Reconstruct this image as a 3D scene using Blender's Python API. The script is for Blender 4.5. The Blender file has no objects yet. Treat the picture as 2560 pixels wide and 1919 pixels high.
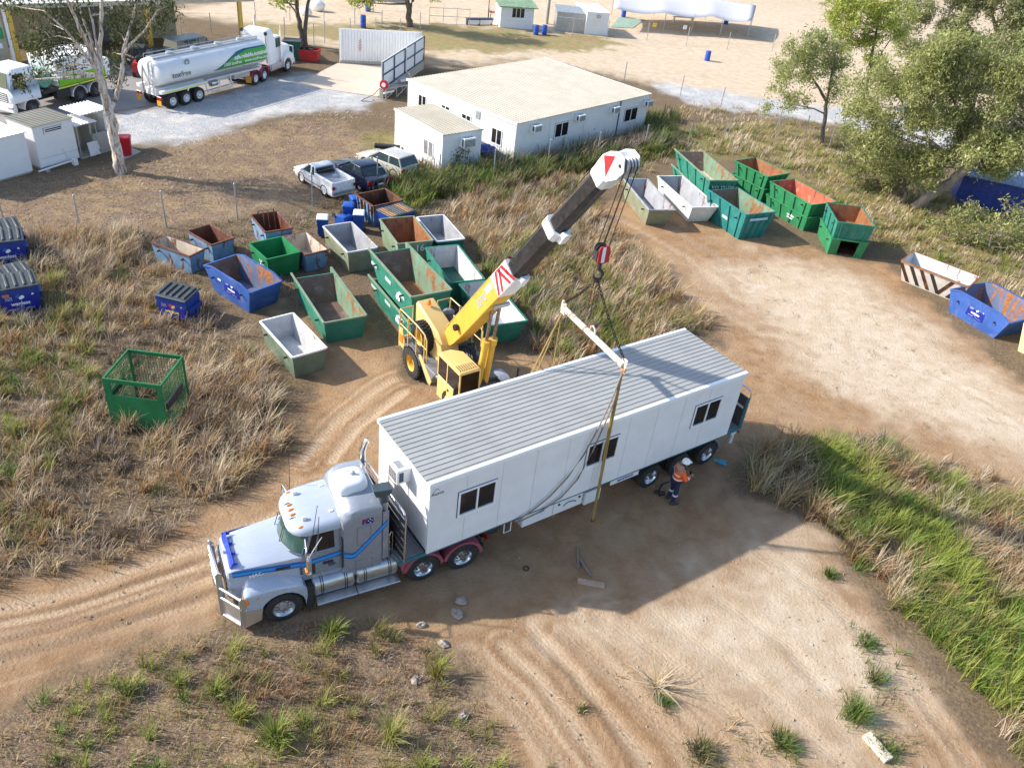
import bpy, bmesh, math, random
import numpy as np
from mathutils import Vector, Matrix
random.seed(7); rng = np.random.default_rng(11)
scene = bpy.context.scene
R_ = math.radians

# ---------------------------------------------------------------- camera
IW, IH, FPX, PITCH, ROLL, CH = 2560, 1919, 2034.0, R_(34.883), R_(7.09), 19.358
_f = Vector((0, math.cos(PITCH), -math.sin(PITCH))); _u = Vector((0, math.sin(PITCH), math.cos(PITCH))); _x = Vector((1, 0, 0))
RIGHT = _x * math.cos(ROLL) + _u * math.sin(ROLL); UP = -_x * math.sin(ROLL) + _u * math.cos(ROLL)
cd = bpy.data.cameras.new('camera'); cam = bpy.data.objects.new('camera', cd); scene.collection.objects.link(cam)
M3 = Matrix((RIGHT, UP, -_f)).transposed()
cam.matrix_world = Matrix.Translation((0, 0, CH)) @ M3.to_4x4()
cd.sensor_width = 36; cd.lens = FPX / IW * 36; cd.clip_start = .5; cd.clip_end = 3000
scene.camera = cam

# ---------------------------------------------------------------- light
SUN_EL = R_(34.2)
world = bpy.data.worlds.new('World'); scene.world = world; world.use_nodes = True
wn = world.node_tree; sky = wn.nodes.new('ShaderNodeTexSky'); sky.sky_type = 'NISHITA'; sky.sun_disc = False
sky.sun_elevation = SUN_EL; sky.sun_rotation = R_(-90); sky.air_density = 1.0; sky.dust_density = 1.2; sky.ozone_density = 1.0
wn.links.new(sky.outputs[0], wn.nodes['Background'].inputs[0]); wn.nodes['Background'].inputs[1].default_value = .15
sd = bpy.data.lights.new('sun', 'SUN'); sd.energy = 3.8; sd.angle = R_(1.0); sd.color = (1, .93, .82)
sun = bpy.data.objects.new('sun', sd); scene.collection.objects.link(sun)
sun.rotation_euler = Vector((math.cos(SUN_EL), -.01, -math.sin(SUN_EL))).to_track_quat('-Z', 'Y').to_euler()
sun.location = (-60, 0, 60)
vs = scene.view_settings
vs.view_transform = 'Standard'; vs.look = 'None'; vs.gamma = 1; vs.use_curve_mapping = False; vs.exposure = .90

def ray(px, py): return RIGHT * ((px - IW / 2) / FPX) + UP * (-(py - IH / 2) / FPX) + _f
def at(px, py, z=0.0):
    d = ray(px, py); t = (z - CH) / d.z
    return Vector((0, 0, CH)) + d * t

# ---------------------------------------------------------------- mesh helpers
class MB:
    def __init__(s): s.v = []; s.f = []; s.m = []
    def add(s, vs_, fs, m=0):
        o = len(s.v); s.v += [tuple(v) for v in vs_]
        for f in fs: s.f.append(tuple(i + o for i in f)); s.m.append(m)
        return s
    def hexa(s, p, m=0):   # p: 4 bottom ccw, 4 top ccw
        return s.add(p, [(3, 2, 1, 0), (4, 5, 6, 7), (0, 1, 5, 4), (1, 2, 6, 5), (2, 3, 7, 6), (3, 0, 4, 7)], m)
    def box(s, x0, x1, y0, y1, z0, z1, m=0):
        return s.hexa([(x0, y0, z0), (x1, y0, z0), (x1, y1, z0), (x0, y1, z0), (x0, y0, z1), (x1, y0, z1), (x1, y1, z1), (x0, y1, z1)], m)
    def obox(s, c, size, rot=None, m=0):
        a, b, d = [q / 2 for q in size]; P = [(-a, -b, -d), (a, -b, -d), (a, b, -d), (-a, b, -d), (-a, -b, d), (a, -b, d), (a, b, d), (-a, b, d)]
        c = Vector(c)
        if rot is not None:
            if not isinstance(rot, Matrix): rot = Matrix.Rotation(rot, 3, 'Z')
            P = [c + rot @ Vector(q) for q in P]
        else: P = [c + Vector(q) for q in P]
        return s.hexa(P, m)
    def bar(s, p0, p1, w, h, m=0, up=(0, 0, 1)):
        p0, p1 = Vector(p0), Vector(p1); d = (p1 - p0).normalized(); u = Vector(up)
        if abs(d.dot(u)) > .98: u = Vector((1, 0, 0))
        r = d.cross(u).normalized(); u = r.cross(d); a = r * w / 2; b = u * h / 2
        return s.hexa([p0 - a - b, p0 + a - b, p1 + a - b, p1 - a - b, p0 - a + b, p0 + a + b, p1 + a + b, p1 - a + b], m)
    def poly(s, pts, m=0): return s.add(pts, [tuple(range(len(pts)))], m)
    def prism(s, pts, off, m=0):
        n = len(pts); off = Vector(off); P = [Vector(p) for p in pts]; Q = [p + off for p in P]
        return s.add(P + Q, [tuple(range(n))[::-1], tuple(range(n, 2 * n))] + [(i, (i + 1) % n, n + (i + 1) % n, n + i) for i in range(n)], m)
    def ring(s, c, d, r, n, ry=None):
        d = Vector(d).normalized(); u = Vector((0, 0, 1)) if abs(d.z) < .9 else Vector((1, 0, 0))
        a = d.cross(u).normalized(); b = a.cross(d)
        return [Vector(c) + a * (r * math.cos(2 * math.pi * i / n)) + b * ((ry or r) * math.sin(2 * math.pi * i / n)) for i in range(n)]
    def loft(s, rings, m=0, caps=True):
        n = len(rings[0]); V = [p for r in rings for p in r]; F = []
        for k in range(len(rings) - 1):
            for i in range(n):
                j = (i + 1) % n; F.append((k * n + i, k * n + j, (k + 1) * n + j, (k + 1) * n + i))
        if caps: F += [tuple(range(n))[::-1], tuple((len(rings) - 1) * n + i for i in range(n))]
        return s.add(V, F, m)
    def tube(s, p0, p1, r, n=8, r1=None, m=0):
        d = Vector(p1) - Vector(p0)
        return s.loft([s.ring(p0, d, r, n), s.ring(p1, d, r1 if r1 is not None else r, n)], m)
    def path(s, pts, r, n=6, m=0, rs=None):
        P = [Vector(p) for p in pts]; rings = []
        for i, p in enumerate(P):
            d = (P[min(i + 1, len(P) - 1)] - P[max(i - 1, 0)])
            if d.length < 1e-6: d = Vector((0, 0, 1))
            d.normalize(); u = Vector((.13, .22, .97)).normalized()
            if abs(d.dot(u)) > .95: u = Vector((1, .1, 0)).normalized()
            a = d.cross(u).normalized(); b = a.cross(d); rr = rs[i] if rs else r
            rings.append([p + a * (rr * math.cos(2 * math.pi * k / n)) + b * (rr * math.sin(2 * math.pi * k / n)) for k in range(n)])
        return s.loft(rings, m)
    def lathe(s, prof, c=(0, 0, 0), axis='Z', n=20, m=0, caps=True):
        c = Vector(c); rings = []
        for r, h in prof:
            ring = []
            for i in range(n):
                a = 2 * math.pi * i / n; x, y = r * math.cos(a), r * math.sin(a)
                ring.append(c + Vector({'Z': (x, y, h), 'Y': (y, h, x), 'X': (h, x, y)}[axis]))
            rings.append(ring)
        return s.loft(rings, m, caps)
    def sphere(s, c, r, n=10, k=6, sc=(1, 1, 1), m=0):
        rings = [];
        for j in range(k + 1):
            t = math.pi * (.02 + .96 * j / k) - math.pi / 2
            rings.append([(c[0] + r * sc[0] * math.cos(t) * math.cos(2 * math.pi * i / n), c[1] + r * sc[1] * math.cos(t) * math.sin(2 * math.pi * i / n), c[2] + r * sc[2] * math.sin(t)) for i in range(n)])
        return s.loft(rings, m)
    def build(s, name, mats, parent=None, smooth=0, bevel=0, segs=1, at_=None):
        me = bpy.data.meshes.new(name); me.from_pydata(s.v, [], s.f)
        if not isinstance(mats, (list, tuple)): mats = [mats]
        for m in mats: me.materials.append(m)
        if len(mats) > 1: me.polygons.foreach_set('material_index', s.m)
        bm = bmesh.new(); bm.from_mesh(me)
        if bevel or smooth: bmesh.ops.remove_doubles(bm, verts=bm.verts, dist=1e-5)
        bmesh.ops.recalc_face_normals(bm, faces=bm.faces)
        if bevel:
            es = [e for e in bm.edges if len(e.link_faces) == 2 and e.calc_face_angle(0) > .5]
            bmesh.ops.bevel(bm, geom=es, offset=bevel, segments=segs, affect='EDGES', clamp_overlap=True)
        if smooth or bevel:
            lim = smooth if smooth else .45
            for f in bm.faces: f.smooth = True
            for e in bm.edges:
                if len(e.link_faces) == 2 and e.calc_face_angle(0) > lim: e.smooth = False
        bm.to_mesh(me); bm.free()
        o = bpy.data.objects.new(name, me); scene.collection.objects.link(o)
        if parent is not None: o.parent = parent
        if at_ is not None: o.location = at_
        return o

def tag(o, label=None, cat=None, group=None, kind=None):
    if label: o['label'] = label
    if cat: o['category'] = cat
    if group: o['group'] = group
    if kind: o['kind'] = kind
    return o
def thing(name, label, cat, loc=(0, 0, 0), yaw=0, group=None):
    o = bpy.data.objects.new(name, None); scene.collection.objects.link(o); o.empty_display_size = .3
    o.location = (loc[0], loc[1], loc[2] if len(loc) > 2 else 0); o.rotation_euler = (0, 0, yaw)
    return tag(o, label, cat, group)
def copy_tree(o, parent=None):
    c = o.copy(); scene.collection.objects.link(c)
    if parent is not None: c.parent = parent
    for ch in o.children: copy_tree(ch, c)
    return c
def inst(o, parent, loc=None, rot=None):
    c = o.copy(); scene.collection.objects.link(c); c.parent = parent
    if loc is not None: c.location = loc
    if rot is not None: c.rotation_euler = rot
    return c
def text(body, size, mat, parent, loc, rot, name='lettering', depth=.004, sx=1.0, align='CENTER', bold=0.0):
    cu = bpy.data.curves.new('t', 'FONT'); cu.body = body; cu.size = size; cu.extrude = depth; cu.align_x = align; cu.align_y = 'CENTER'; cu.resolution_u = 2; cu.offset = bold
    to = bpy.data.objects.new('t', cu); me = bpy.data.meshes.new_from_object(to); me.name = name
    me.materials.clear(); me.materials.append(mat)
    o = bpy.data.objects.new(name, me); scene.collection.objects.link(o); bpy.data.objects.remove(to)
    o.parent = parent; o.location = loc; o.rotation_euler = rot; o.scale = (sx, 1, 1)
    return o

# ---------------------------------------------------------------- materials
def _mat(name):
    m = bpy.data.materials.new(name); m.use_nodes = True; nt = m.node_tree; b = nt.nodes['Principled BSDF']
    return m, nt, b
def N(nt, t, **k):
    n = nt.nodes.new(t)
    for a, v in k.items():
        if a.startswith('i_'):
            key = a[2:]; key = int(key) if key.isdigit() else key.replace('_', ' ')
            n.inputs[key].default_value = v
        else: setattr(n, a, v)
    return n
def ramp(nt, fac, stops):
    r = nt.nodes.new('ShaderNodeValToRGB'); el = r.color_ramp.elements
    while len(el) < len(stops): el.new(.5)
    for e, (p, c) in zip(el, stops): e.position = p; e.color = (*c, 1) if len(c) == 3 else c
    nt.links.new(fac, r.inputs[0]); return r
def mix(nt, fac, a, b, mode='MIX'):
    n = nt.nodes.new('ShaderNodeMix'); n.data_type = 'RGBA'; n.blend_type = mode
    for s_, k in ((fac, 0), (a, 6), (b, 7)):
        if isinstance(s_, (int, float)): n.inputs[k].default_value = s_
        elif isinstance(s_, tuple): n.inputs[k].default_value = (*s_, 1) if len(s_) == 3 else s_
        else: nt.links.new(s_, n.inputs[k])
    return n.outputs[2]
def noise(nt, co, scale, detail=5, rough=.6, dist=0, sc=None):
    if sc:
        mp = nt.nodes.new('ShaderNodeMapping'); mp.inputs['Scale'].default_value = sc; nt.links.new(co, mp.inputs[0]); co = mp.outputs[0]
    n = nt.nodes.new('ShaderNodeTexNoise'); n.inputs['Scale'].default_value = scale; n.inputs['Detail'].default_value = detail; n.inputs['Roughness'].default_value = rough; n.inputs['Distortion'].default_value = dist
    nt.links.new(co, n.inputs['Vector']); return n.outputs['Fac']
def rng_(nt, v, a, b, c=0., d=1.):
    n = nt.nodes.new('ShaderNodeMapRange'); n.interpolation_type = 'SMOOTHSTEP'
    for i, q in enumerate((a, b, c, d)): n.inputs[i + 1].default_value = q
    nt.links.new(v, n.inputs[0]); return n.outputs[0]
def paint(name, col, rough=.5, var=.18, dirt=.25, rust=0., metal=0., dirtcol=(.27, .19, .12), scale=2.2, spec=.5, coat=0., streak=False, rustcol=((.05, .022, .012), (.26, .095, .03)), bump=.0):
    m, nt, b = _mat(name); tc = N(nt, 'ShaderNodeTexCoord'); co = tc.outputs['Object']
    dark = tuple(c * (1 - var) for c in col); lite = tuple(min(1, c * (1 + var * .6) + var * .02) for c in col)
    n1 = noise(nt, co, scale, 6, .65, .3); base = mix(nt, rng_(nt, n1, .3, .7), dark, lite)
    if dirt > 0:
        n2 = noise(nt, co, scale * 1.7, 8, .7, .6); base = mix(nt, rng_(nt, n2, .66 - dirt * .4, .9 - dirt * .2, 0, min(.85, .35 + dirt)), base, dirtcol)
    rsock = None
    if rust > 0:
        n3 = noise(nt, co, scale * 1.1, 10, .72, .9, (1, 1, .35) if streak else None); msk = rng_(nt, n3, .72 - rust * .5, .80 - rust * .5)
        n4 = noise(nt, co, scale * 5, 6, .7); rc = ramp(nt, n4, [(.3, rustcol[0]), (.7, rustcol[1])])
        base = mix(nt, msk, base, rc.outputs[0]); rsock = msk
    nt.links.new(base, b.inputs['Base Color'])
    b.inputs['Metallic'].default_value = metal; b.inputs['Specular IOR Level'].default_value = spec; b.inputs['Coat Weight'].default_value = coat
    nr = noise(nt, co, scale * 3, 4); rr = rng_(nt, nr, .3, .7, max(.03, rough - .1), min(1, rough + .12)); nt.links.new(rr, b.inputs['Roughness'])
    if bump:
        bp = N(nt, 'ShaderNodeBump'); bp.inputs['Strength'].default_value = bump; bp.inputs['Distance'].default_value = .02
        nt.links.new(noise(nt, co, 14, 6, .7), bp.inputs['Height']); nt.links.new(bp.outputs[0], b.inputs['Normal'])
    return m
def glassm(name, col=(.015, .02, .025), rough=.04):
    m, nt, b = _mat(name); tc = N(nt, 'ShaderNodeTexCoord')
    base = mix(nt, noise(nt, tc.outputs['Object'], 1.3, 2), tuple(c * .6 for c in col), tuple(c * 1.6 for c in col)); nt.links.new(base, b.inputs['Base Color'])
    b.inputs['Roughness'].default_value = rough; b.inputs['Specular IOR Level'].default_value = .55; return m
def clearglass(name, tint=(.75, .9, .85)):
    m, nt, b = _mat(name); tr = N(nt, 'ShaderNodeBsdfTransparent'); tr.inputs[0].default_value = (*tint, 1); gl = N(nt, 'ShaderNodeBsdfGlossy'); gl.inputs['Roughness'].default_value = .03
    mx = N(nt, 'ShaderNodeMixShader'); fr = N(nt, 'ShaderNodeFresnel'); fr.inputs[0].default_value = 1.5
    nt.links.new(fr.outputs[0], mx.inputs[0]); nt.links.new(tr.outputs[0], mx.inputs[1]); nt.links.new(gl.outputs[0], mx.inputs[2]); nt.links.new(mx.outputs[0], nt.nodes['Material Output'].inputs[0]); return m
def plain(name, col, rough=.6, metal=0., var=.12, scale=6.):
    return paint(name, col, rough, var, 0, 0, metal, scale=scale)
def leafm(name, attr='tint', trans=.35):
    m, nt, b = _mat(name); a = N(nt, 'ShaderNodeAttribute'); a.attribute_name = attr
    b.inputs['Roughness'].default_value = .6; b.inputs['Specular IOR Level'].default_value = .25
    nt.links.new(a.outputs['Color'], b.inputs['Base Color'])
    t = N(nt, 'ShaderNodeBsdfTranslucent'); nt.links.new(a.outputs['Color'], t.inputs[0]); mx = N(nt, 'ShaderNodeMixShader'); mx.inputs[0].default_value = trans
    nt.links.new(b.outputs[0], mx.inputs[1]); nt.links.new(t.outputs[0], mx.inputs[2]); nt.links.new(mx.outputs[0], nt.nodes['Material Output'].inputs[0]); return m

MT = dict(
 white=paint('white_paint', (.78, .79, .80), .45, .04, .08, dirtcol=(.55, .5, .42)), wallwhite=paint('white_wall_panel', (.76, .77, .79), .55, .05, .16, dirtcol=(.52, .48, .42), scale=1.3, streak=True),
 roofgrey=paint('grey_roof_sheet', (.33, .335, .33), .5, .08, .22, dirtcol=(.25, .24, .22), scale=1.1), roofcream=paint('cream_roof_sheet', (.43, .395, .325), .6, .10, .25, dirtcol=(.33, .29, .23), scale=.7), rooftan=paint('tan_roof_sheet', (.36, .33, .26), .6, .12, .25, dirtcol=(.28, .25, .2), scale=.6),
 frame=plain('white_frame', (.82, .84, .86), .35, var=.03), dark=plain('dark_steel', (.03, .03, .032), .6), black=plain('black_plastic', (.02, .02, .022), .5), navyline=plain('navy_trim', (.05, .07, .13), .5),
 glass=glassm('dark_glass', (.014, .012, .014), .07), glass2=glassm('tinted_glass', (.03, .05, .055)), wsglass=glassm('windscreen_glass', (.03, .07, .06)), clear=clearglass('clear_glass'),
 tyre=paint('tyre_rubber', (.025, .024, .024), .85, .2, .3, dirtcol=(.12, .09, .065), bump=.3), chrome=plain('polished_alloy', (.72, .73, .75), .18, 1., var=.06), alu=paint('bare_aluminium', (.58, .59, .62), .38, .08, .12, metal=.9, dirtcol=(.3, .24, .18)), galv=paint('galvanised_steel', (.46, .48, .5), .45, .12, .1, metal=.7, dirtcol=(.3, .28, .26)),
 silver=paint('silver_truck_paint', (.27, .30, .35), .26, .03, .05, metal=.25, coat=.6, scale=1.), silver_lit=paint('pale_truck_paint', (.40, .45, .54), .28, .03, .05, metal=.15, coat=.6, scale=1.), bluest=plain('blue_stripe', (.02, .11, .42), .35, var=.05), bluelt=plain('light_blue_stripe', (.03, .30, .72), .35, var=.05), deflector=glassm('blue_acrylic', (.03, .06, .55), .15),
 pink=paint('faded_maroon_guard', (.30, .07, .10), .5, .2, .25, dirtcol=(.3, .2, .15)), amber=plain('amber_lens', (.85, .22, .02), .25, var=.05), red=paint('red_paint', (.45, .03, .03), .5, .15, .1), redlens=plain('red_lens', (.4, .01, .012), .25), mesh=paint('dark_mesh_panel', (.05, .04, .042), .8, .3, .2), teal=paint('teal_chassis', (.03, .15, .19), .5, .2, .3),
 yellow=paint('pale_yellow_crane', (.66, .46, .17), .42, .06, .1, dirtcol=(.4, .28, .12), scale=1.2), yellow2=paint('strong_yellow_crane', (.66, .40, .06), .4, .08, .08, dirtcol=(.35, .22, .06)), boomblack=paint('black_boom_steel', (.022, .021, .023), .4, .25, .35, dirtcol=(.09, .08, .075), streak=True), crwhite=paint('crane_white', (.8, .8, .8), .4, .05, .12, dirtcol=(.5, .45, .4)), hazred=plain('hazard_red', (.5, .025, .035), .5), rope=plain('steel_rope', (.05, .045, .04), .55, .6), chain=paint('black_chain', (.04, .035, .033), .5, .3, 0, metal=.6), sling=paint('tan_webbing', (.32, .22, .07), .8, .2, .2), slingdk=paint('grey_webbing', (.25, .21, .18), .85, .2, .2), barrust=paint('rusty_white_bar', (.72, .66, .58), .6, .1, .1, rust=.46, scale=1.6, rustcol=((.18, .07, .03), (.48, .2, .08))),
 deckgrey=paint('grey_deck_plate', (.16, .165, .18), .5, .15, .2), skin=plain('skin', (.42, .25, .17), .6), hivis=plain('hivis_orange', (.85, .13, .02), .75, var=.12), reflect=plain('reflective_tape', (.72, .72, .74), .4), navy=plain('navy_workwear', (.012, .02, .07), .85, var=.2), helmet=plain('white_helmet', (.85, .85, .86), .3, var=.02), boot=plain('dark_boot', (.04, .04, .045), .7),
 timber=paint('grey_timber', (.42, .30, .21), .8, .2, .2, bump=.3), timberw=paint('bleached_timber', (.62, .55, .44), .85, .15, .25, bump=.4), conc=paint('concrete', (.42, .39, .34), .85, .1, .25, dirtcol=(.25, .22, .18), scale=1.), padc=paint('pale_concrete', (.56, .47, .38), .85, .06, .2, dirtcol=(.5, .4, .32), scale=.5), aprc=paint('apron_concrete', (.27, .25, .245), .85, .12, .25, dirtcol=(.18, .16, .15), scale=.4),
 bluebin=paint('blue_bin_paint', (.012, .045, .27), .45, .15, .2, dirtcol=(.10, .09, .12), scale=1.5), bluebinw=paint('weathered_blue_skip', (.035, .10, .36), .5, .2, .36, rust=.10, dirtcol=(.25, .24, .30), scale=1.1), bluewheelie=plain('blue_bin_plastic', (.01, .075, .36), .4), lidgrey=paint('dark_bin_lid', (.05, .06, .065), .5, .2, .3, dirtcol=(.2, .18, .16)), bluetarp=paint('blue_sheet', (.015, .04, .25), .5, .3, .3, dirtcol=(.2, .22, .3)),
)
def binm(name, col, rust, dirt=.3, sc=1.3, **k): return paint(name, col, .6, .2, dirt, rust, scale=sc, streak=True, **k)
BM = dict(
 palebluerust=binm('rusty_pale_blue', (.16, .28, .44), .42, .2, 1.6), rustin=binm('rusted_inside', (.16, .06, .035), .55, .3, 1.4, rustcol=((.05, .02, .014), (.2, .07, .03))), rustinor=binm('orange_rust_inside', (.30, .125, .05), .48, .45, rustcol=((.085, .035, .02), (.36, .14, .045)), dirtcol=(.14, .09, .06)), paintrust=binm('flaking_cream_inside', (.55, .47, .38), .36, .25),
 green=binm('bright_green_bin', (.008, .19, .06), .03, .22, dirtcol=(.05, .16, .09)), green2=binm('mid_green_bin', (.025, .22, .085), .2, .35, dirtcol=(.14, .22, .14)), teal=binm('teal_bin', (.02, .19, .135), .22, .45, dirtcol=(.12, .25, .2)), tealb=binm('blue_teal_bin', (.012, .18, .17), .2, .45, dirtcol=(.10, .25, .24)), olive=binm('olive_bin', (.22, .24, .16), .06, .35, dirtcol=(.32, .31, .24)), greygrn=binm('grey_green_bin', (.13, .18, .13), .06, .35, dirtcol=(.25, .25, .2)), palegr=binm('pale_green_bin', (.20, .27, .18), .14, .35), whitein=binm('stained_white_inside', (.52, .53, .54), .30, .3, dirtcol=(.4, .36, .33)), greyin=binm('grey_inside', (.33, .34, .37), .32, .35, dirtcol=(.3, .28, .26)), cleanw=binm('clean_white', (.72, .72, .73), .02, .2), darkgr=binm('dark_green_bin', (.01, .10, .07), .06, .2), cage=binm('cage_green', (.008, .16, .05), .03, .15), redin=binm('flaking_red_inside', (.42, .10, .05), .3, .4, dirtcol=(.6, .5, .42)), woodin=binm('scuffed_brown_inside', (.14, .09, .065), .3, .4, dirtcol=(.4, .33, .28)), cream=binm('cream_skip', (.68, .60, .34), .05, .2), haz=binm('hazard_white', (.7, .66, .6), .22, .3), bluein=binm('worn_blue_inside', (.10, .14, .26), .47, .4, rustcol=((.16, .06, .02), (.42, .18, .06))), greenin=binm('faded_green_inside', (.15, .25, .17), .42, .4, rustcol=((.12, .055, .025), (.36, .16, .055))), darkrust=binm('dark_rust', (.06, .025, .018), .4, .2),
)
# ---------------------------------------------------------------- ground
def wpoly(px): return np.array([tuple(at(*q))[:2] for q in px])
def inside_dist(pts, poly):
    x, y = pts[:, 0], pts[:, 1]; ins = np.zeros(len(pts), bool); dm = np.full(len(pts), 1e9); n = len(poly)
    for i in range(n):
        x0, y0 = poly[i]; x1, y1 = poly[(i + 1) % n]
        c = ((y0 > y) != (y1 > y)); xi = (x1 - x0) * (y - y0) / ((y1 - y0) if y1 != y0 else 1e-9) + x0; ins ^= c & (x < xi)
        ex, ey = x1 - x0, y1 - y0; t = np.clip(((x - x0) * ex + (y - y0) * ey) / max(1e-9, ex * ex + ey * ey), 0, 1)
        dm = np.minimum(dm, np.hypot(x - x0 - t * ex, y - y0 - t * ey))
    return np.where(ins, dm, -dm)
def line_dist(pts, ln):
    dm = np.full(len(pts), 1e9)
    for (x0, y0), (x1, y1) in zip(ln[:-1], ln[1:]):
        ex, ey = x1 - x0, y1 - y0; t = np.clip(((pts[:, 0] - x0) * ex + (pts[:, 1] - y0) * ey) / max(1e-9, ex * ex + ey * ey), 0, 1)
        dm = np.minimum(dm, np.hypot(pts[:, 0] - x0 - t * ex, pts[:, 1] - y0 - t * ey))
    return dm
_g = np.random.default_rng(3).random((64, 64))
def vnoise(p, s):
    q = p / s; i = np.floor(q).astype(int); f = q - i; f = f * f * (3 - 2 * f); a = _g[i[:, 0] % 64, i[:, 1] % 64]; b = _g[(i[:, 0] + 1) % 64, i[:, 1] % 64]; c = _g[i[:, 0] % 64, (i[:, 1] + 1) % 64]; d = _g[(i[:, 0] + 1) % 64, (i[:, 1] + 1) % 64]
    return (a * (1 - f[:, 0]) + b * f[:, 0]) * (1 - f[:, 1]) + (c * (1 - f[:, 0]) + d * f[:, 0]) * f[:, 1]
def fnoise(p, s): return .5 * vnoise(p, s) + .3 * vnoise(p + 17.3, s * .45) + .2 * vnoise(p + 5.1, s * .2)
def sst(x, a, b): t = np.clip((x - a) / (b - a), 0, 1); return t * t * (3 - 2 * t)

DIRT = [[(-700, 1640), (0, 1462), (200, 1425), (330, 1365), (480, 1285), (640, 1235), (720, 1155), (775, 1060), (790, 960), (715, 880), (690, 800), (600, 700), (520, 640), (560, 620), (660, 740), (800, 850), (920, 790), (1010, 950), (1290, 880), (1350, 900), (1500, 1000), (1800, 860), (1880, 940), (1870, 1100), (1830, 1230), (1955, 1285), (2065, 1355), (2200, 1515), (2345, 1720), (2500, 1919), (2640, 2100), (1300, 2100), (1290, 1860), (1180, 1690), (1075, 1590), (900, 1545), (720, 1530), (560, 1545), (460, 1578), (330, 1618), (150, 1692), (0, 1760), (-700, 2010)],
 [(1740, 800), (1690, 720), (1610, 640), (1480, 560), (1500, 520), (1600, 500), (1700, 530), (1840, 585), (1980, 600), (2100, 650), (2200, 650), (2300, 740), (2400, 830), (2560, 950), (2850, 1100), (2850, 1380), (2560, 1240), (2330, 1160), (2200, 1095), (2080, 1085), (1900, 1110), (1830, 1140), (1840, 980), (1800, 860)]]
PALE = [[(430, 30), (700, -30), (1500, -120), (3600, -60), (3300, 420), (2300, 330), (2100, 310), (1900, 255), (1760, 235), (1640, 212), (1500, 180), (1330, 150), (1100, 165), (1060, 140), (850, 120), (700, 95), (600, 60)], [(1900, 640), (2150, 700), (2350, 850), (2560, 1000), (2700, 1100), (2560, 1150), (2300, 1060), (2060, 960), (1900, 800), (1780, 700)], [(1400, 1560), (1600, 1540), (1800, 1450), (2000, 1350), (2200, 1600), (2300, 1750), (2100, 1900), (1900, 1700), (1700, 1600), (1500, 1620)]]
GRAVEL = [[(255, 292), (420, 262), (560, 225), (640, 195), (760, 185), (870, 215), (945, 252), (905, 275), (780, 272), (680, 292), (540, 330), (440, 362), (330, 358), (280, 340)], [(1640, 205), (1760, 222), (1900, 245), (2110, 272), (2400, 330), (2400, 380), (2110, 312), (1950, 292), (1760, 268), (1650, 228)]]
LITTER = [[(-500, 420), (100, 440), (300, 400), (420, 370), (540, 335), (690, 300), (820, 300), (980, 360), (1000, 420), (880, 490), (700, 500), (560, 555), (300, 580), (0, 575), (-500, 620)], [(-300, 1919), (0, 1800), (150, 1700), (460, 1590), (720, 1540), (1060, 1600), (1180, 1700), (1300, 1919), (1300, 2100), (-300, 2100)]]
OLIVE = [[(1640, 330), (1900, 300), (2140, 350), (2560, 560), (2700, 700), (2700, 840), (2400, 690), (2280, 640), (2200, 600), (2060, 480), (1900, 400), (1650, 395)], [(900, 330), (1500, 340), (1640, 280), (1740, 330), (1680, 390), (1480, 440), (1250, 480), (1000, 530), (930, 470)]]
STRIP = [[(600, 60), (850, 60), (1100, 60), (1500, 90), (1560, 110), (1480, 125), (1300, 130), (1080, 130), (850, 100), (640, 85)]]
TRACKS = [[(-200, 1600), (150, 1530), (480, 1420)], [(1330, 1560), (1440, 1690), (1560, 1860), (1600, 1919)], [(1500, 1540), (1640, 1640), (1820, 1800), (1900, 1919)], [(1800, 1500), (1960, 1620), (2200, 1860), (2240, 1919)], [(-200, 1560), (120, 1500), (420, 1390), (620, 1310), (800, 1240)], [(-200, 1640), (150, 1560), (480, 1450), (560, 1420)], [(-200, 1700), (200, 1590), (520, 1500)], [(1180, 1640), (1290, 1760), (1400, 1919), (1450, 2000)], [(1265, 1610), (1370, 1740), (1500, 1919)], [(1350, 1600), (1470, 1740), (1620, 1919)], [(1420, 1580), (1560, 1720), (1740, 1919)],
 [(1560, 1560), (1720, 1680), (1900, 1850), (1960, 1919)], [(1640, 1530), (1800, 1640), (1990, 1800), (2100, 1919)], [(1900, 1380), (2080, 1500), (2280, 1720), (2420, 1919)], [(1480, 560), (1640, 650), (1760, 760), (1900, 830), (2200, 900), (2560, 1000)], [(1530, 540), (1720, 640), (1830, 740), (2000, 800), (2300, 870), (2560, 960)], [(1600, 520), (1790, 640), (1900, 720), (2100, 800), (2560, 1060)], [(1640, 700), (1720, 780), (1780, 860)], [(760, 1150), (840, 1060), (960, 960), (1100, 900)], [(830, 1150), (900, 1060), (1010, 980)]]
def axis(lo, hi, a, b, fine, med, big):
    L = [np.linspace(lo, -60 if lo < -60 else lo, 7)[:-1]] if lo < -60 else []
    L += [np.arange(max(lo, -60), a, med), np.arange(a, b, fine), np.arange(b, big, med), np.linspace(big, hi, 8)]
    return np.concatenate(L)
xs = axis(-800, 900, -17, 27, .13, .42, 62); ys = np.concatenate([np.linspace(-60, 4, 5)[:-1], np.arange(4, 33, .13), np.arange(33, 122, .4), np.linspace(122, 1200, 9)])
GX, GY = np.meshgrid(xs, ys); gp = np.stack([GX.ravel(), GY.ravel()], 1)
wob = (fnoise(gp, 1.6) - .5) * 1.5 + (fnoise(gp + 31, .5) - .5) * .6
def zone(polys, soft=.35, w=1.0):
    r = np.zeros(len(gp))
    for pl in polys:
        d = inside_dist(gp, wpoly(pl)); r = np.maximum(r, sst(d + wob * w, -soft, soft))
    return r
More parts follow.
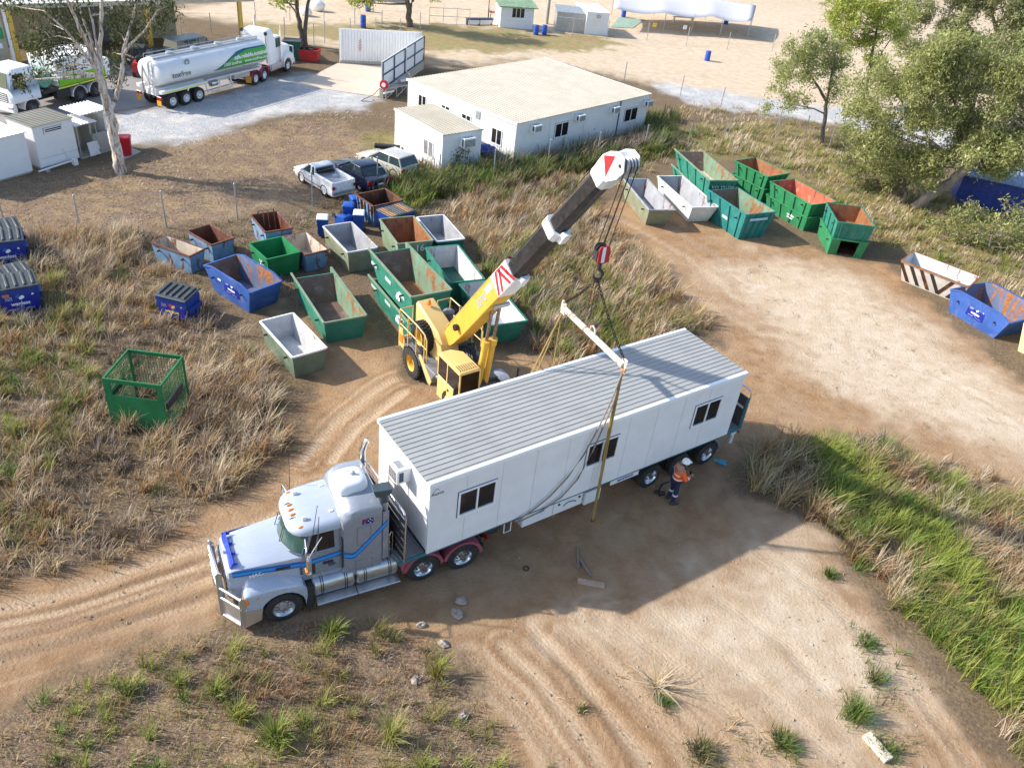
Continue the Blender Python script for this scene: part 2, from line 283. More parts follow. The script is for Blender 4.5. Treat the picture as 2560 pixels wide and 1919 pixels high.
zd = zone(DIRT, .45, 1.1); zp = zone(PALE, 2.0, 2.0); zg = zone(GRAVEL, 1.1, 1.6); zl = zone(LITTER, .5, 1.0); zo = zone(OLIVE, .8, 1.0); zs = zone(STRIP, 1.2, 3.0)
zz_ = (fnoise(gp, 2.5) - .5) * .05 * (1 - zg); rut = np.zeros(len(gp)); stk = np.zeros(len(gp)); near_ = (gp[:, 1] < 60) & (np.abs(gp[:, 0]) < 45); idx = np.where(near_)[0]
for tr_ in TRACKS:
    ln = wpoly(tr_); d = line_dist(gp[idx] + (fnoise(gp[idx] + 3, 3.) - .5)[:, None] * .5, ln)
    nz1 = vnoise(np.stack([d / .17, np.full(len(d), 7.3 * len(ln) + ln[0, 0])], 1), 1.) - .5; stk[idx] += nz1 * np.exp(-(d / 1.1) ** 2)
    rut[idx] = np.maximum(rut[idx], np.exp(-(d / .2) ** 2)); zz_[idx] += .018 * np.exp(-((d - .34) / .12) ** 2) - .03 * np.exp(-(d / .2) ** 2)
zz_ += (fnoise(gp + 9, .6) - .5) * .05 * (1 - zd) * near_
gm = bpy.data.meshes.new('ground'); nx, ny = len(xs), len(ys)
gm.vertices.add(nx * ny); gm.vertices.foreach_set('co', np.stack([gp[:, 0], gp[:, 1], zz_], 1).astype(np.float32).ravel())
ii = (np.arange(ny - 1)[:, None] * nx + np.arange(nx - 1)[None]).ravel(); q = np.stack([ii, ii + 1, ii + 1 + nx, ii + nx], 1).astype(np.int32)
gm.loops.add(q.size); gm.loops.foreach_set('vertex_index', q.ravel()); gm.polygons.add(len(q)); gm.polygons.foreach_set('loop_start', np.arange(len(q), dtype=np.int32) * 4); gm.polygons.foreach_set('use_smooth', np.ones(len(q), bool))
for nm_, ch in (('zone', (zd, zg, zp, zo)), ('zoneb', (zl, zs, rut, np.clip(.5 + stk * .6, 0, 1)))):
    a = gm.color_attributes.new(nm_, 'FLOAT_COLOR', 'POINT'); a.data.foreach_set('color', np.stack(ch, 1).astype(np.float32).ravel())
gm.update(); gm.validate()
ground = bpy.data.objects.new('ground', gm); scene.collection.objects.link(ground); tag(ground, kind='structure')
def ground_mat():
    m, nt, b = _mat('ground_soil'); L = nt.links.new
    tc = N(nt, 'ShaderNodeTexCoord'); co = tc.outputs['Object']
    za = N(nt, 'ShaderNodeAttribute', attribute_name='zone'); zb = N(nt, 'ShaderNodeAttribute', attribute_name='zoneb'); sa = N(nt, 'ShaderNodeSeparateColor'); sb = N(nt, 'ShaderNodeSeparateColor'); L(za.outputs['Color'], sa.inputs[0]); L(zb.outputs['Color'], sb.inputs[0])
    n_f = noise(nt, co, 9, 8, .75); n_m = noise(nt, co, 1.3, 7, .65, .4); n_l = noise(nt, co, .22, 5, .6, .5); n_x = noise(nt, co, 30, 4, .8)
    # dry litter and straw between the tufts
    lit = ramp(nt, n_f, [(.28, (.055, .04, .028)), (.45, (.16, .115, .07)), (.6, (.27, .2, .115)), (.78, (.42, .34, .22))]).outputs[0]
    lit = mix(nt, rng_(nt, n_m, .35, .7), lit, mix(nt, .55, lit, (.13, .095, .075)))
    lit2 = ramp(nt, n_f, [(.28, (.075, .05, .036)), (.48, (.21, .145, .10)), (.62, (.34, .25, .17)), (.78, (.50, .40, .28))]).outputs[0]
    lit2 = mix(nt, rng_(nt, noise(nt, co, .55, 7, .7, .7), .42, .66, 0, .75), lit2, ramp(nt, n_x, [(.3, (.20, .13, .07)), (.55, (.42, .31, .17)), (.75, (.55, .44, .28))]).outputs[0])
    c = mix(nt, sb.outputs[0], lit, lit2)
    oli = ramp(nt, n_f, [(.3, (.09, .075, .035)), (.5, (.26, .21, .09)), (.72, (.42, .34, .17))]).outputs[0]
    oli = mix(nt, rng_(nt, n_m, .4, .65), oli, mix(nt, .5, oli, (.12, .14, .035))); c = mix(nt, za.outputs['Alpha'], c, oli)
    # bare earth
    e1 = mix(nt, rng_(nt, n_m, .3, .72), (.275, .155, .078), (.40, .255, .14)); e1 = mix(nt, rng_(nt, n_l, .35, .7), e1, mix(nt, .5, e1, (.46, .34, .225)))
    e1 = mix(nt, rng_(nt, noise(nt, co, 3.2, 9, .75, .8), .56, .74, 0, .55), e1, (.20, .13, .085)); e1 = mix(nt, rng_(nt, n_x, .62, .8, 0, .45), e1, (.55, .45, .34)); e1 = mix(nt, rng_(nt, noise(nt, co, .7, 4, .5), .62, .72, 0, .5), e1, (.42, .2, .075))
    e1 = mix(nt, sb.outputs[2], e1, mix(nt, rng_(nt, n_f, .3, .7), (.38, .25, .15), (.54, .41, .28)))
    e1 = mix(nt, rng_(nt, zb.outputs['Alpha'], .5, .8, 0, .6), e1, (.19, .115, .065)); e1 = mix(nt, rng_(nt, zb.outputs['Alpha'], .5, .2, 0, .6), e1, (.56, .43, .30))
    vp = N(nt, 'ShaderNodeTexVoronoi'); vp.inputs['Scale'].default_value = 11; L(co, vp.inputs['Vector']); e1 = mix(nt, rng_(nt, vp.outputs['Distance'], .16, .06, 0, .55), e1, mix(nt, rng_(nt, n_x, .45, .55), (.15, .10, .065), (.55, .47, .38)))
    c = mix(nt, sa.outputs[0], c, e1)
    p1 = mix(nt, rng_(nt, n_m, .3, .7), (.53, .41, .285), (.64, .53, .41)); p1 = mix(nt, rng_(nt, noise(nt, co, .12, 8, .7, 1.), .5, .72, 0, .55), p1, (.46, .34, .19)); p1 = mix(nt, rng_(nt, n_f, .6, .75, 0, .25), p1, (.35, .26, .17))
    c = mix(nt, sa.outputs[2], c, p1)
    c = mix(nt, sb.outputs[1], c, mix(nt, rng_(nt, n_m, .35, .65), (.36, .25, .15), (.25, .24, .09)))
    vo = N(nt, 'ShaderNodeTexVoronoi'); vo.inputs['Scale'].default_value = 16; L(co, vo.inputs['Vector']); vr = N(nt, 'ShaderNodeSeparateColor'); L(vo.outputs['Color'], vr.inputs[0])
    g1 = mix(nt, vr.outputs[0], (.30, .31, .335), (.56, .555, .55)); g1 = mix(nt, rng_(nt, noise(nt, co, .5, 6, .7, .6), .45, .65, 0, .7), g1, (.66, .62, .57)); c = mix(nt, sa.outputs[1], c, g1)
    L(c, b.inputs['Base Color']); b.inputs['Roughness'].default_value = .95; b.inputs['Specular IOR Level'].default_value = .15
    # tread marks and clods as fine relief
    wv = N(nt, 'ShaderNodeTexWave', bands_direction='DIAGONAL'); wv.inputs['Scale'].default_value = 3.2; wv.inputs['Distortion'].default_value = 5; wv.inputs['Detail'].default_value = 3; L(co, wv.inputs['Vector'])
    tread = N(nt, 'ShaderNodeMath', operation='MULTIPLY'); L(wv.outputs['Fac'], tread.inputs[0]); L(sb.outputs[2], tread.inputs[1])
    h0 = N(nt, 'ShaderNodeMath', operation='ADD'); L(n_f, h0.inputs[0]); h1 = N(nt, 'ShaderNodeMath', operation='MULTIPLY'); h1.inputs[1].default_value = .10; L(tread.outputs[0], h1.inputs[0]); L(h1.outputs[0], h0.inputs[1])
    bp = N(nt, 'ShaderNodeBump'); bp.inputs['Strength'].default_value = 1.; bp.inputs['Distance'].default_value = .09; L(h0.outputs[0], bp.inputs['Height']); L(bp.outputs[0], b.inputs['Normal'])
    return m
gm.materials.append(ground_mat())

def slab(name, px, z0, z1, mat, kind='structure'):
    b = MB(); P = [at(*q) for q in px]; b.prism([(p.x, p.y, z0) for p in P], (0, 0, z1 - z0)); o = b.build(name, mat, bevel=.02); return tag(o, kind=kind)
slab('wash_pad', [(737, 213), (843, 160), (1056, 173), (944, 243)], -.1, .06, MT['padc'])
slab('yard_apron', [(-160, 330), (250, 282), (395, 262), (640, 192), (560, 120), (330, 150), (-160, 190)], -.1, .035, MT['aprc'])
slab('bin_slab', [(285, 385), (300, 360), (352, 380), (305, 402)], -.1, .05, MT['conc'])

# loose stones on the track
SM = paint('field_stone', (.33, .29, .25), .9, .3, .2, scale=5, bump=.4)
def stone(loc, r, label, sd, group=None):
    rg = random.Random(sd); b = MB(); b.sphere((0, 0, r * .2), r, 7, 4, (1, .7, .5)); b.v = [tuple(c * (1 + rg.uniform(-.28, .28)) for c in v) for v in b.v]
    o = b.build('stone', SM, smooth=.3); o.location = (loc.x, loc.y, 0); o.rotation_euler = (0, 0, rg.uniform(0, 6)); tag(o, label, 'rock', group)
stone(at(1152, 1503), .2, 'pale angular stone in the shade behind the drive wheels', 1); stone(at(1143, 1537), .22, 'flat grey stone below the pale angular one beside the truck', 2)
stone(at(1108, 1610), .17, 'light stone beside the orange grass spike at the track edge', 3); stone(at(1054, 1562), .16, 'dull stone at the edge of the grass behind the truck step', 4)
stone(at(1040, 1700), .17, 'small pale stone among dark litter at the bottom edge', 5); stone(at(1160, 1790), .16, 'white stone among dead stalks near the bottom edge', 6)
sb_ = MB()
for k in range(1500):
    px, py = random.uniform(-50, 2560), random.uniform(1000, 1919); p = at(px, py); d = max(inside_dist(np.array([[p.x, p.y]]), wpoly(pl))[0] for pl in DIRT[:1])
    if d < .1: continue
    r = random.choice([.018, .022, .028, .035, .05]); a = random.uniform(0, 6)
    V = [(p.x + r * math.cos(a + i * 2.1) * random.uniform(.7, 1.3), p.y + r * math.sin(a + i * 2.1), .0) for i in range(3)] + [(p.x, p.y, r * .9)]
    sb_.add(V, [(0, 1, 3), (1, 2, 3), (2, 0, 3)])
tag(sb_.build('gravel_scatter', SM), 'small loose stones scattered over the bare dirt track', 'gravel', kind='stuff')
# ---------------------------------------------------------------- buildings
def fit(px4, z, order=None):
    P = [Vector(at(*q, z)[:2]) for q in px4]; a, b, c, d = P
    e1 = ((b - a) + (c - d)) / 2; e2 = ((d - a) + (c - b)) / 2
    y1 = math.atan2(e1.y, e1.x); y2 = math.atan2(e2.y, e2.x) - math.pi / 2
    while y2 - y1 > math.pi: y2 -= 2 * math.pi
    while y2 - y1 < -math.pi: y2 += 2 * math.pi
    w = e1.length + e2.length; yaw = (y1 * e1.length + y2 * e2.length) / w
    return (a + b + c + d) / 4, e1.length, e2.length, yaw
def hitv(px, py, o, u):
    n = Vector((-u[1], u[0], 0)); r = ray(px, py); o = Vector((o[0], o[1], 0)); t = (o - Vector((0, 0, CH))).dot(n) / r.dot(n); p = Vector((0, 0, CH)) + r * t
    return (p - o).dot(Vector((u[0], u[1], 0))), p.z
class Face:   # local frame on one wall of a thing: o origin, u along, n outward, all in the thing's own coordinates
    def __init__(s, o, u, n): s.o, s.u, s.n = Vector(o), Vector(u), Vector(n)
    def p(s, a, z, d=0): return s.o + s.u * a + Vector((0, 0, z)) + s.n * d
    def slabm(s, mb, a0, a1, z0, z1, d0, d1, m=0):
        return mb.hexa([s.p(a0, z0, d1), s.p(a1, z0, d1), s.p(a1, z0, d0), s.p(a0, z0, d0), s.p(a0, z1, d1), s.p(a1, z1, d1), s.p(a1, z1, d0), s.p(a0, z1, d0)], m)
def window(par, F, a0, a1, z0, z1, panes=2, fr=.055, glass=None, line=True, name='window'):
    b = MB(); F.slabm(b, a0, a1, z1 - fr, z1, 0, .045); F.slabm(b, a0, a1, z0, z0 + fr * 1.5, 0, .06); F.slabm(b, a0, a0 + fr, z0 + fr * 1.5, z1 - fr, 0, .045); F.slabm(b, a1 - fr, a1, z0 + fr * 1.5, z1 - fr, 0, .045)
    w = (a1 - a0 - fr) / panes
    for k in range(1, panes): F.slabm(b, a0 + w * k, a0 + w * k + fr, z0 + fr * 1.5, z1 - fr, 0, .04)
    o = b.build(name, MT['frame'], par)
    if line:
        g = MB(); t = .022
        F.slabm(g, a0 - t, a1 + t, z1, z1 + t, 0, .012); F.slabm(g, a0 - t, a1 + t, z0 - t, z0, 0, .012); F.slabm(g, a0 - t, a0, z0, z1, 0, .012); F.slabm(g, a1, a1 + t, z0, z1, 0, .012); g.build('sealant_edge', MT['navyline'], o)
    for k in range(panes):
        g = MB(); F.slabm(g, a0 + w * k + fr, a0 + w * (k + 1), z0 + fr * 1.5, z1 - fr, 0, .014); g.build('pane', glass or MT['glass'], o)
    return o
def aircon(par, F, a0, a1, z0, z1, d=.4, front=True):
    b = MB(); F.slabm(b, a0, a1, z0, z1, 0, d); o = b.build('air_conditioner', MT['white'], par, bevel=.015)
    g = MB(); n = 6
    for k in range(n):
        zz = z0 + (z1 - z0) * (.12 + .76 * k / n); F.slabm(g, a0 + .05, a0 + (a1 - a0) * .93, zz, zz + (z1 - z0) * .07, d, d + .008)
    g.build('grille', MT['dark'], o)
    g = MB(); e = Face(F.p(a1, 0, 0), F.n, F.u); e.slabm(g, d * .55, d * .85, z0 + .08, z1 - .08, 0, .006); e2 = Face(F.p(a0, 0, 0), F.n, -F.u); e2.slabm(g, d * .55, d * .85, z0 + .08, z1 - .08, 0, .006); g.build('side_vent', MT['navyline'], o)
    g = MB(); g.hexa([F.p(a0 + .12, z1, d * .8), F.p(a1 - .12, z1, d * .8), F.p(a1 - .12, z1, d * .35), F.p(a0 + .12, z1, d * .35)] + [F.p(a0 + .12, z1 + .006, d * .8), F.p(a1 - .12, z1 + .006, d * .8), F.p(a1 - .12, z1 + .006, d * .35), F.p(a0 + .12, z1 + .006, d * .35)]); g.build('top_vent', MT['galv'], o)
    return o
def ribroof(par, x0, x1, y0, y1, z, mat, along='x', pitch=.2, rh=.032, rw=.045, th=.04, z2=None, name='roof'):
    """one folded sheet: flat pans with raised trapezoid ribs"""
    pts = []; L0, L1 = (y0, y1) if along == 'x' else (x0, x1); n = max(2, round((L1 - L0) / pitch)); st = (L1 - L0) / n; pts.append((L0, 0))
    for k in range(n):
        c = L0 + st * (k + .5); pts += [(c - rw, 0), (c - rw * .5, rh), (c + rw * .5, rh), (c + rw, 0)]
    pts.append((L1, 0)); s = [(a, z + h) for a, h in pts] + [(L1, z - th), (L0, z - th)]; b = MB(); dz = (z2 - z) if z2 is not None else 0
    if along == 'x': A = [(x0, a, h) for a, h in s]; off = (x1 - x0, 0, dz)
    else: A = [(a, y0, h) for a, h in s]; off = (0, y1 - y0, dz)
    b.prism(A, off); return b.build(name, mat, par)
def walls(par, x0, x1, y0, y1, z0, z1, mat, t=.08):
    for nm, q in (('front_wall', (x0, x1, y0, y0 + t)), ('rear_wall', (x0, x1, y1 - t, y1)), ('end_wall', (x0, x0 + t, y0 + t, y1 - t)), ('end_wall', (x1 - t, x1, y0 + t, y1 - t))):
        MB().box(*q, z0, z1).build(nm, mat, par, bevel=.008)

# -- the portable building on the trailer
BO, BYAW = (-1.878, 16.477), .65498; BL, BW, BZ0, BZ1 = 12.72, 3.30, 1.40, 4.20
bw = thing('portable_building', 'long white portable building with grey ribbed roof sitting on the semi trailer', 'portable building', (*BO, 0), BYAW)
walls(bw, .05, BL - .05, .06, BW - .06, BZ0, BZ1 - .12, MT['wallwhite'])
for x in np.arange(1.27, BL - .5, 1.22):
    sm = MB(); sm.box(x - .004, x + .004, .0565, .06, BZ0 + .02, BZ1 - .17); sm.build('panel_joint', MT['galv'], bw)
MB().box(.05, BL - .05, .14, BW - .14, BZ0, BZ0 + .12).build('floor', MT['dark'], bw)
ribroof(bw, 0, BL, .15, BW - .15, BZ1 - .03, MT['roofgrey'], 'x', .2, .022, .03)
for y in (0, BW - .15): 
    g = MB(); g.box(0, BL, y, y + .15, BZ1 - .16, BZ1); g.build('gutter', MT['frame'], bw, bevel=.02)
for x in (.02, BL - .12): g = MB(); g.box(x, x + .1, .15, BW - .15, BZ1 - .13, BZ1 - .07); g.build('end_capping', MT['frame'], bw)
FN = Face((0, .06, 0), (1, 0, 0), (0, -1, 0))
for a in (1.0, 5.7, 10.42): window(bw, FN, a, a + 1.3, 2.48, 3.45)
FE = Face((.05, 0, 0), (0, -1, 0), (-1, 0, 0))
aircon(bw, FE, -1.72, -1.14, 3.42, 3.92, .46)
g = MB(); g.box(.03, .045, 1.28, 1.44, BZ0 + .3, 3.4); g.build('cable_cover', MT['white'], bw)
text('Ausco', .16, MT['navyline'], bw, (.30, .055, 3.72), (math.pi / 2, 0, 0), 'maker_lettering')
lg = MB(); lg.path([(.16, .052, 3.80), (.26, .052, 3.92), (.36, .052, 3.82)], .006, 4); lg.build('maker_emblem', MT['navyline'], bw)

# -- white site office and the hut beside it
def wl(z6, k, x0, y0): return lambda a, b: (x0 + k * a, y0 + k * b)
q6 = wl(0, .2893, 1020, 140)
C, L, W, YW = fit([(1282.3, 309.1), (1636.2, 235.2), (1353.5, 141.9), (1028.1, 198.3)], 2.72)
of = thing('site_office', 'large flat roofed white site office with a row of wall air conditioners', 'building', (C.x, C.y, 0), YW)
hx, hy = L / 2, W / 2; walls(of, -hx + .1, hx - .1, -hy + .1, hy - .1, -.05, 2.66, MT['wallwhite'])
ribroof(of, -hx, hx, -hy, hy, 2.70, MT['roofcream'], 'y', .30, .03, .06)
for x in (-hx, hx - .1): MB().box(x, x + .1, -hy, hy, 2.58, 2.735).build('barge_board', MT['frame'], of)
def face_px(o, F, fn):   # F in local coords of o (o is an unrotated-z empty with yaw)
    rot = Matrix.Rotation(o.rotation_euler.z, 3, 'Z'); ow = rot @ F.o + o.location; uw = rot @ F.u
    return lambda a, b: hitv(*fn(a, b), ow, uw)
FR = Face((0, -hy + .1, 0), (1, 0, 0), (0, -1, 0)); FL = Face((-hx + .1, 0, 0), (0, -1, 0), (-1, 0, 0)); fr_ = face_px(of, FR, q6); fl_ = face_px(of, FL, q6)
def spanw(f, a, b):
    p, q = f(*a), f(*b); return min(p[0], q[0]), max(p[0], q[0]), min(p[1], q[1]), max(p[1], q[1])
def wpx(f, x0, y0a, x1, y1a, h):   # top-left, top-right pixel corners + height in metres
    p, q = f(x0, y0a), f(x1, y1a); z = (p[1] + q[1]) / 2; return p[0], q[0], z - h, z
a0, a1, z0, z1 = wpx(fr_, 1275, 585, 1393, 562, 1.05); window(of, FR, a0, a1, z0, z1)
a0, a1, z0, z1 = wpx(fr_, 1878, 458, 1990, 437, 1.05); window(of, FR, a0, a1, z0, z1)
for x, y in ((1055, 590), (1440, 497), (1745, 430), (2035, 378)): a0, zz = fr_(x, y); aircon(of, FR, a0, a0 + .72, min(2.45, zz) - .46, min(2.45, zz), .5)
a0, zt_ = fr_(1558, 485); a1, _z = fr_(1640, 470); b = MB(); FR.slabm(b, a0, a1, .1, 2.1, 0, .02); dr = b.build('door', MT['white'], of); b = MB(); FR.slabm(b, a1 - .16, a1 - .08, .95, 1.05, .02, .05); b.build('handle', MT['galv'], dr)
for x, y in ((1238, 510), (1543, 440)): 
    a0, _z = fr_(x, y); b = MB(); FR.slabm(b, a0 - .01, a0 + .01, 0, 2.6, 0, .006); b.build('panel_joint', MT['galv'], of)
a0, _z = fr_(1843, 380); b = MB(); FR.slabm(b, a0 - .05, a0 + .05, 0, 2.66, 0, .05); b.build('dark_joint', MT['navyline'], of)
a0, a1, z0, z1 = wpx(fl_, 92, 325, 162, 352, 1.05); window(of, FL, a0, a1, z0, z1, line=False)
a0, a1, z0, z1 = wpx(fl_, 728, 610, 818, 648, 1.1); window(of, FL, a0, a1, z0, z1, line=False)
for q in ((290, 415, 365, 440), (467, 490, 548, 522)): a0, a1, z0, z1 = wpx(fl_, *q, .55); window(of, FL, a0, a1, z0, z1, line=False)
a0, a1, z0, z1 = wpx(fl_, 590, 470, 627, 487, .5); b = MB(); FL.slabm(b, a0, a1, z0, z1, 0, .05); b.build('vent', MT['galv'], of)

C, L, W, YW = fit([(1106.6, 337.5), (1211.6, 321.9), (1083.3, 258.6), (984.1, 270.2)], 2.5)
hu = thing('site_hut', 'small white hut with a tan ribbed roof beside the site office', 'building', (C.x, C.y, 0), YW)
hx, hy = L / 2, W / 2; walls(hu, -hx + .06, hx - .06, -hy + .06, hy - .06, -.05, 2.46, MT['wallwhite']); ribroof(hu, -hx, hx, -hy, hy, 2.48, MT['rooftan'], 'y', .28, .03, .06)
for x in (-hx, hx - .06): MB().box(x, x + .06, -hy, hy, 2.38, 2.515).build('barge_board', MT['frame'], hu)
FR = Face((0, -hy + .06, 0), (1, 0, 0), (0, -1, 0)); FL = Face((-hx + .06, 0, 0), (0, -1, 0), (-1, 0, 0)); fr_ = face_px(hu, FR, q6); fl_ = face_px(hu, FL, q6)
a0, zz = fr_(450, 700); aircon(hu, FR, a0, a0 + .95, zz - .62, zz, .5)
a0, a1, z0, z1 = wpx(fl_, 140, 715, 222, 745, 1.05); window(hu, FL, a0, a1, z0, z1, line=False)
wb_ = MB()
for k in range(8): FL.slabm(wb_, a0 + (a1 - a0) * (k + .5) / 8 - .015, a0 + (a1 - a0) * (k + .5) / 8 + .015, z0, z1, .045, .06)
wb_.build('window_bars', MT['frame'], hu)
b = MB(); FL.slabm(b, -.25, .55, .1, 2.1, 0, .02); d_ = b.build('door', MT['white'], hu); b = MB(); FL.slabm(b, .4, .48, 1.0, 1.08, .02, .05); b.build('handle', MT['galv'], d_)

# -- toilets and sheds at the left edge (their fronts share one line)
SU = Vector((.44, .898)).normalized(); syaw = math.atan2(SU.y, SU.x); SA = Vector(at(84, 432)[:2])
def lshed(name, label, t0, t1, z, depth, roof, along='y', ztop_back=None, off=0.):
    o = SA + SU * t0; t = thing(name, label, 'shed', (o.x, o.y, 0), syaw); L = t1 - t0
    walls(t, 0, L, off, depth, .12, z - .04, MT['wallwhite']); r = ribroof(t, -.06, L + .06, off - .1, depth + .1, z, roof, along, .24, .035, .05, z2=ztop_back); MB().box(.05, L - .05, off + .1, depth - .1, -.05, .12).build('plinth', MT['conc'], t); return t
lshed('toilet_block', 'white shed cut off by the left edge with bright ribbed roof', -4.2, 0, 2.35, 2.6, MT['white'])
sa_ = bpy.data.objects['toilet_block']; window(sa_, Face((0, 0, 0), (1, 0, 0), (0, -1, 0)), 2.0, 2.6, 1.45, 2.0)
tb = lshed('washroom_shed', 'white shed with a louvred slot window and grey roof left of the gum tree', .5, 2.95, 2.5, 2.3, MT['rooftan'], 'x', None)
FW = Face((0, 0, 0), (1, 0, 0), (0, -1, 0)); w_ = window(tb, FW, .62, 1.75, 1.95, 2.25, 1, .05)
b = MB(); FW.slabm(b, .68, 1.7, 2.09, 2.12, .014, .04); b.build('louvre', MT['frame'], w_)
b = MB(); b.path([(1.55, -.04, .9), (1.62, -.06, .55), (1.66, -.08, .12)], .02, 6); b.build('waste_pipe', MT['white'], tb)
b = MB(); b.box(.1, 2.4, -.012, 0, .62, .635); b.build('wall_joint', MT['galv'], tb)
P_ = SA + SU * 1.0; t = thing('drain_pipe', 'white plastic drain pipe on brackets below the washroom shed', 'pipe', (P_.x, P_.y, 0), syaw)
b = MB(); b.path([(-.9, -.35, .14), (.6, -.35, .2), (1.2, -.38, .22)], .05, 8); b.build('pipe', MT['white'], t); b = MB(); b.box(-.55, -.3, -.5, -.25, 0, .12); b.build('bracket', MT['galv'], t); b = MB(); b.box(1.15, 1.4, -.62, -.38, 0, .35); b.build('meter_box', MT['white'], t)
# covered wash-up area
o = SA + SU * 3.05; ca = thing('wash_up_shelter', 'open grey block shelter with white ribbed awning between washroom and gum tree', 'shelter', (o.x, o.y, 0), syaw)
MB().box(0, 2.4, 0, 1.7, -.05, .06).build('floor', MT['conc'], ca); MB().box(0, 2.4, 1.5, 1.65, .06, 2.0).build('rear_wall', paint('cream_render', (.55, .5, .36), .8, .1, .3), ca); MB().box(1.2, 2.4, .35, .5, .06, 1.1).build('block_wall', MT['conc'], ca); MB().box(1.2, 1.32, .5, 1.5, .06, 1.9).build('side_wall', MT['conc'], ca)
MB().box(2.28, 2.4, .5, 1.5, .06, 2.2).build('side_wall', MT['wallwhite'], ca)
ribroof(ca, -.1, 1.35, -.15, 1.7, 2.02, MT['white'], 'y', .2, .05, .05); ribroof(ca, .6, 2.6, .2, 2.1, 2.42, MT['white'], 'y', .22, .05, .05, name='upper_roof')
for x in (.02, 1.25): b = MB(); b.tube((x, -.05, .06), (x, -.05, 2.0), .03); b.build('post', MT['galv'], ca)
o2 = SA + SU * 3.75; bd = thing('notice_board', 'stained white board leaning in the wash up shelter', 'board', (o2.x + .1, o2.y - .25, 0), syaw); bb = MB(); bb.bar((-.05, 0, .1), (.72, .0, .1), .03, .03); bb.prism([(0, .02, .1), (.72, .02, .1), (.74, .18, .85), (.02, .18, .85)], (0, .03, 0)); bb.build('board', paint('stained_board', (.7, .7, .7), .6, .1, .45, .3), bd)
# red wheelie bin
rb = thing('red_bin', 'red plastic wheelie bin on a slab behind the gum trunk', 'bin', (*at(318, 389)[:2], .05), .35)

# -- big open shed with yellow columns
SD = Vector((.743, .669)); syw = math.atan2(SD.y, SD.x); so = Vector((-39.8, 61.4)); sh = thing('workshop_shed', 'tall workshop shed with yellow columns and white awning behind the tree', 'building', (so.x, so.y, 0), syw)
MT['beigecorr'] = paint('beige_cladding', (.46, .40, .31), .6, .1, .15, scale=.6)
for x in (0, 9.75, 17.4):
    b = MB(); b.box(x - .16, x + .16, -.16, .16, 0, 4.1 if x < 17 else 4.4); b.build('column', MT['yellow2'], sh, bevel=.015)
b = MB(); b.box(-.42, -.2, -.1, .1, 0, 4.05); b.build('downpipe', MT['frame'], sh)
ribroof(sh, -9, 18.5, -.5, 6.2, 4.35, MT['white'], 'y', .4, .04, .08, z2=4.9); b = MB(); b.box(-9, 18.5, -.62, -.5, 4.1, 4.42); b.build('fascia', paint('dull_fascia', (.42, .38, .28), .6), sh)
b = MB(); pts = []
for k in range(70): x = -.2 + k * .2; pts += [(x, 5.8), (x + .06, 5.8), (x + .08, 5.84), (x + .16, 5.84), (x + .18, 5.8)]
pts = [(x, y) for x, y in pts if x < 13.9]; b.prism([(x, y, 0) for x, y in pts] + [(13.9, 6.1, 0), (-.2, 6.1, 0)], (0, 0, 4.85)); b.build('rear_wall', MT['beigecorr'], sh)
b = MB(); pts = []
for k in range(45): x = -9 + k * .2; pts += [(x, 0), (x + .06, 0), (x + .08, -.04), (x + .16, -.04), (x + .18, 0)]
pts = [(x, y) for x, y in pts if x < -.5]; b.prism([(x, y, 0) for x, y in pts] + [(-.5, .25, 0), (-9, .25, 0)], (0, 0, 4.05)); b.build('office_wall', MT['beigecorr'], sh)
b = MB(); b.box(-1.75, -.65, -.07, -.045, 2.0, 2.75); sg = b.build('sign_panel', plain('sign_green', (.01, .28, .09), .5), sh); b = MB(); b.box(-1.55, -.85, -.078, -.07, 2.3, 2.48); b.build('sign_band', MT['frame'], sg)
for x, z in ((-1.5, 1.55), (-1.0, 1.5), (-1.45, 1.1)): b = MB(); b.box(x - .15, x + .15, -.055, -.045, z - .18, z + .18); b.build('notice', MT['frame'], sh)
b = MB(); b.box(4.0, 9.0, 5.74, 5.8, 0, 3.6); b.build('roller_door', paint('grey_roller_door', (.13, .13, .145), .6), sh)
b = MB(); b.box(12.9, 13.1, 5.7, 5.8, 1.2, 1.6); b.build('meter_box', MT['galv'], sh)

# -- wash bay walls
def corr_wall(name, label, pa, pb, z0, z1, mat, extra=None, plinth=0., side=1):
    A, B = Vector(pa[:2]), Vector(pb[:2]); d = (B - A); L = d.length; t = thing(name, label, 'wall', (A.x, A.y, 0), math.atan2(d.y, d.x))
    b = MB(); pts = [];
    for k in range(int(L / .25)): x = k * .25; pts += [(x, 0), (x + .05, 0), (x + .09, -.06), (x + .16, -.06), (x + .20, 0)]
    b.prism([(x, y, z0) for x, y in pts] + [(L, 0, z0), (L, .05, z0), (0, .05, z0)], (0, 0, z1 - z0)); b.build('cladding', mat, t)
    if plinth: MB().box(0, L, -.12, .2, -.05, plinth).build('plinth', MT['conc'], t, bevel=.02)
    return t, L
wA, LA = corr_wall('corrugated_screen', 'tall white corrugated screen with faded red lettering behind the wash pad', at(849, 158), at(1052, 165), .15, 2.85, MT['white'], plinth=.25)
text('WASH', .42, paint('faded_red', (.62, .25, .25), .7), wA, (1.75, -.075, 1.55), (math.pi / 2, math.pi / 2, 0), 'lettering', sx=.8)
wB, LB = corr_wall('framed_screen', 'grey panelled splash screen with dark frame and hose reel at its end', at(954, 246), at(1056, 172), .75, 2.75, MT['frame'], plinth=.75)
fb = MB()
for x in np.linspace(.03, LB - .03, 5): fb.box(x - .045, x + .045, -.14, -.07, .75, 2.75)
for z in (.78, 1.75, 2.72): fb.box(0, LB, -.13, -.07, z - .045, z + .045)
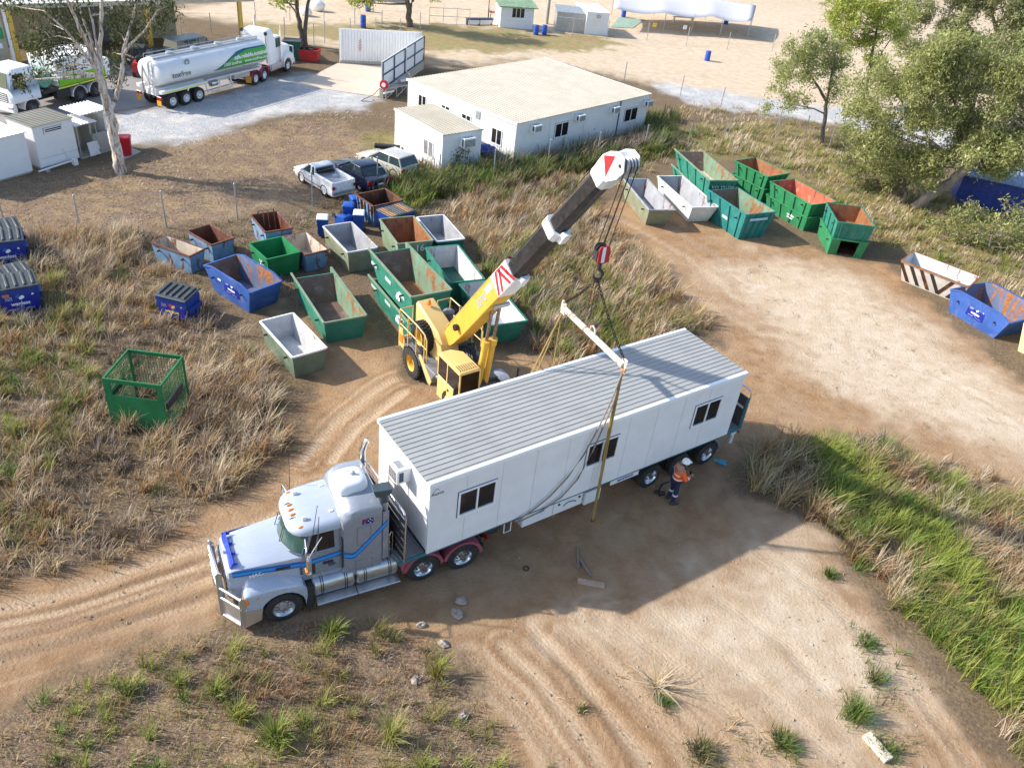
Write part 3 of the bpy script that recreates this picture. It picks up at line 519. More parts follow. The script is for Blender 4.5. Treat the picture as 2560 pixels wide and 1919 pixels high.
fb.build('frame', MT['navyline'], wB); b = MB(); b.path([(5.2, -.2, 2.8), (5.2, -.2, .9), (5.6, -.35, .6), (5.7, -.4, .1)], .05, 7); b.build('riser_pipe', MT['white'], wB)
b = MB(); b.lathe([(.05, -.08), (.34, -.08), (.36, 0), (.34, .08), (.05, .08)], (-.1, -.22, 1.1), 'X', 20); hr = b.build('hose_reel', plain('reel_red', (.55, .02, .03), .4), wB, smooth=.6); b = MB(); b.lathe([(.02, -.1), (.17, -.1), (.17, .1), (.02, .1)], (-.1, -.22, 1.1), 'X', 14); b.build('hub', MT['frame'], hr)
b = MB(); b.path([(-.1, .1, .8), (-.5, .5, .3), (-1.2, 1.0, .08), (-1.8, 1.0, .08), (-1.5, .3, .08), (-1.0, .2, .08)], .025, 6); b.build('hose', MT['dark'], hr)
pt = thing('pump_stand', 'rusty steel pump stand with braces below the framed screen', 'stand', (*at(985, 240)[:2], 0), .9)
b = MB()
for x in (-1.1, 0, 1.1): b.tube((x, -.3, 0), (x, -.3, .75), .04); b.tube((x, .3, 0), (x, .3, .75), .04)
for x in (-1.1, 0): b.tube((x, -.3, 0), (x + 1.1, -.3, .72), .03)
b.build('legs', MT['galv'], pt); MB().box(-1.2, 1.2, -.4, .4, .75, .83).build('platform', MT['conc'], pt); b = MB(); b.lathe([(.02, -.4), (.22, -.4), (.22, .4), (.02, .4)], (.9, 0, 1.1), 'X', 14); b.build('motor', MT['galv'], pt, smooth=.6); b = MB(); b.path([(-1.4, -.4, .5), (-.4, -.42, .55)], .07, 8); b.build('pipe', MT['white'], pt)

# -- small buildings beyond the far fence
q1 = lambda a, b: (1100 + .1899 * a, .1899 * b); q3 = lambda a, b: (1480 + .2351 * a, .2351 * b)
hA, hB = Vector(at(*q1(785, 365))[:2]), Vector(at(*q1(1215, 390))[:2]); d_ = hB - hA; hL = d_.length
gh = thing('green_roof_hut', 'white hut with mossy green roof and one dark window', 'building', (hA.x, hA.y, 0), math.atan2(d_.y, d_.x))
walls(gh, 0, hL, 0, 2.8, -.05, 2.25, MT['wallwhite']); b = MB(); b.hexa([(-.35, -.4, 2.15), (hL + .35, -.4, 2.15), (hL + .35, 3.2, 2.5), (-.35, 3.2, 2.5), (-.35, -.4, 2.25), (hL + .35, -.4, 2.25), (hL + .35, 3.2, 2.62), (-.35, 3.2, 2.62)]); b.build('roof', paint('mossy_roof', (.18, .30, .17), .7, .3, .5, dirtcol=(.45, .45, .38)), gh)
FH = Face((0, 0, 0), (1, 0, 0), (0, -1, 0)); window(gh, FH, hL * .33, hL * .72, 1.05, 2.1, 3, .05, line=False); b = MB(); FH.slabm(b, hL * .3, hL * .76, .9, 1.0, 0, .12); b.build('sill', MT['frame'], gh)
gA, gB = Vector(at(*q1(1515, 405))[:2]), Vector(at(*q1(1880, 440))[:2]); d_ = gB - gA; gL = d_.length
gs = thing('grey_iron_shed', 'grey corrugated iron shed beside a taller white one', 'shed', (gA.x, gA.y, 0), math.atan2(d_.y, d_.x)); b = MB(); pts = []
for k in range(int(gL / .16)): x = k * .16; pts += [(x, 0), (x + .08, -.04)]
b.prism([(x, y, 0) for x, y in pts] + [(gL, 0, 0), (gL, .1, 0), (0, .1, 0)], (0, 0, 1.95)); b.build('front_wall', MT['galv'], gs); MB().box(0, .08, .1, 2.2, 0, 1.95).build('end_wall', MT['galv'], gs); ribroof(gs, -.1, gL, -.1, 2.3, 1.98, MT['galv'], 'y', .2, .03, .05, z2=2.3)
b = MB(); b.box(gL * .05, gL * .95, -.09, -.05, 1.45, 1.5); b.build('rail', MT['frame'], gs)
wA_, wB_ = Vector(at(*q1(1890, 450))[:2]), Vector(at(*q1(2185, 468))[:2]); d_ = wB_ - wA_; wL = d_.length
ws = thing('white_iron_shed', 'white shed with pale roof and a wall light beside the shade canopy', 'shed', (wA_.x + .06, wA_.y, 0), math.atan2(d_.y, d_.x)); walls(ws, .05, wL, 0, 4.5, -.05, 2.3, MT['wallwhite']); ribroof(ws, -.05, wL + .1, -.1, 4.6, 2.33, MT['rooftan'] if 0 else MT['white'], 'y', .25, .03, .05)
b = MB(); b.box(1.2, 1.6, -.2, 0, 1.75, 2.05); b.build('wall_light', MT['galv'], ws)
# shade canopy
cp = [Vector(at(*q3(*q), z)) for q, z in (((230, 82), 2.3), ((780, 135), 2.2), ((1280, 170), 2.2), ((1700, 222), 2.1), ((1745, 60), 2.4), ((1250, -20), 2.6), ((700, -60), 2.6), ((240, -60), 2.5))]
cn = thing('shade_canopy', 'long sagging white shade canopy on thin posts', 'canopy', (cp[1].x, cp[1].y, 0)); o3 = Vector((cp[1].x, cp[1].y, 0)); b = MB(); nu = 24; F_ = cp[:4]; K_ = [cp[7], cp[6], cp[5], cp[4]]
def lerp_pl(P, t): t *= len(P) - 1; i = min(int(t), len(P) - 2); return P[i].lerp(P[i + 1], t - i)
g_ = []
for j in range(7):
    for i in range(nu + 1):
        u = i / nu; v = j / 6; p = lerp_pl(F_, u).lerp(lerp_pl(K_, u), v); sag = .35 * math.sin(math.pi * ((u * 3) % 1)) * (1 - v); g_.append(tuple(p - o3 - Vector((0, 0, sag - .25 * math.sin(math.pi * v)))))
b.add(g_, [(j * (nu + 1) + i, j * (nu + 1) + i + 1, (j + 1) * (nu + 1) + i + 1, (j + 1) * (nu + 1) + i) for j in range(6) for i in range(nu)]); cl = b.build('canopy_sheet', plain('grey_white_fabric', (.52, .52, .57), .8, var=.05), cn, smooth=1.2); md = cl.modifiers.new('s', 'SOLIDIFY'); md.thickness = .02
for q in ((1650, 400), (1355, 385), (1050, 355), (755, 330)): p = at(*q3(*q)) - o3; b = MB(); b.tube(p, p + Vector((0, 0, 2.15)), .04); b.build('post', MT['galv'], cn)
for q in cp[4:]: b = MB(); p = q - o3; b.tube((p.x, p.y, 0), p, .04); b.build('post', MT['galv'], cn)
m_ = [at(*q3(*q)) for q in ((200, 292), (430, 305), (560, 215), (285, 190))]; b = MB(); b.prism([(p.x, p.y, 0) for p in m_], (0, 0, .05)); tag(b.build('ground_mat', paint('green_matting', (.26, .38, .33), .85)), 'pale green mat lying under the shade canopy', 'mat')
tb_ = thing('bench_table', 'narrow bench table under the shade canopy', 'table', (*at(*q3(960, 250))[:2], 0), .28); MB().box(-1.4, 1.4, -.25, .25, .68, .74).build('table_top', MT['timberw'], tb_); [MB().box(x - .04, x + .04, -.2, .2, 0, .68).build('leg', MT['galv'], tb_) for x in (-1.2, 1.2)]
for q, col, lb in (((668, 268), 'sign_yellow', 'small yellow warning sign hung on the far fence'), ((990, 293), 'sign_white', 'small white notice hung on the far fence')):
    p = at(*q3(*q), .9); b = MB(); b.box(-.22, .22, -.02, .02, -.22, .22); o = b.build('fence_sign', plain(col, (.75, .5, .03) if 'yellow' in col else (.8, .78, .75), .5)); o.location = p; o.rotation_euler = (0, 0, .25); tag(o, lb, 'sign')

# -- fences
def fence(name, label, pts, hgt=2.0, wires=(.15, .75, 1.4, 1.95), r=.04, cat='fence', mesh=False):
    P = [at(*q) for q in pts]; o = P[0]; t = thing(name, label, cat, (o.x, o.y, 0)); b0 = MB(); b0.tube((0, 0, 0), (0, 0, hgt), r, 7); b0.lathe([(r * 1.1, hgt), (.01, hgt + .03)], n=7); pr = b0.build('post', MT['galv'], t)
    for k, p in enumerate(P):
        q = pr if k == 0 else inst(pr, t); q.location = (p.x - o.x, p.y - o.y, 0); q.rotation_euler = (random.uniform(-.03, .03), random.uniform(-.03, .03), 0)
    for z in wires:
        b = MB(); b.path([(p.x - o.x, p.y - o.y, z * hgt / 2) for p in P], .0035, 4); b.build('wire', MT['galv'], t)
    if mesh:
        b = MB()
        for a, c in zip(P[:-1], P[1:]):
            L = (c - a).length; n = int(L / .3)
            for k in range(n):
                for s in (1, -1):
                    p = a.lerp(c, k / n) - o; d = (c - a).normalized() * s; q = p + d * min(hgt * .9, 1.6); b.add([p + Vector((0, 0, .1)), p + d * .012 + Vector((0, 0, .1)), q + d * .012 + Vector((0, 0, hgt * .95)), q + Vector((0, 0, hgt * .95))], [(0, 1, 2, 3)])
        m_ = b.build('chain_mesh', MT['galv'], t); m_['kind'] = 'stuff'
    return t
fence('yard_fence', 'thin galvanised post fence running between the parked cars and the bins', [(-160, 600), (22, 592), (202, 583), (417, 570), (594, 548), (782, 515), (943, 473)])
fence('office_fence', 'galvanised post fence in tall weeds in front of the white office', [(1096, 464), (1233, 451), (1367, 421), (1490, 400), (1608, 380), (1717, 375), (1815, 362), (1935, 360), (2069, 377)])
b = MB(); p = at(943, 473); q = at(990, 474); b.tube((p.x, p.y, 1.35), (p.x + .35, p.y + .05, 1.42), .03); b.tube((p.x + .35, p.y + .05, 1.42), (q.x, q.y, 0), .03); tag(b.build('fence_brace', MT['galv'], smooth=.6), 'bent galvanised brace at the end post behind the dark sedan', 'brace')
fence('far_fence', 'pale post fence in front of the shade canopy', [(1430, 92), (1516, 98), (1616, 103), (1715, 114), (1817, 126), (1929, 130)], 1.9)
fence('tree_fence', 'dark wire fence behind the tanker and red skip', [(455, 88), (530, 88), (640, 93), (712, 97), (785, 113), (812, 108), (876, 98), (940, 96), (1000, 98)], 1.9)
fence('back_fence', 'light wire fence line behind the blue barrel near the top', [(640, 52), (725, 54), (810, 57), (887, 63), (955, 70), (1051, 76)], 1.7)
fence('road_fence', 'sparse post fence along the gravel road below the small tree', [(1560, 205), (1700, 240), (1800, 270), (1941, 323), (2010, 345)], 1.8)
gt = thing('wire_gate', 'wide open mesh gate beside the dark trunk at the top', 'gate', (*at(1073, 62)[:2], 0), .35)
b = MB()
for x in (0, 1.5, 3.0, 4.4): b.tube((x, 0, .1), (x, 0, 1.7), .03)
for z in (.12, .9, 1.7): b.tube((0, 0, z), (4.4, 0, z), .025)
b.build('gate_frame', MT['galv'], gt)
th = thing('water_trough', 'low pale trough on dark legs beside the mossy roofed hut', 'trough', (*at(1166, 62)[:2], 0), math.atan2(1.66, 2.76)); MB().box(0, 3.1, -.25, .25, .55, .68).build('trough', MT['navyline'], th); MB().box(.1, 2.95, -.2, .2, .1, .5).build('tank', MT['white'], th); [MB().box(x - .05, x + .05, -.2, .2, 0, .55).build('leg', MT['dark'], th) for x in (.05, 1.5, 3.0)]
def pole(px, h, r, mat, label, name='pole'):
    p = at(*px); b = MB(); b.tube((0, 0, 0), (0, 0, h), r, 10, r * .85); o = b.build(name, mat, smooth=.6); o.location = (p.x, p.y, 0); return tag(o, label, 'pole')
pole((1366, 60), 5.5, .22, MT['conc'], 'thick grey power pole beside the mossy roofed hut', 'power_pole'); pole((1220, 47), 4, .05, MT['dark'], 'thin dark pole left of the mossy roofed hut', 'thin_pole')
tr_ = thing('garden_trolley', 'small rusty trolley frame left of the mossy roofed hut', 'trolley', (*at(1235, 48)[:2], 0), .4); MB().box(-.6, .6, -.4, .4, .7, .76).build('tray', MT['red'], tr_); [MB().box(x - .03, x + .03, y - .03, y + .03, 0, 1.0).build('leg', MT['dark'], tr_) for x in (-.55, .55) for y in (-.35, .35)]
# barrels
def barrel_mesh():
    b = MB(); b.lathe([(.02, 0), (.27, 0), (.29, .03), (.29, .28), (.305, .30), (.29, .32), (.29, .58), (.305, .60), (.29, .62), (.29, .86), (.27, .9), (.02, .9)], n=18); o = b.build('blue_barrel', paint('barrel_blue', (.025, .09, .46), .35, .1, .1), smooth=.6); l = MB(); l.lathe([(.02, .905), (.24, .905), (.24, .93), (.02, .93)], n=16); l.build('lid', plain('barrel_lid', (.02, .06, .3), .4), o); return o
b0 = barrel_mesh()
BARS = [((1767, 152), 'lone blue barrel standing on open pale sand right of the office'), ((908, 70), 'tall blue barrel on sand above the corrugated screen'), ((920, 29), 'blue barrel half under hanging leaves at the top'), ((1339, 87), 'left one of two blue barrels in front of the power pole'), ((1360, 87), 'right one of two blue barrels in front of the power pole'), ((1558, 43), 'blue barrel at the left end of the shade canopy'), ((1814, 61), 'dark blue barrel behind the right canopy posts')]
for k, (q, l) in enumerate(BARS):
    o = b0 if k == 0 else copy_tree(b0); p = at(*q); o.location = (p.x, p.y, 0); o.scale = (1, 1, 1.3 if k == 1 else 1.05); tag(o, l, 'barrel', 'blue plastic barrels')
def bag(px, s, label, sd):
    rg = random.Random(sd); b = MB(); b.sphere((0, 0, .45 * s), .62 * s, 14, 9, (1.1, .8, .85)); b.v = [(x * (1 + .1 * math.sin(9 * z + sd)), y * (1 + .1 * math.cos(8 * x)), max(0, z + rg.uniform(-.04, .04))) for x, y, z in b.v]; o = b.build('wrapped_bale', plain('white_wrap', (.82, .82, .84), .5, var=.04), smooth=1.); p = at(*q) if 0 else at(*px); o.location = (p.x, p.y, 0); tag(o, label, 'bale', 'white wrapped bales')
bag((795, 28), 1.15, 'large white wrapped bale in the open behind the forked tree', 2); bag((765, 40), .95, 'smaller white bale half hidden by the forked trunks', 5)
pp = thing('pallet_sheets', 'flat white sheets lying on the sand above the framed screen', 'sheets', (*at(1015, 88)[:2], 0), .3); MB().box(-.7, .7, -.5, .5, 0, .12).build('sheet', MT['white'], pp)
# distant grey/brown shed roofs just inside the top edge
for q, w, d, h, mt, lb in (((870, -6), 6.5, 4., 2.3, 'galv', 'low grey shed roof cut by the top edge above the blue barrel'), ((1500, -14), 7, 4, 2.2, 'frame', 'white roof edge cut by the top edge behind the power pole')):
    p = at(*q); t = thing('far_shed', lb, 'shed', (p.x, p.y, 0), .25); walls(t, -w / 2, w / 2, 0, d, 0, h, MT['wallwhite']); ribroof(t, -w / 2 - .2, w / 2 + .2, -.2, d + .2, h + .03, MT[mt], 'y', .3, .03, .06)
# blue lean-to under the right trees
p = at(2412, 436, 2.0); bs = thing('blue_shed', 'low blue sheet metal shed half hidden by branches on the right', 'shed', (p.x, p.y, 0), -.32); b = MB(); MB().box(0, 7, 0, .1, 0, 2.0).build('front_wall', MT['bluetarp'], bs); MB().box(0, .1, .1, 3.2, 0, 2.2).build('end_wall', MT['bluetarp'], bs); ribroof(bs, -.3, 7.2, -.2, 3.3, 2.02, paint('pale_blue_roof', (.18, .26, .42), .5, .3, .5, dirtcol=(.35, .38, .4)), 'y', .22, .04, .06, z2=2.45)
# ---------------------------------------------------------------- vehicles
_wc = {}
def wheel(par, x, y, z, r, w, out, style='alloy', rimc=None, dual=0.):
    """out = +1 / -1: which way the outer face looks along Y"""
    key = (r, w, style, rimc, dual)
    if key not in _wc:
        ri = r * .56; b = MB(); n = 28
        prof = [(ri, -w / 2), (r * .86, -w / 2), (r * .96, -w * .46), (r, -w * .38), (r, -w * .14), (r * .975, -w * .12), (r * .975, -w * .06), (r, -w * .04), (r, w * .04), (r * .975, w * .06), (r * .975, w * .12), (r, w * .14), (r, w * .38), (r * .96, w * .46), (r * .86, w / 2), (ri, w / 2)]
        b.lathe(prof, axis='Y', n=n, caps=False)
        if dual: b.lathe([(p, q - dual) for p, q in prof], axis='Y', n=n, caps=False)
        if style == 'lug':
            for k in range(26):
                a = 2 * math.pi * k / 26
                for s in (-1, 1):
                    a2 = a + (math.pi / 26 if s > 0 else 0); M = Matrix.Rotation(-a2, 3, 'Y'); b.obox(M @ Vector((r + .01, s * w * .24, 0)), (.05, w * .44, r * .13), M)
        rm = MB(); rc = MT[rimc or ('alu' if style == 'alloy' else 'white')]
        if style == 'lug': rp = [(.02, w * .05), (r * .22, w * .05), (r * .24, -w * .1), (r * .42, -w * .12), (r * .46, w * .3), (r * .58, w * .44)]
        elif style == 'dish': rp = [(.02, w * .55), (r * .18, w * .55), (r * .22, w * .1), (r * .26, -w * .05), (r * .46, -w * .1), (r * .52, w * .35), (r * .585, w * .52)]
        else: rp = [(.02, w * .62), (r * .17, w * .6), (r * .2, w * .3), (r * .46, w * .22), (r * .52, w * .4), (r * .585, w * .53)]
        rm.lathe(rp + [(r * .56, -w * .4), (.02, -w * .4)], axis='Y', n=n)
        _wc[key] = (b, rm, rc)
        b._o = None
    b, rm, rc = _wc[key]
    if b._o is None:
        t = b.build('wheel', MT['tyre'], par, smooth=.6); rr = rm.build('rim', rc, t, smooth=.5)
        if style in ('alloy',):
            g = MB()
            for k in range(10): a = 2 * math.pi * k / 10; g.lathe([(.008, w * .2), (.024, w * .2), (.024, w * .33), (.008, w * .33)], (r * .38 * math.cos(a), 0, r * .38 * math.sin(a)), 'Y', 6)
            g.build('wheel_nuts', MT['chrome'], t)
        if style == 'dish':
            g = MB()
            for k in range(8): a = 2 * math.pi * k / 8; g.lathe([(.004, -w * .06), (.035, -w * .06), (.035, -w * .03), (.004, -w * .03)], (r * .36 * math.cos(a), 0, r * .36 * math.sin(a)), 'Y', 8)
            g.build('hand_holes', MT['dark'], t)
        b._o = t
    else: t = copy_tree(b._o, par)
    t.location = (x, y, z); t.rotation_euler = (0, random.uniform(0, 1), 0 if out > 0 else math.pi); return t
def cyl(par, name, p0, p1, r, mat, n=16, r1=None, smooth=.6): b = MB(); b.tube(p0, p1, r, n, r1); return b.build(name, mat, par, smooth=smooth)
def boxp(par, name, q, mat, bevel=0., segs=1): b = MB(); b.box(*q); return b.build(name, mat, par, bevel=bevel, segs=segs)
def sect(w, zb, zs, zt, c=.08, crown=.03):   # rounded cross-section ring (y, z)
    return [(-w, zb), (-w, zs - c), (-w + c * .3, zs - c * .3), (-w + c, zs), (-w * .55, zt), (0, zt + crown), (w * .55, zt), (w - c, zs), (w - c * .3, zs - c * .3), (w, zs - c), (w, zb)]
def xloft(st, mats, par, name, smooth=.55): b = MB(); b.loft([[(x, y, z) for y, z in rg] for x, rg in st]); return b.build(name, mats, par, smooth=smooth)
def strip(par, pts, w, y, mat, name='stripe', sgn=1):   # painted band along a polyline in the xz plane at depth y (y may be a list)
    b = MB()
    for i in range(len(pts) - 1):
        (x0, z0), (x1, z1) = pts[i], pts[i + 1]; ya, yb = (y[i], y[i + 1]) if isinstance(y, list) else (y, y)
        b.hexa([(x0, ya, z0 - w / 2), (x1, yb, z1 - w / 2), (x1, yb + .004 * sgn, z1 - w / 2), (x0, ya + .004 * sgn, z0 - w / 2), (x0, ya, z0 + w / 2), (x1, yb, z1 + w / 2), (x1, yb + .004 * sgn, z1 + w / 2), (x0, ya + .004 * sgn, z0 + w / 2)])
    return b.build(name, mat, par)

# ---- the silver prime mover
TY = R_(210); T = thing('prime_mover', 'silver bonneted prime mover with blue stripes and alloy bull bar hauling the white building', 'truck', (-6.17, 15.74), TY)
S, SL = MT['silver'], MT['silver_lit']  # one silver paint; SL is a lighter copy with sunlight in its colour
b = MB(); b.box(-6.3, 1.0, -.45, -.33, .55, .85); b.box(-6.3, 1.0, .33, .45, .55, .85); b.box(-6.2, .9, -.33, .33, .6, .72); b.build('chassis', MT['dark'], T)
xloft([(1.34, sect(.66, .95, 1.86, 1.90, .1)), (1.28, sect(.72, .95, 1.98, 2.02, .1)), (1.1, sect(.76, .95, 2.04, 2.08, .1)), (.4, sect(.84, 1.0, 2.08, 2.14, .1)), (-.25, sect(.91, 1.05, 2.10, 2.19, .09)), (-.66, sect(.945, 1.1, 2.12, 2.22, .08))], SL, T, 'bonnet')
b = MB(); b.box(1.33, 1.36, -.56, .56, .9, 1.84)
gr = b.build('grille', MT['dark'], T); b = MB()
for k in range(9): y = -.5 + k * .125; b.box(1.36, 1.375, y - .012, y + .012, .92, 1.82)
b.build('grille_bars', MT['chrome'], gr)
for sg in (1, -1):
    rings = []
    arch = [(.63 * math.cos(a), .53 + .63 * math.sin(a)) for a in np.linspace(R_(190), R_(-15), 12)]
    for yy, dz, k in ((.68, .24, 1.), (.92, .13, 1.), (1.08, .03, 1.), (1.17, -.03, 1.), (1.2, -.12, .97)):
        out = [(.99, .86), (1.03, 1.2), (.98, 1.36 + dz * .4), (.82, 1.43 + dz), (.45, 1.45 + dz), (.05, 1.43 + dz), (-.32, 1.36 + dz), (-.58, 1.26 + dz * .8), (-.68, 1.1), (-.70, .8)]
        rings.append([(x * k, sg * yy, z) for x, z in out[::-1]] + [(x, sg * yy, z) for x, z in arch[::-1]])
    b = MB(); b.loft(rings); fd = b.build('fender', SL, T, smooth=.7)
    hl = boxp(fd, 'headlight', (.93, 1.045, sg * .72, sg * 1.02, 1.08, 1.3) if sg > 0 else (.93, 1.045, -1.02, -.72, 1.08, 1.3), MT['clear' if 0 else 'chrome'], .02)
    boxp(fd, 'indicator', (.90, 1.05, 1.03, 1.215, 1.06, 1.3) if sg > 0 else (.90, 1.05, -1.215, -1.03, 1.06, 1.3), MT['amber'], .02)
    boxp(fd, 'side_lamp', (.62, .70, 1.195, 1.21, 1.2, 1.25) if sg > 0 else (.62, .70, -1.21, -1.195, 1.2, 1.25), MT['amber'])
    b = MB(); b.prism([(-.62, sg * .75, .2), (-.82, sg * .75, .2), (-.86, sg * .75, 1.1), (-.70, sg * .75, 1.12)], (0, sg * .44, 0)); b.build('mud_flap', MT['dark'], T)
    for k in range(3): boxp(T, 'air_cleaner_slot', ((-.62 - .0, -.56, .955, .975, 1.45 + k * .1, 1.5 + k * .1) if sg > 0 else (-.62, -.56, -.975, -.955, 1.45 + k * .1, 1.5 + k * .1)), MT['dark'])
    # bull bar wing
    b = MB(); A, B_ = Vector((1.54, sg * .58, 0)), Vector((1.10, sg * 1.22, 0))
    for z in (1.36, .98, .27): b = MB(); b.tube(A + Vector((0, 0, z)), B_ + Vector((0, 0, z)), .048, 10); b.build('bull_bar_rail', MT['alu'], T, smooth=.6)
    b = MB(); b.prism([A + Vector((-.01, 0, .3)), B_ + Vector((-.01, 0, .3)), B_ + Vector((-.01, 0, .93)), A + Vector((-.01, 0, .93))], (-.02, 0, 0)); b.build('bull_bar_plate', MT['alu'], T)
    b = MB(); b.prism([(1.06, sg * 1.22, .2), (1.2, sg * 1.22, .2), (1.16, sg * 1.22, 1.36), (1.1, sg * 1.22, 1.42), (1.0, sg * 1.22, 1.36), (1.0, sg * 1.22, 1.0)], (0, -sg * .05, 0)); b.build('bull_bar_upright', MT['alu'], T, bevel=.01)
    b = MB(); b.prism([(1.42, sg * .58, .25), (1.63, sg * .58, .25), (1.62, sg * .58, 1.86), (1.54, sg * .58, 1.94), (1.45, sg * .58, 1.86)], (0, -sg * .05, 0)); b.build('bull_bar_upright', MT['alu'], T, bevel=.01)
    b = MB(); b.hexa([(.62, sg * 1.19, .36), (1.06, sg * 1.19, .22), (1.06, sg * 1.235, .22), (.62, sg * 1.235, .36), (.55, sg * 1.19, .86), (1.06, sg * 1.19, .92), (1.06, sg * 1.235, .92), (.55, sg * 1.235, .86)]); b.build('bumper_end', MT['alu'], T, bevel=.01)
for z in (1.86, 1.56, 1.26, .96): b = MB(); b.tube((1.58, -.56, z), (1.54, .56, z), .05, 10); b.build('bull_bar_rail', MT['alu'], T, smooth=.6)
boxp(T, 'bull_bar_plate', (1.53, 1.55, -.55, .55, .28, .9), MT['alu'], .01)
b = MB(); b.box(1.0, 1.10, -1.19, 1.19, .42, .84); b.build('bumper', MT['alu'], T, bevel=.03)
b = MB(); b.lathe([(.01, 1.9), (.05, 1.9), (.05, 2.06), (.01, 2.1)], (1.54, -.58, 0), n=10); b.build('marker_post', MT['chrome'], T, smooth=.6)
boxp(T, 'number_plate', (1.552, 1.56, -.2, .2, .45, .57), MT['frame'])
df = MB(); df.prism([(1.21, -.63, 2.03), (1.23, -.63, 2.03), (1.12, -.63, 2.22), (1.10, -.63, 2.22)], (0, 1.26, 0)); d_ = df.build('bonnet_deflector', MT['deflector'], T, bevel=.006)
for y in (-.6, -.2, .2, .6): boxp(d_, 'clip', (1.0, 1.12, y - .015, y + .015, 2.1, 2.18), MT['deflector'])
b = MB(); b.prism([(1.22, -.05, 2.03), (1.3, -.05, 2.0), (1.25, -.05, 2.12)], (0, .1, 0)); b.build('mascot', MT['chrome'], T, bevel=.01)
text('MACK', .17, MT['white'], T, (.55, .865, 1.80), (math.pi / 2, 0, math.pi + .09), 'lettering', bold=.006); text('MACK', .17, MT['white'], T, (.55, -.865, 1.80), (math.pi / 2, 0, .09), 'lettering', bold=.006)
for sg in (1, -1):
    hy = [sg * .782, sg * .86, sg * .935, sg * .952]; hp = [(1.2, 1.93), (.4, 1.90), (-.3, 1.86), (-.6, 1.84)]
    strip(T, hp, .21, hy, MT['bluest'], sgn=sg); strip(T, hp, .09, [q + sg * .005 for q in hy], MT['bluelt'], sgn=sg)
    dp = [(-.62, 1.83), (-1.15, 1.87), (-1.72, 1.92)]; strip(T, dp, .20, sg * .972, MT['bluest'], sgn=sg); strip(T, dp, .09, sg * .977, MT['bluelt'], sgn=sg)
    sp = [(-1.78, 1.90), (-1.98, 1.80), (-2.1, 1.82), (-2.55, 2.28), (-3.04, 2.80)]; strip(T, sp, .22, sg * 1.112, MT['bluest'], sgn=sg); strip(T, sp, .10, sg * 1.117, MT['bluelt'], sgn=sg)
    boxp(T, 'bonnet_vent', (-.38, .08, sg * .90, sg * .945, 1.82, 1.9) if sg > 0 else (-.38, .08, -.945, -.90, 1.82, 1.9), MT['dark'])
# cab
b = MB(); b.box(-1.76, -.6, -.965, .965, 1.15, 2.16); b.build('cab_body', S, T, bevel=.03)
b = MB(); rows = []
for zt, xc, xe, hw in ((2.10, -.16, -.66, .93), (2.88, -.50, -.86, .86)):
    rows.append([(xc + (xe - xc) * abs(t) ** 2.2, hw * t, zt + (.06 if zt < 2.5 else 0) * abs(t) ** 2) for t in np.linspace(-1, 1, 15)])
b.loft([rows[0] + [(p[0] - .04, p[1], p[2]) for p in rows[0][::-1]], rows[1] + [(p[0] - .04, p[1], p[2]) for p in rows[1][::-1]]]); wsd = b.build('windscreen', MT['wsglass'], T, smooth=.8)
b = MB(); b.path([(p[0] + .015, p[1], p[2]) for p in rows[0]], .035, 6); b.path([(p[0] + .015, p[1], p[2]) for p in rows[1]], .03, 6)
for k in (0, -1): b.path([rows[0][k], rows[1][k]], .04, 6)
b.build('windscreen_seal', MT['navyline'], wsd, smooth=.8)
b = MB(); b.path([(-.17, .25, 2.14), (-.34, .12, 2.6)], .012, 5); b.path([(-.2, -.45, 2.14), (-.36, -.5, 2.6)], .012, 5); b.build('wiper', MT['black'], wsd)
b = MB(); b.hexa([(-.32, -.15, 2.28), (-.32, .28, 2.28), (-.5, .28, 2.2), (-.5, -.15, 2.2), (-.305, -.15, 2.29), (-.305, .28, 2.29), (-.48, .28, 2.215), (-.48, -.15, 2.215)])
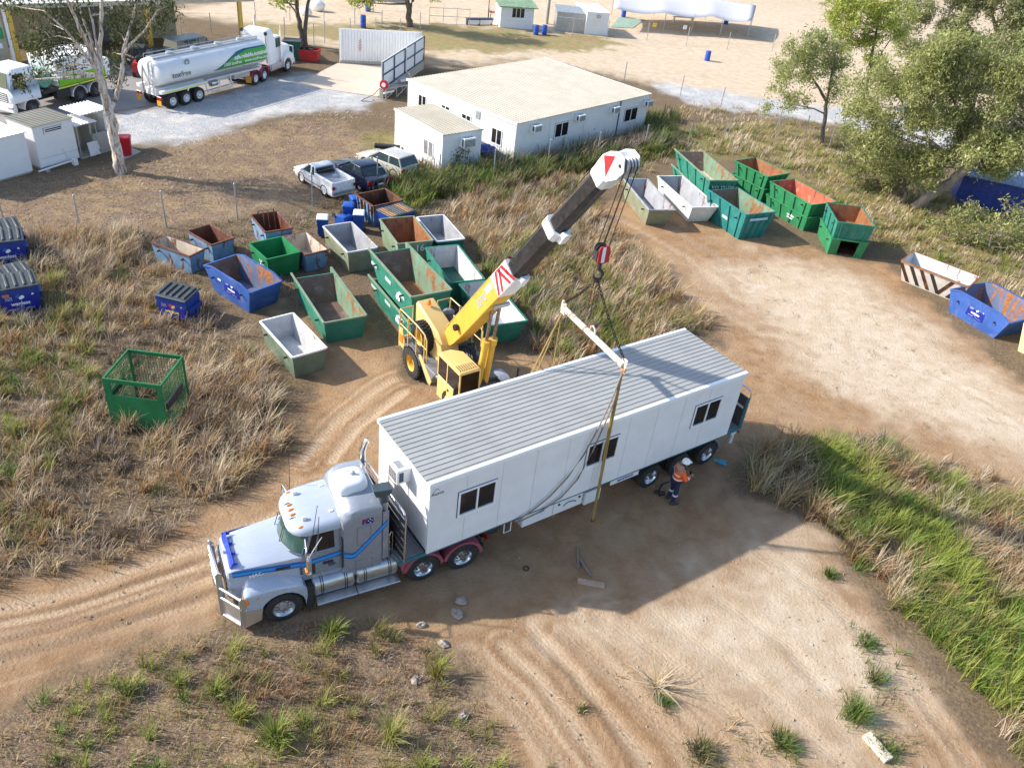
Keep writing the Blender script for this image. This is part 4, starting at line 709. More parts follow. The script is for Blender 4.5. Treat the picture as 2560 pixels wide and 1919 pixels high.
for sg in (1, -1):
    q = lambda x, z, d=0: (x, sg * (.95 - (z - 2.16) * .10 + d), z)
    pl = [((-.66, 2.16), (-.88, 2.86), (-.98, 2.86), (-.78, 2.16)), ((-1.56, 2.16), (-1.56, 2.86), (-1.76, 2.86), (-1.76, 2.16)), ((-.8, 2.78), (-.8, 2.88), (-1.7, 2.88), (-1.7, 2.78))]
    for k in pl: bb = MB(); bb.prism([q(*p) for p in k], (0, -sg * .06, 0)); bb.build('door_pillar', S, T, bevel=.008)
    bb = MB(); bb.prism([q(*p, -.02) for p in ((-.74, 2.12), (-.95, 2.82), (-1.58, 2.82), (-1.58, 2.12))], (0, -sg * .02, 0)); bb.build('side_window', MT['glass'], T)
    bb = MB(); bb.prism([q(*p, .0) for p in ((-.98, 2.1), (-1.12, 2.82), (-1.16, 2.82), (-1.03, 2.1))], (0, -sg * .02, 0)); bb.build('quarter_light_bar', S, T)
    dr = boxp(T, 'door', (-1.66, -.64, .962, .970, 1.2, 2.14) if sg > 0 else (-1.66, -.64, -.970, -.962, 1.2, 2.14), S)
    boxp(dr, 'lower_window', (-.98, -.76, sg * .965, sg * .975, 1.35, 1.76) if sg > 0 else (-.98, -.76, -.975, -.965, 1.35, 1.76), MT['dark']); boxp(dr, 'handle', (-1.55, -1.35, .970, .985, 1.52, 1.6) if sg > 0 else (-1.55, -1.35, -.985, -.970, 1.52, 1.6), MT['navyline']); boxp(dr, 'kick_plate', (-1.5, -1.2, .97, .978, 1.62, 1.74) if sg > 0 else (-1.5, -1.2, -.978, -.97, 1.62, 1.74), MT['dark'])
    b = MB(); b.path([(-1.74, sg * 1.03, 1.35), (-1.74, sg * 1.06, 1.4), (-1.74, sg * 1.06, 2.5), (-1.74, sg * 1.0, 2.56)], .018, 6); b.build('grab_rail', MT['black'], T)
    # mirror
    mr = MB(); mr.path([(-.75, sg * .95, 2.78), (-.68, sg * 1.38, 2.76), (-.66, sg * 1.4, 2.72), (-.66, sg * 1.4, 2.0), (-.74, sg * 1.0, 1.95)], .022, 7); mr.tube((-1.2, sg * .97, 2.72), (-.72, sg * 1.36, 2.45), .015, 6); mo = mr.build('mirror_bracket', MT['chrome'], T, smooth=.8)
    boxp(mo, 'mirror', (-.78, -.66, sg * 1.28, sg * 1.50, 2.02, 2.5) if sg > 0 else (-.78, -.66, -1.50, -1.28, 2.02, 2.5), MT['alu'], .03, 2); b = MB(); b.sphere((-.72, sg * 1.39, 1.92), .11, 12, 7, (.7, 1, .9)); b.build('spot_mirror', MT['alu'], mo, smooth=1); boxp(mo, 'mirror_lamp', (-.70, -.62, sg * 1.3, sg * 1.48, 1.97, 2.06) if sg > 0 else (-.70, -.62, -1.48, -1.3, 1.97, 2.06), MT['amber'], .01)
b = None
def rsec(w, zs, zt): return [(-w, zs), (-w * .985, zs + (zt - zs) * .5), (-w * .93, zs + (zt - zs) * .8), (-w * .8, zt - .01), (-w * .4, zt + .015), (0, zt + .025), (w * .4, zt + .015), (w * .8, zt - .01), (w * .93, zs + (zt - zs) * .8), (w * .985, zs + (zt - zs) * .5), (w, zs)]
xloft([(-.36, rsec(.40, 2.86, 2.90)), (-.40, rsec(.58, 2.85, 2.93)), (-.48, rsec(.74, 2.84, 2.97)), (-.62, rsec(.87, 2.84, 3.02)), (-.8, rsec(.925, 2.84, 3.06)), (-1.1, rsec(.95, 2.85, 3.10)), (-1.74, rsec(.96, 2.86, 3.17))], SL, T, 'cab_roof', .7)
for k in range(5): bb = MB(); bb.box(-1.6, -.75, -.62 + k * .31 - .01, -.62 + k * .31 + .01, 3.09, 3.105); 
for y in (-.72, -.2, 0, .2, .72):
    bb = MB(); bb.sphere((-.62 - (.1 if abs(y) > .5 else 0), y, 3.045 if abs(y) < .5 else 3.02), .075, 10, 6, (1.25, .55, .5)); bb.build('roof_lamp', MT['amber'], T, smooth=1)
for x, y in ((-.85, -.55), (-1.6, -.55), (-.85, .52), (-1.6, .52)): bb = MB(); bb.box(x - .06, x + .06, y - .04, y + .04, 3.06, 3.19); bb.build('roof_bracket', MT['white'], T, bevel=.01)
for x, y in ((-.5, -.3), (-.5, .3)): bb = MB(); bb.path([(x, y, 2.99), (x - .06, y, 3.03), (x - .16, y + .02, 3.04)], .014, 5); bb.build('roof_clip', MT['navyline'], T)
for x, y, hh, dx in ((-.95, .93, 1.2, -.18), (-1.1, .95, .8, -.05)): bb = MB(); bb.path([(x, y, 2.7), (x + dx, y + .02, 2.7 + hh)], .01, 5); bb.build('aerial', MT['black'], T)
bb = MB(); bb.path([(-.8, -1.0, 2.6), (-.86, -1.02, 4.2)], .01, 5); bb.build('aerial', MT['black'], T)
# sleeper
def ssec(w, zs, zt): return [(-w, 1.0), (-w, zs), (-w * .985, zs + (zt - zs) * .45), (-w * .92, zs + (zt - zs) * .8), (-w * .78, zt), (-w * .4, zt + .03), (0, zt + .04), (w * .4, zt + .03), (w * .78, zt), (w * .92, zs + (zt - zs) * .8), (w * .985, zs + (zt - zs) * .45), (w, zs), (w, 1.0)]
xloft([(-1.74, ssec(1.0, 2.7, 3.17)), (-1.78, ssec(1.08, 2.75, 3.24)), (-1.9, ssec(1.10, 2.86, 3.36)), (-2.05, ssec(1.105, 2.98, 3.46)), (-2.3, ssec(1.108, 3.1, 3.52)), (-2.86, ssec(1.108, 3.14, 3.50)), (-2.9, ssec(1.07, 3.1, 3.46))], S, T, 'sleeper', .6)
for sg in (1, -1):
    boxp(T, 'side_fairing', (-3.08, -2.9, sg * 1.07, sg * 1.11, 1.35, 3.2) if sg > 0 else (-3.08, -2.9, -1.11, -1.07, 1.35, 3.2), S, .01)
    lk = MB(); 
    for q0 in ((-2.55, -2.15, 2.15, 2.85), (-2.6, -2.1, 1.2, 1.55)):
        x0, x1, z0, z1 = q0
        for r_ in ((x0, x1, z0, z0 + .012), (x0, x1, z1 - .012, z1), (x0, x0 + .012, z0, z1), (x1 - .012, x1, z0, z1)): lk.box(r_[0], r_[1], min(sg * 1.109, sg * 1.113), max(sg * 1.109, sg * 1.113), r_[2], r_[3])
    lk.build('locker_door_seam', MT['deckgrey'], T)
fl = boxp(T, 'flag_sticker', (-2.62, -2.3, 1.109, 1.114, 2.93, 3.11), plain('flag_blue', (.01, .012, .16), .4)); b = MB(); y0, y1 = 1.1145, 1.117
b.hexa([(-2.3, y0, 3.0), (-2.3, y0, 3.02), (-2.3, y1, 3.02), (-2.3, y1, 3.0), (-2.44, y0, 3.1), (-2.44, y0, 3.11), (-2.44, y1, 3.11), (-2.44, y1, 3.1)]); b.box(-2.45, -2.3, y0, y1, 3.055, 3.075); b.box(-2.385, -2.365, y0, y1, 3.02, 3.11); b.build('flag_cross', MT['hazred'], fl); b = MB()
for x, z in ((-2.38, 2.965), (-2.53, 3.08), (-2.53, 2.96), (-2.58, 3.03), (-2.48, 3.03)): b.lathe([(.002, 1.1145), (.017, 1.1145), (.017, 1.118), (.002, 1.118)], (x, 0, z), 'Y', 7)
b.build('flag_stars', MT['frame'], fl)
b = MB(); rings = []
for z, k in ((3.5, 1.), (3.62, 1.02), (3.74, .96), (3.82, .8), (3.85, .4)): rings.append([(-2.28 + .46 * k * math.copysign(abs(math.cos(a)) ** .6, math.cos(a)), .44 * k * math.copysign(abs(math.sin(a)) ** .6, math.sin(a)), z) for a in np.linspace(0, 2 * math.pi, 25)[:-1]])
b.loft(rings); ac = b.build('roof_air_conditioner', MT['white'], T, smooth=.8); b = MB(); b.lathe([(.01, 3.86), (.075, 3.86), (.09, 3.83)][::-1] + [(.06, 3.93), (.01, 3.95)], (-2.38, 0, 0), n=12); b.build('vent_cap', MT['galv'], ac, smooth=.6)
b = MB(); b.path([(-2.98, -1.0, .9), (-2.98, -1.0, 3.75), (-3.02, -1.0, 3.95), (-3.1, -1.0, 4.08)], .085, 14); b.build('exhaust_stack', MT['chrome'], T, smooth=.8)
b = MB(); b.path([(-3.0, .86, 1.2), (-3.0, .86, 3.5)], .12, 14); it = b.build('air_intake', MT['galv'], T, smooth=.8); b = MB(); b.path([(-3.0, .86, 3.4), (-2.98, .84, 3.72)], .15, 14); b.hexa([(-3.16, .7, 3.68), (-2.78, .7, 3.68), (-2.74, 1.0, 3.68), (-3.16, 1.0, 3.68), (-3.2, .66, 3.9), (-2.68, .68, 3.95), (-2.64, 1.02, 3.95), (-3.2, 1.04, 3.9)]); b.build('intake_cap', paint('intake_grey', (.05, .075, .085), .5), it, bevel=.02)
for sg in (1, -1):
    for x0, x1 in ((-2.05, -.86), (-3.36, -2.12)):
        b = MB(); pr = [(sg * (.86 + .33 * math.copysign(abs(math.cos(a)) ** .7, math.cos(a))), .86 + .33 * math.copysign(abs(math.sin(a)) ** .7, math.sin(a))) for a in np.linspace(0, 2 * math.pi, 25)[:-1]]
        b.loft([[(x, sg * .86 + (y - sg * .86) * k, .86 + (z - .86) * k) for y, z in pr] for x, k in ((x0, .86), (x0 + .05, 1), (x1 - .05, 1), (x1, .86))]); tk = b.build('fuel_tank', MT['alu'], T, smooth=.7)
        b = MB()
        for xx in (x0 + .22, x0 + .28, x1 - .28, x1 - .22): b.loft([[(xx + d, sg * .86 + (y - sg * .86) * 1.02, .86 + (z - .86) * 1.02) for y, z in pr] for d in (-.012, .012)])
        b.build('tank_strap', MT['black'], tk); b = MB(); b.lathe([(.01, 1.19), (.06, 1.19), (.06, 1.24), (.01, 1.25)], ((x0 + x1) / 2 - .2, sg * .78, 0), n=10); b.build('filler_cap', MT['galv'], tk)
    for x0, x1 in ((-2.1, -.92), (-3.4, -2.12)): b = MB(); b.hexa([(x0, sg * 1.02, .38), (x1, sg * 1.02, .38), (x1, sg * 1.32, .34), (x0, sg * 1.32, .34), (x0, sg * 1.02, .46), (x1, sg * 1.02, .46), (x1, sg * 1.32, .42), (x0, sg * 1.32, .42)]); b.build('step', MT['alu'], T, bevel=.015)
    wheel(T, 0.0, sg * 1.05, .53, .53, .29, sg, 'alloy'); 
    for x in (-4.16, -5.46):
        wheel(T, x, sg * 1.06, .52, .52, .27, sg, 'dish', 'chrome', dual=.33)
        b = MB(); arc = [(x + .66 * math.cos(a), .52 + .66 * math.sin(a)) for a in np.linspace(R_(10), R_(172), 16)]
        b.loft([[(px, sg * .52, pz) for px, pz in arc] + [(px * 1 + (x - px) * .06, sg * .52, pz - .03) for px, pz in arc[::-1]], [(px, sg * 1.22, pz) for px, pz in arc] + [(px + (x - px) * .06, sg * 1.22, pz - .03) for px, pz in arc[::-1]]]); b.build('mudguard', MT['pink'], T, smooth=.6)
        b = MB(); b.loft([[(px, sg * 1.2, pz) for px, pz in arc] + [(px + (x - px) * .14, sg * 1.2, pz - .08) for px, pz in arc[::-1]], [(px, sg * 1.23, pz) for px, pz in arc] + [(px + (x - px) * .14, sg * 1.23, pz - .08) for px, pz in arc[::-1]]]); b.build('mudguard_lip', MT['pink'], T, smooth=.6)
    b = MB(); b.prism([(-3.42, sg * 1.2, .95), (-3.5, sg * 1.2, .55), (-3.62, sg * 1.2, .55), (-3.95, sg * 1.2, 1.12), (-3.5, sg * 1.2, 1.18)], (0, -sg * .5, 0)); b.build('guard_front', MT['pink'], T)
    boxp(T, 'tail_light', (-6.32, -6.26, sg * .7, sg * 1.1, .85, .95) if sg > 0 else (-6.32, -6.26, -1.1, -.7, .85, .95), MT['redlens'])
b = MB(); b.tube((-4.16, -1, .52), (-4.16, 1, .52), .1); b.tube((-5.46, -1, .52), (-5.46, 1, .52), .1); b.tube((0, -1, .5), (0, 1, .5), .07); b.build('axle', MT['dark'], T)
boxp(T, 'turntable', (-5.2, -4.2, -.5, .5, .85, 1.12), MT['dark'], .03)
b = MB(); b.box(-3.4, -3.1, -.85, .85, .95, 1.05); b.build('catwalk', MT['galv'], T)
b = MB(); b.path([(-3.12, 1.05, 1.0), (-3.12, 1.05, 2.2), (-3.18, 1.02, 2.28), (-3.25, .95, 2.2), (-3.25, .95, 1.0)], .02, 6); b.build('ladder_rail', MT['chrome'], T)

# ---- the flat semi trailer under the building (same frame as the building)
TR = thing('semi_trailer', 'flat top semi trailer with teal edges and three axles carrying the white building', 'trailer', (*BO, 0), BYAW)
boxp(TR, 'deck', (-.78, 13.55, .22, 3.08, 1.27, 1.385), MT['deckgrey'], .01); boxp(TR, 'side_rail', (-.80, 13.57, .16, .22, 1.22, 1.36), MT['teal'], .01); boxp(TR, 'side_rail', (-.80, 13.57, 3.08, 3.14, 1.22, 1.36), MT['teal'], .01)
b = MB(); b.box(-.6, 13.3, 1.05, 1.2, .92, 1.27); b.box(-.6, 13.3, 2.1, 2.25, .92, 1.27)
for x in np.arange(1.2, 13.2, .9): b.box(x, x + .08, .25, 3.05, 1.12, 1.26)
b.build('chassis', MT['pink'], TR)
def pipegate(par, name, x, y0, y1, z0, z1, nr, mesh, r=.028, mid=True):
    g = MB(); c = .18; g.path([(x, y0, z0), (x, y0, z1 - c), (x, y0 + c * .3, z1 - c * .3), (x, y0 + c, z1), (x, y1 - c, z1), (x, y1 - c * .3, z1 - c * .3), (x, y1, z1 - c), (x, y1, z0)], r, 8)
    for k in range(nr): z = z0 + (z1 - z0) * (k + .1) / nr; g.tube((x, y0, z), (x, y1, z), r * .75, 6)
    if mid: g.tube((x, (y0 + y1) / 2, z0), (x, (y0 + y1) / 2, z1), r * .75, 6)
    o = g.build(name, MT['chrome'], par, smooth=.8)
    if mesh: m = MB(); m.box(x + .03, x + .045, y0 + .04, y1 - .04, z0, z1 - .45); m.build('mesh_panel', MT['mesh'], o)
    return o
pipegate(TR, 'headboard', -.66, .1, 3.1, 1.38, 3.3, 7, True)
rg = pipegate(TR, 'tail_gate', 13.5, .14, 3.2, 1.38, 3.05, 2, False, mid=False); b = MB(); b.box(13.44, 13.49, .2, 3.14, 1.4, 2.72); b.build('mesh_panel', MT['mesh'], rg); b = MB(); b.box(13.42, 13.52, .14, .2, 1.4, 2.72); b.build('gate_frame', MT['teal'], rg); b = MB(); b.box(13.43, 13.44, .25, .6, 2.2, 2.3); b.build('marker_plate', MT['timberw'], rg)
b = MB(); b.box(13.3, 13.58, .3, 3.0, .95, 1.2); b.box(13.4, 13.5, .3, .36, .5, .95); b.box(13.4, 13.5, 2.94, 3.0, .5, .95); b.build('rear_frame', MT['white'], TR)
for y in (.35, 2.85): boxp(TR, 'tail_light', (13.58, 13.61, y - .15, y + .15, 1.02, 1.14), MT['redlens'])
for x in (9.29, 10.71, 12.13):
    for y, o in ((.40, -1), (2.90, 1)): wheel(TR, x, y, .5, .5, .28, o, 'dish', 'chrome', dual=.33)
b = MB(); [b.tube((x, .5, .5), (x, 2.8, .5), .09) for x in (9.29, 10.71, 12.13)]; b.build('axle', MT['dark'], TR)
b = MB(); b.loft([[(12.13 + .62 * math.cos(a), y, .5 + .62 * math.sin(a)) for a in np.linspace(R_(-10), R_(60), 6)] + [(12.13 + .58 * math.cos(a), y, .5 + .58 * math.sin(a)) for a in np.linspace(R_(60), R_(-10), 6)] for y in (.25, .9)]); b.build('mudguard', MT['galv'], TR)
tb1 = boxp(TR, 'tool_box', (3.66, 6.1, .24, .75, .62, 1.15), MT['white'], .015); boxp(tb1, 'door_seam', (4.86, 4.875, .232, .24, .64, 1.13), MT['galv'])
for x in (5.1, 5.95): b = MB(); b.lathe([(.005, .225), (.05, .225), (.05, .24), (.005, .24)], (x, 0, 1.02), 'Y', 10); b.build('latch', MT['dark'], tb1)
b = MB(); b.path([(5.3, .236, .86), (5.4, .236, .95), (5.55, .236, .98), (5.75, .236, .93), (5.82, .236, .87)], .02, 5); b.build('emblem', MT['navyline'], tb1); text('MAXITRANS', .09, MT['bluest'], tb1, (4.25, .232, 1.03), (math.pi / 2, 0, 0), 'lettering')
boxp(TR, 'small_tool_box', (6.25, 6.92, .26, .7, .45, 1.0), MT['white'], .015); boxp(TR, 'name_plate', (7.25, 8.53, .2, .24, .98, 1.2), MT['white'], .01); text('MAXITRANS', .13, MT['bluest'], TR, (7.9, .194, 1.09), (math.pi / 2, 0, 0), 'lettering', bold=.004)
b = MB(); b.path([(2.98, .3, 1.22), (2.98, .28, .68), (3.24, .28, .68), (3.24, .3, 1.22)], .022, 6); b.build('ladder', MT['frame'], TR)
for y in (.8, 2.5): b = MB(); b.box(2.3, 2.45, y - .07, y + .07, .25, 1.2); b.box(2.22, 2.53, y - .15, y + .15, .0, .05); b.build('landing_leg', MT['dark'], TR)
for y in (.62, 2.6): b = MB(); b.lathe([(.02, -.25), (.26, -.25), (.26, .25), (.02, .25)], (2.55, y, .85), 'X', 12); b.build('air_tank', MT['dark'], TR, smooth=.6)
b = MB(); b.path([(13.2, .25, 1.2), (12.9, .2, .8), (12.6, .22, .55)], .02, 5); b.build('strap', MT['slingdk'], TR)

# ---- yellow rough terrain crane
CO, CYAW = Vector((-2.38, 27.1, 0)), R_(-51.97); K = thing('mobile_crane', 'yellow rough terrain crane with black telescopic boom raised over the white building', 'crane', CO, CYAW)
Yl, Y2 = MT['yellow'], MT['yellow2']
boxp(K, 'carrier', (-2.4, 2.9, -.75, .75, .55, 1.1), MT['deckgrey'], .03); boxp(K, 'carrier_deck', (-2.4, 2.7, -1.2, 1.2, 1.1, 1.24), MT['deckgrey'], .03)
for x, y, o in ((-1.4, -1.06, -1), (-1.4, 1.06, 1), (1.75, -1.06, -1), (1.75, 1.06, 1)): wheel(K, x, y, .65, .65, .42, o, 'lug', 'yellow2')
b = MB(); b.tube((-1.4, -1, .65), (-1.4, 1, .65), .12); b.tube((1.75, -1, .65), (1.75, 1, .65), .12); b.build('axle', MT['dark'], K)
for sg in (-1, 1):
    b = MB(); b.hexa([(-.75, sg * .8, 1.2), (.0, sg * .8, .45), (.0, sg * 1.22, .45), (-.75, sg * 1.22, 1.2), (-.6, sg * .8, 1.26), (.55, sg * .8, 1.26), (.55, sg * 1.22, 1.26), (-.6, sg * 1.22, 1.26)]); b.build('wheel_guard', MT['deckgrey'], K, bevel=.02)
    b = MB(); b.prism([(-.82, sg * 1.225, 1.40), (-.62, sg * 1.225, 1.48), (.28, sg * 1.225, .78), (.16, sg * 1.225, .52), (-.06, sg * 1.225, .62)], (0, -sg * .03, 0)); b.build('side_skirt', Yl, K)
    b = MB(); b.loft([[(-1.4 + .78 * math.cos(a), sg * y, .65 + .78 * math.sin(a)) for a in np.linspace(R_(20), R_(170), 10)] + [(-1.4 + .74 * math.cos(a), sg * y, .65 + .74 * math.sin(a)) for a in np.linspace(R_(170), R_(20), 10)] for y in (.8, 1.22)]); b.build('rear_fender', MT['deckgrey'], K, smooth=.6)
    b = MB(); b.loft([[(1.75 + .8 * math.cos(a), sg * y, .65 + .8 * math.sin(a)) for a in np.linspace(R_(5), R_(165), 10)] + [(1.75 + .75 * math.cos(a), sg * y, .65 + .75 * math.sin(a)) for a in np.linspace(R_(165), R_(5), 10)] for y in (.8, 1.24)]); b.build('front_fender', paint('grey_fender', (.26, .28, .33), .35), K, smooth=.6)
    b = MB(); b.prism([(-2.5, sg * 1.22, .95), (-2.05, sg * 1.22, .9), (-2.0, sg * 1.22, 1.3), (-2.2, sg * 1.22, 1.8), (-2.5, sg * 1.22, 1.8)], (0, -sg * .04, 0)); rp = b.build('rear_panel', Yl, K); boxp(rp, 'lamp', (-2.4, -2.12, sg * 1.222, sg * 1.25, 1.15, 1.55) if sg > 0 else (-2.4, -2.12, -1.25, -1.222, 1.15, 1.55), MT['amber'], .01)
boxp(K, 'rear_bumper', (-2.55, -2.45, -1.2, 1.2, .8, 1.25), Yl, .02)
# hand rails
def rail(pts_posts, top, mid, name='hand_rail'):
    b = MB(); b.path(top, .028, 7); b.path(mid, .022, 6)
    for p, q in pts_posts: b.tube(p, q, .028, 7)
    return b.build(name, Yl, K, smooth=.8)
y = -1.2; rail([((x, y, z0), (x, y, z1)) for x, z0, z1 in ((-2.44, 1.25, 2.62), (-1.75, 1.25, 2.62), (-1.05, 1.25, 2.62), (-.4, 1.25, 2.5))], [(-2.44, -.62, 2.62), (-2.44, y, 2.62), (-1.0, y, 2.62), (-.42, y, 2.54), (-.25, y, 2.35), (-.2, y, 1.4)], [(-2.44, -.62, 1.95), (-2.44, y, 1.95), (-.24, y, 1.95)])
rail([((-2.44, -.62, 1.25), (-2.44, -.62, 2.62))], [(-2.44, -.64, 2.62), (-2.44, -.60, 2.62)], [(-2.44, -.64, 1.95), (-2.44, -.60, 1.95)])
y = 1.12; rail([((x, y, 1.25), (x, y, 2.62)) for x in (-2.4, -1.5, -.6, .1)] + [((-2.4, .5, 1.25), (-2.4, .5, 2.62))], [(-2.4, .5, 2.62), (-2.4, y, 2.62), (-.2, y, 2.62), (.15, y, 2.4), (.2, y, 1.3)], [(-2.4, .5, 1.95), (-2.4, y, 1.95), (.18, y, 1.95)])
sw = wheel(K, -1.25, -.82, 1.9, .62, .4, -1, 'lug', 'yellow2'); sw.name = 'spare_wheel'
# winch housing / hood
b = MB(); b.loft([[(-2.2, y, z) for y, z in ((-.62, 1.3), (-.62, 2.88), (-.55, 2.95), (.08, 2.95), (.15, 2.88), (.15, 1.3))], [(-2.1, y, z) for y, z in ((-.66, 1.26), (-.66, 2.9), (-.58, 3.0), (.1, 3.0), (.18, 2.9), (.18, 1.26))], [(-.45, y, z) for y, z in ((-.66, 1.26), (-.66, 2.36), (-.58, 2.46), (.1, 2.46), (.18, 2.36), (.18, 1.26))], [(-.12, y, z) for y, z in ((-.64, 1.26), (-.64, 2.05), (-.56, 2.12), (.08, 2.12), (.16, 2.05), (.16, 1.26))], [(.05, y, z) for y, z in ((-.6, 1.26), (-.6, 1.6), (-.54, 1.66), (.06, 1.66), (.12, 1.6), (.12, 1.26))]]); hd = b.build('hood', Yl, K, smooth=.5)
b = MB(); b.lathe([(.09, 2.98), (.09, 3.05), (.075, 3.06), (.07, 3.16), (.04, 3.2), (.01, 3.2)], (-1.75, -.3, 0), n=14); b.build('beacon', MT['amber'], hd, smooth=.6)
b = MB(); b.box(-2.1, -.9, .25, 1.0, 1.24, 1.75); b.box(-.9, .1, .3, .95, 1.24, 1.6); b.build('engine_block', MT['dark'], K, bevel=.04)
b = MB(); b.lathe([(.02, 1.7), (.2, 1.7), (.2, 2.25), (.24, 2.27), (.24, 2.38), (.1, 2.48), (.02, 2.48)], (-1.85, .72, 0), n=16); b.build('air_cleaner', MT['deckgrey'], K, smooth=.6)
b = MB(); b.lathe([(.02, 1.5), (.19, 1.5), (.19, 2.3), (.06, 2.34), (.06, 2.95), (.04, 2.95), (.04, 2.4)], (-1.1, .8, 0), n=16, caps=False); b.build('muffler', paint('muffler_rust', (.24, .18, .14), .7, .3, .3, .2), K, smooth=.6)
for k in range(5): b = MB(); q = random.uniform; b.path([(-.2 + q(-.1, .1), .3 + .1 * k, 1.7), (.3 + q(-.1, .1), .2 + .1 * k, 1.95 + q(0, .2)), (.9, .05 + .08 * k, 1.7 + q(0, .2)), (1.3, .0 + .08 * k, 1.35)], .04, 6); b.build('hose', MT['black'], K, smooth=.8)
boxp(K, 'slew_base', (-.4, 1.9, -.3, .9, 1.24, 1.42), MT['dark'], .03); b = MB(); b.hexa([(.75, .55, 1.4), (1.1, .55, 1.4), (1.1, .75, 1.4), (.75, .75, 1.4), (1.05, .55, 2.05), (1.25, .55, 2.0), (1.25, .75, 2.0), (1.05, .75, 2.05)]); b.build('boom_cheek', Yl, K, bevel=.01)
# cab
CX0, CX1, CY0, CY1, CZ0, CZ1 = .78, 2.38, -1.27, -.36, .5, 2.45
b = MB(); b.prism([(CX0, CY0, CZ0), (CX1 + .05, CY0, CZ0), (CX1 + .05, CY1, CZ0), (CX0 + .3, CY1, CZ0), (CX0, CY1 - .35, CZ0)], (0, 0, 1.0)); b.build('cab_body', Yl, K, bevel=.03)
b = MB(); rf = [(CX0 - .02, CY0 - .02), (CX1, CY0 - .02), (CX1, CY1), (CX0 + .32, CY1), (CX0 - .02, CY1 - .38)]; b.loft([[(x, y, CZ1 - .1) for x, y in rf], [(x, y, CZ1 - .04) for x, y in rf], [((x - 1.55) * .95 + 1.55, (y + .8) * .94 - .8, CZ1 + .02) for x, y in rf]]); cr = b.build('cab_roof', Yl, K, bevel=.02)
b = MB(); b.box(1.88, 2.26, CY0 + .05, CY1 - .1, CZ1 + .018, CZ1 + .024); gl = b.build('roof_grille', MT['dark'], cr); b = MB()
for k in range(9): yy = CY0 + .05 + k * (CY1 - CY0 - .15) / 8; b.box(1.88, 2.26, yy - .018, yy + .018, CZ1 + .02, CZ1 + .045)
b.build('grille_bars', Yl, gl)
for x, y in ((CX0, CY0), (CX1, CY0), (CX1, CY1), (CX0 + .32, CY1), (CX0, CY1 - .36), (1.5, CY0)): b = MB(); sx = .05; b.box(x - (sx if x > 1 else 0), x + (sx if x < 1 else 0) + .0, y - (0 if y < -.8 else sx), y + (sx if y < -.8 else 0), 1.5, CZ1 - .06); b.build('cab_pillar', Yl, K)
boxp(K, 'side_window', (CX0 + .06, 1.45, CY0 + .015, CY0 + .025, 1.5, CZ1 - .12), MT['glass'], 0); boxp(K, 'side_window', (1.5, CX1 - .06, CY0 + .015, CY0 + .025, 1.5, CZ1 - .12), MT['glass'], 0)
boxp(K, 'rear_window', (CX0 + .012, CX0 + .02, CY0 + .06, CY1 - .4, 1.5, CZ1 - .12), MT['glass'], 0); boxp(K, 'windscreen', (CX1 - .03, CX1 - .02, CY0 + .06, CY1 - .06, 1.45, CZ1 - .12), MT['clear'], 0)
dr = boxp(K, 'cab_door', (1.52, 2.36, CY0 - .012, CY0, .62, 1.48), Yl, 0); b = MB(); b.lathe([(.005, CY0 - .03), (.06, CY0 - .03), (.06, CY0 - .012), (.005, CY0 - .012)], (1.62, 0, 1.25), 'Y', 10); b.build('handle', MT['dark'], dr)
b = MB(); b.path([(2.3, CY0, 2.2), (2.45, CY0 - .2, 2.15), (2.45, CY0 - .2, 1.6)], .015, 5); mo = b.build('mirror_arm', MT['black'], K); boxp(mo, 'mirror', (2.42, 2.48, CY0 - .3, CY0 - .08, 1.55, 1.95), MT['black'], .02)
b = MB(); b.tube((2.85, 1.0, 1.4), (2.85, 1.0, 2.35), .04, 8); b.build('width_marker', MT['black'], K)
# boom
KM = Matrix.Rotation(-CYAW, 3, 'Z'); BP0 = Vector((0, 0, 2.5)); BP1 = KM @ (Vector((2.0, 21.5, 11.9)) - CO); BP1.z = 11.9; BP1 = BP0 + (BP1 - BP0) * 1.02
bd_ = (BP1 - BP0).normalized(); bs_ = Vector((0, 1, 0)); bs_ = (bs_ - bd_ * bs_.dot(bd_)).normalized(); bu_ = bd_.cross(bs_) * -1; BLN = (BP1 - BP0).length
if bu_.z < 0: bu_ = -bu_
def bq(t, s, u): return BP0 + bd_ * (t * BLN) + bs_ * s + bu_ * u
def bsec(t, w, hh, c=.0, dn=0): return [bq(t, s, u + dn) for s, u in ((-w / 2, -hh / 2 + c), (-w / 2 + c, -hh / 2), (w / 2 - c, -hh / 2), (w / 2, -hh / 2 + c), (w / 2, hh / 2 - c), (w / 2 - c, hh / 2), (-w / 2 + c, hh / 2), (-w / 2, hh / 2 - c))]
b = MB(); b.loft([bsec(-.06, .6, .45, .03), bsec(.0, .64, .72, .03), bsec(.1, .66, .80, .03), bsec(.365, .66, .80, .03)]); bm_ = b.build('boom_base', Y2, K, smooth=.4)
b = MB(); b.loft([bsec(.0, .645, .02, .0, .40), bsec(.364, .665, .02, .0, .405)]); b.build('boom_top_lit', Yl, bm_)  # paler yellow over the upper face: sunlight put into the boom's colour
b = MB(); b.loft([bsec(.365, .68, .82, .03), bsec(.47, .68, .82, .03)]); bc_ = b.build('boom_collar', MT['crwhite'], K, smooth=.4)
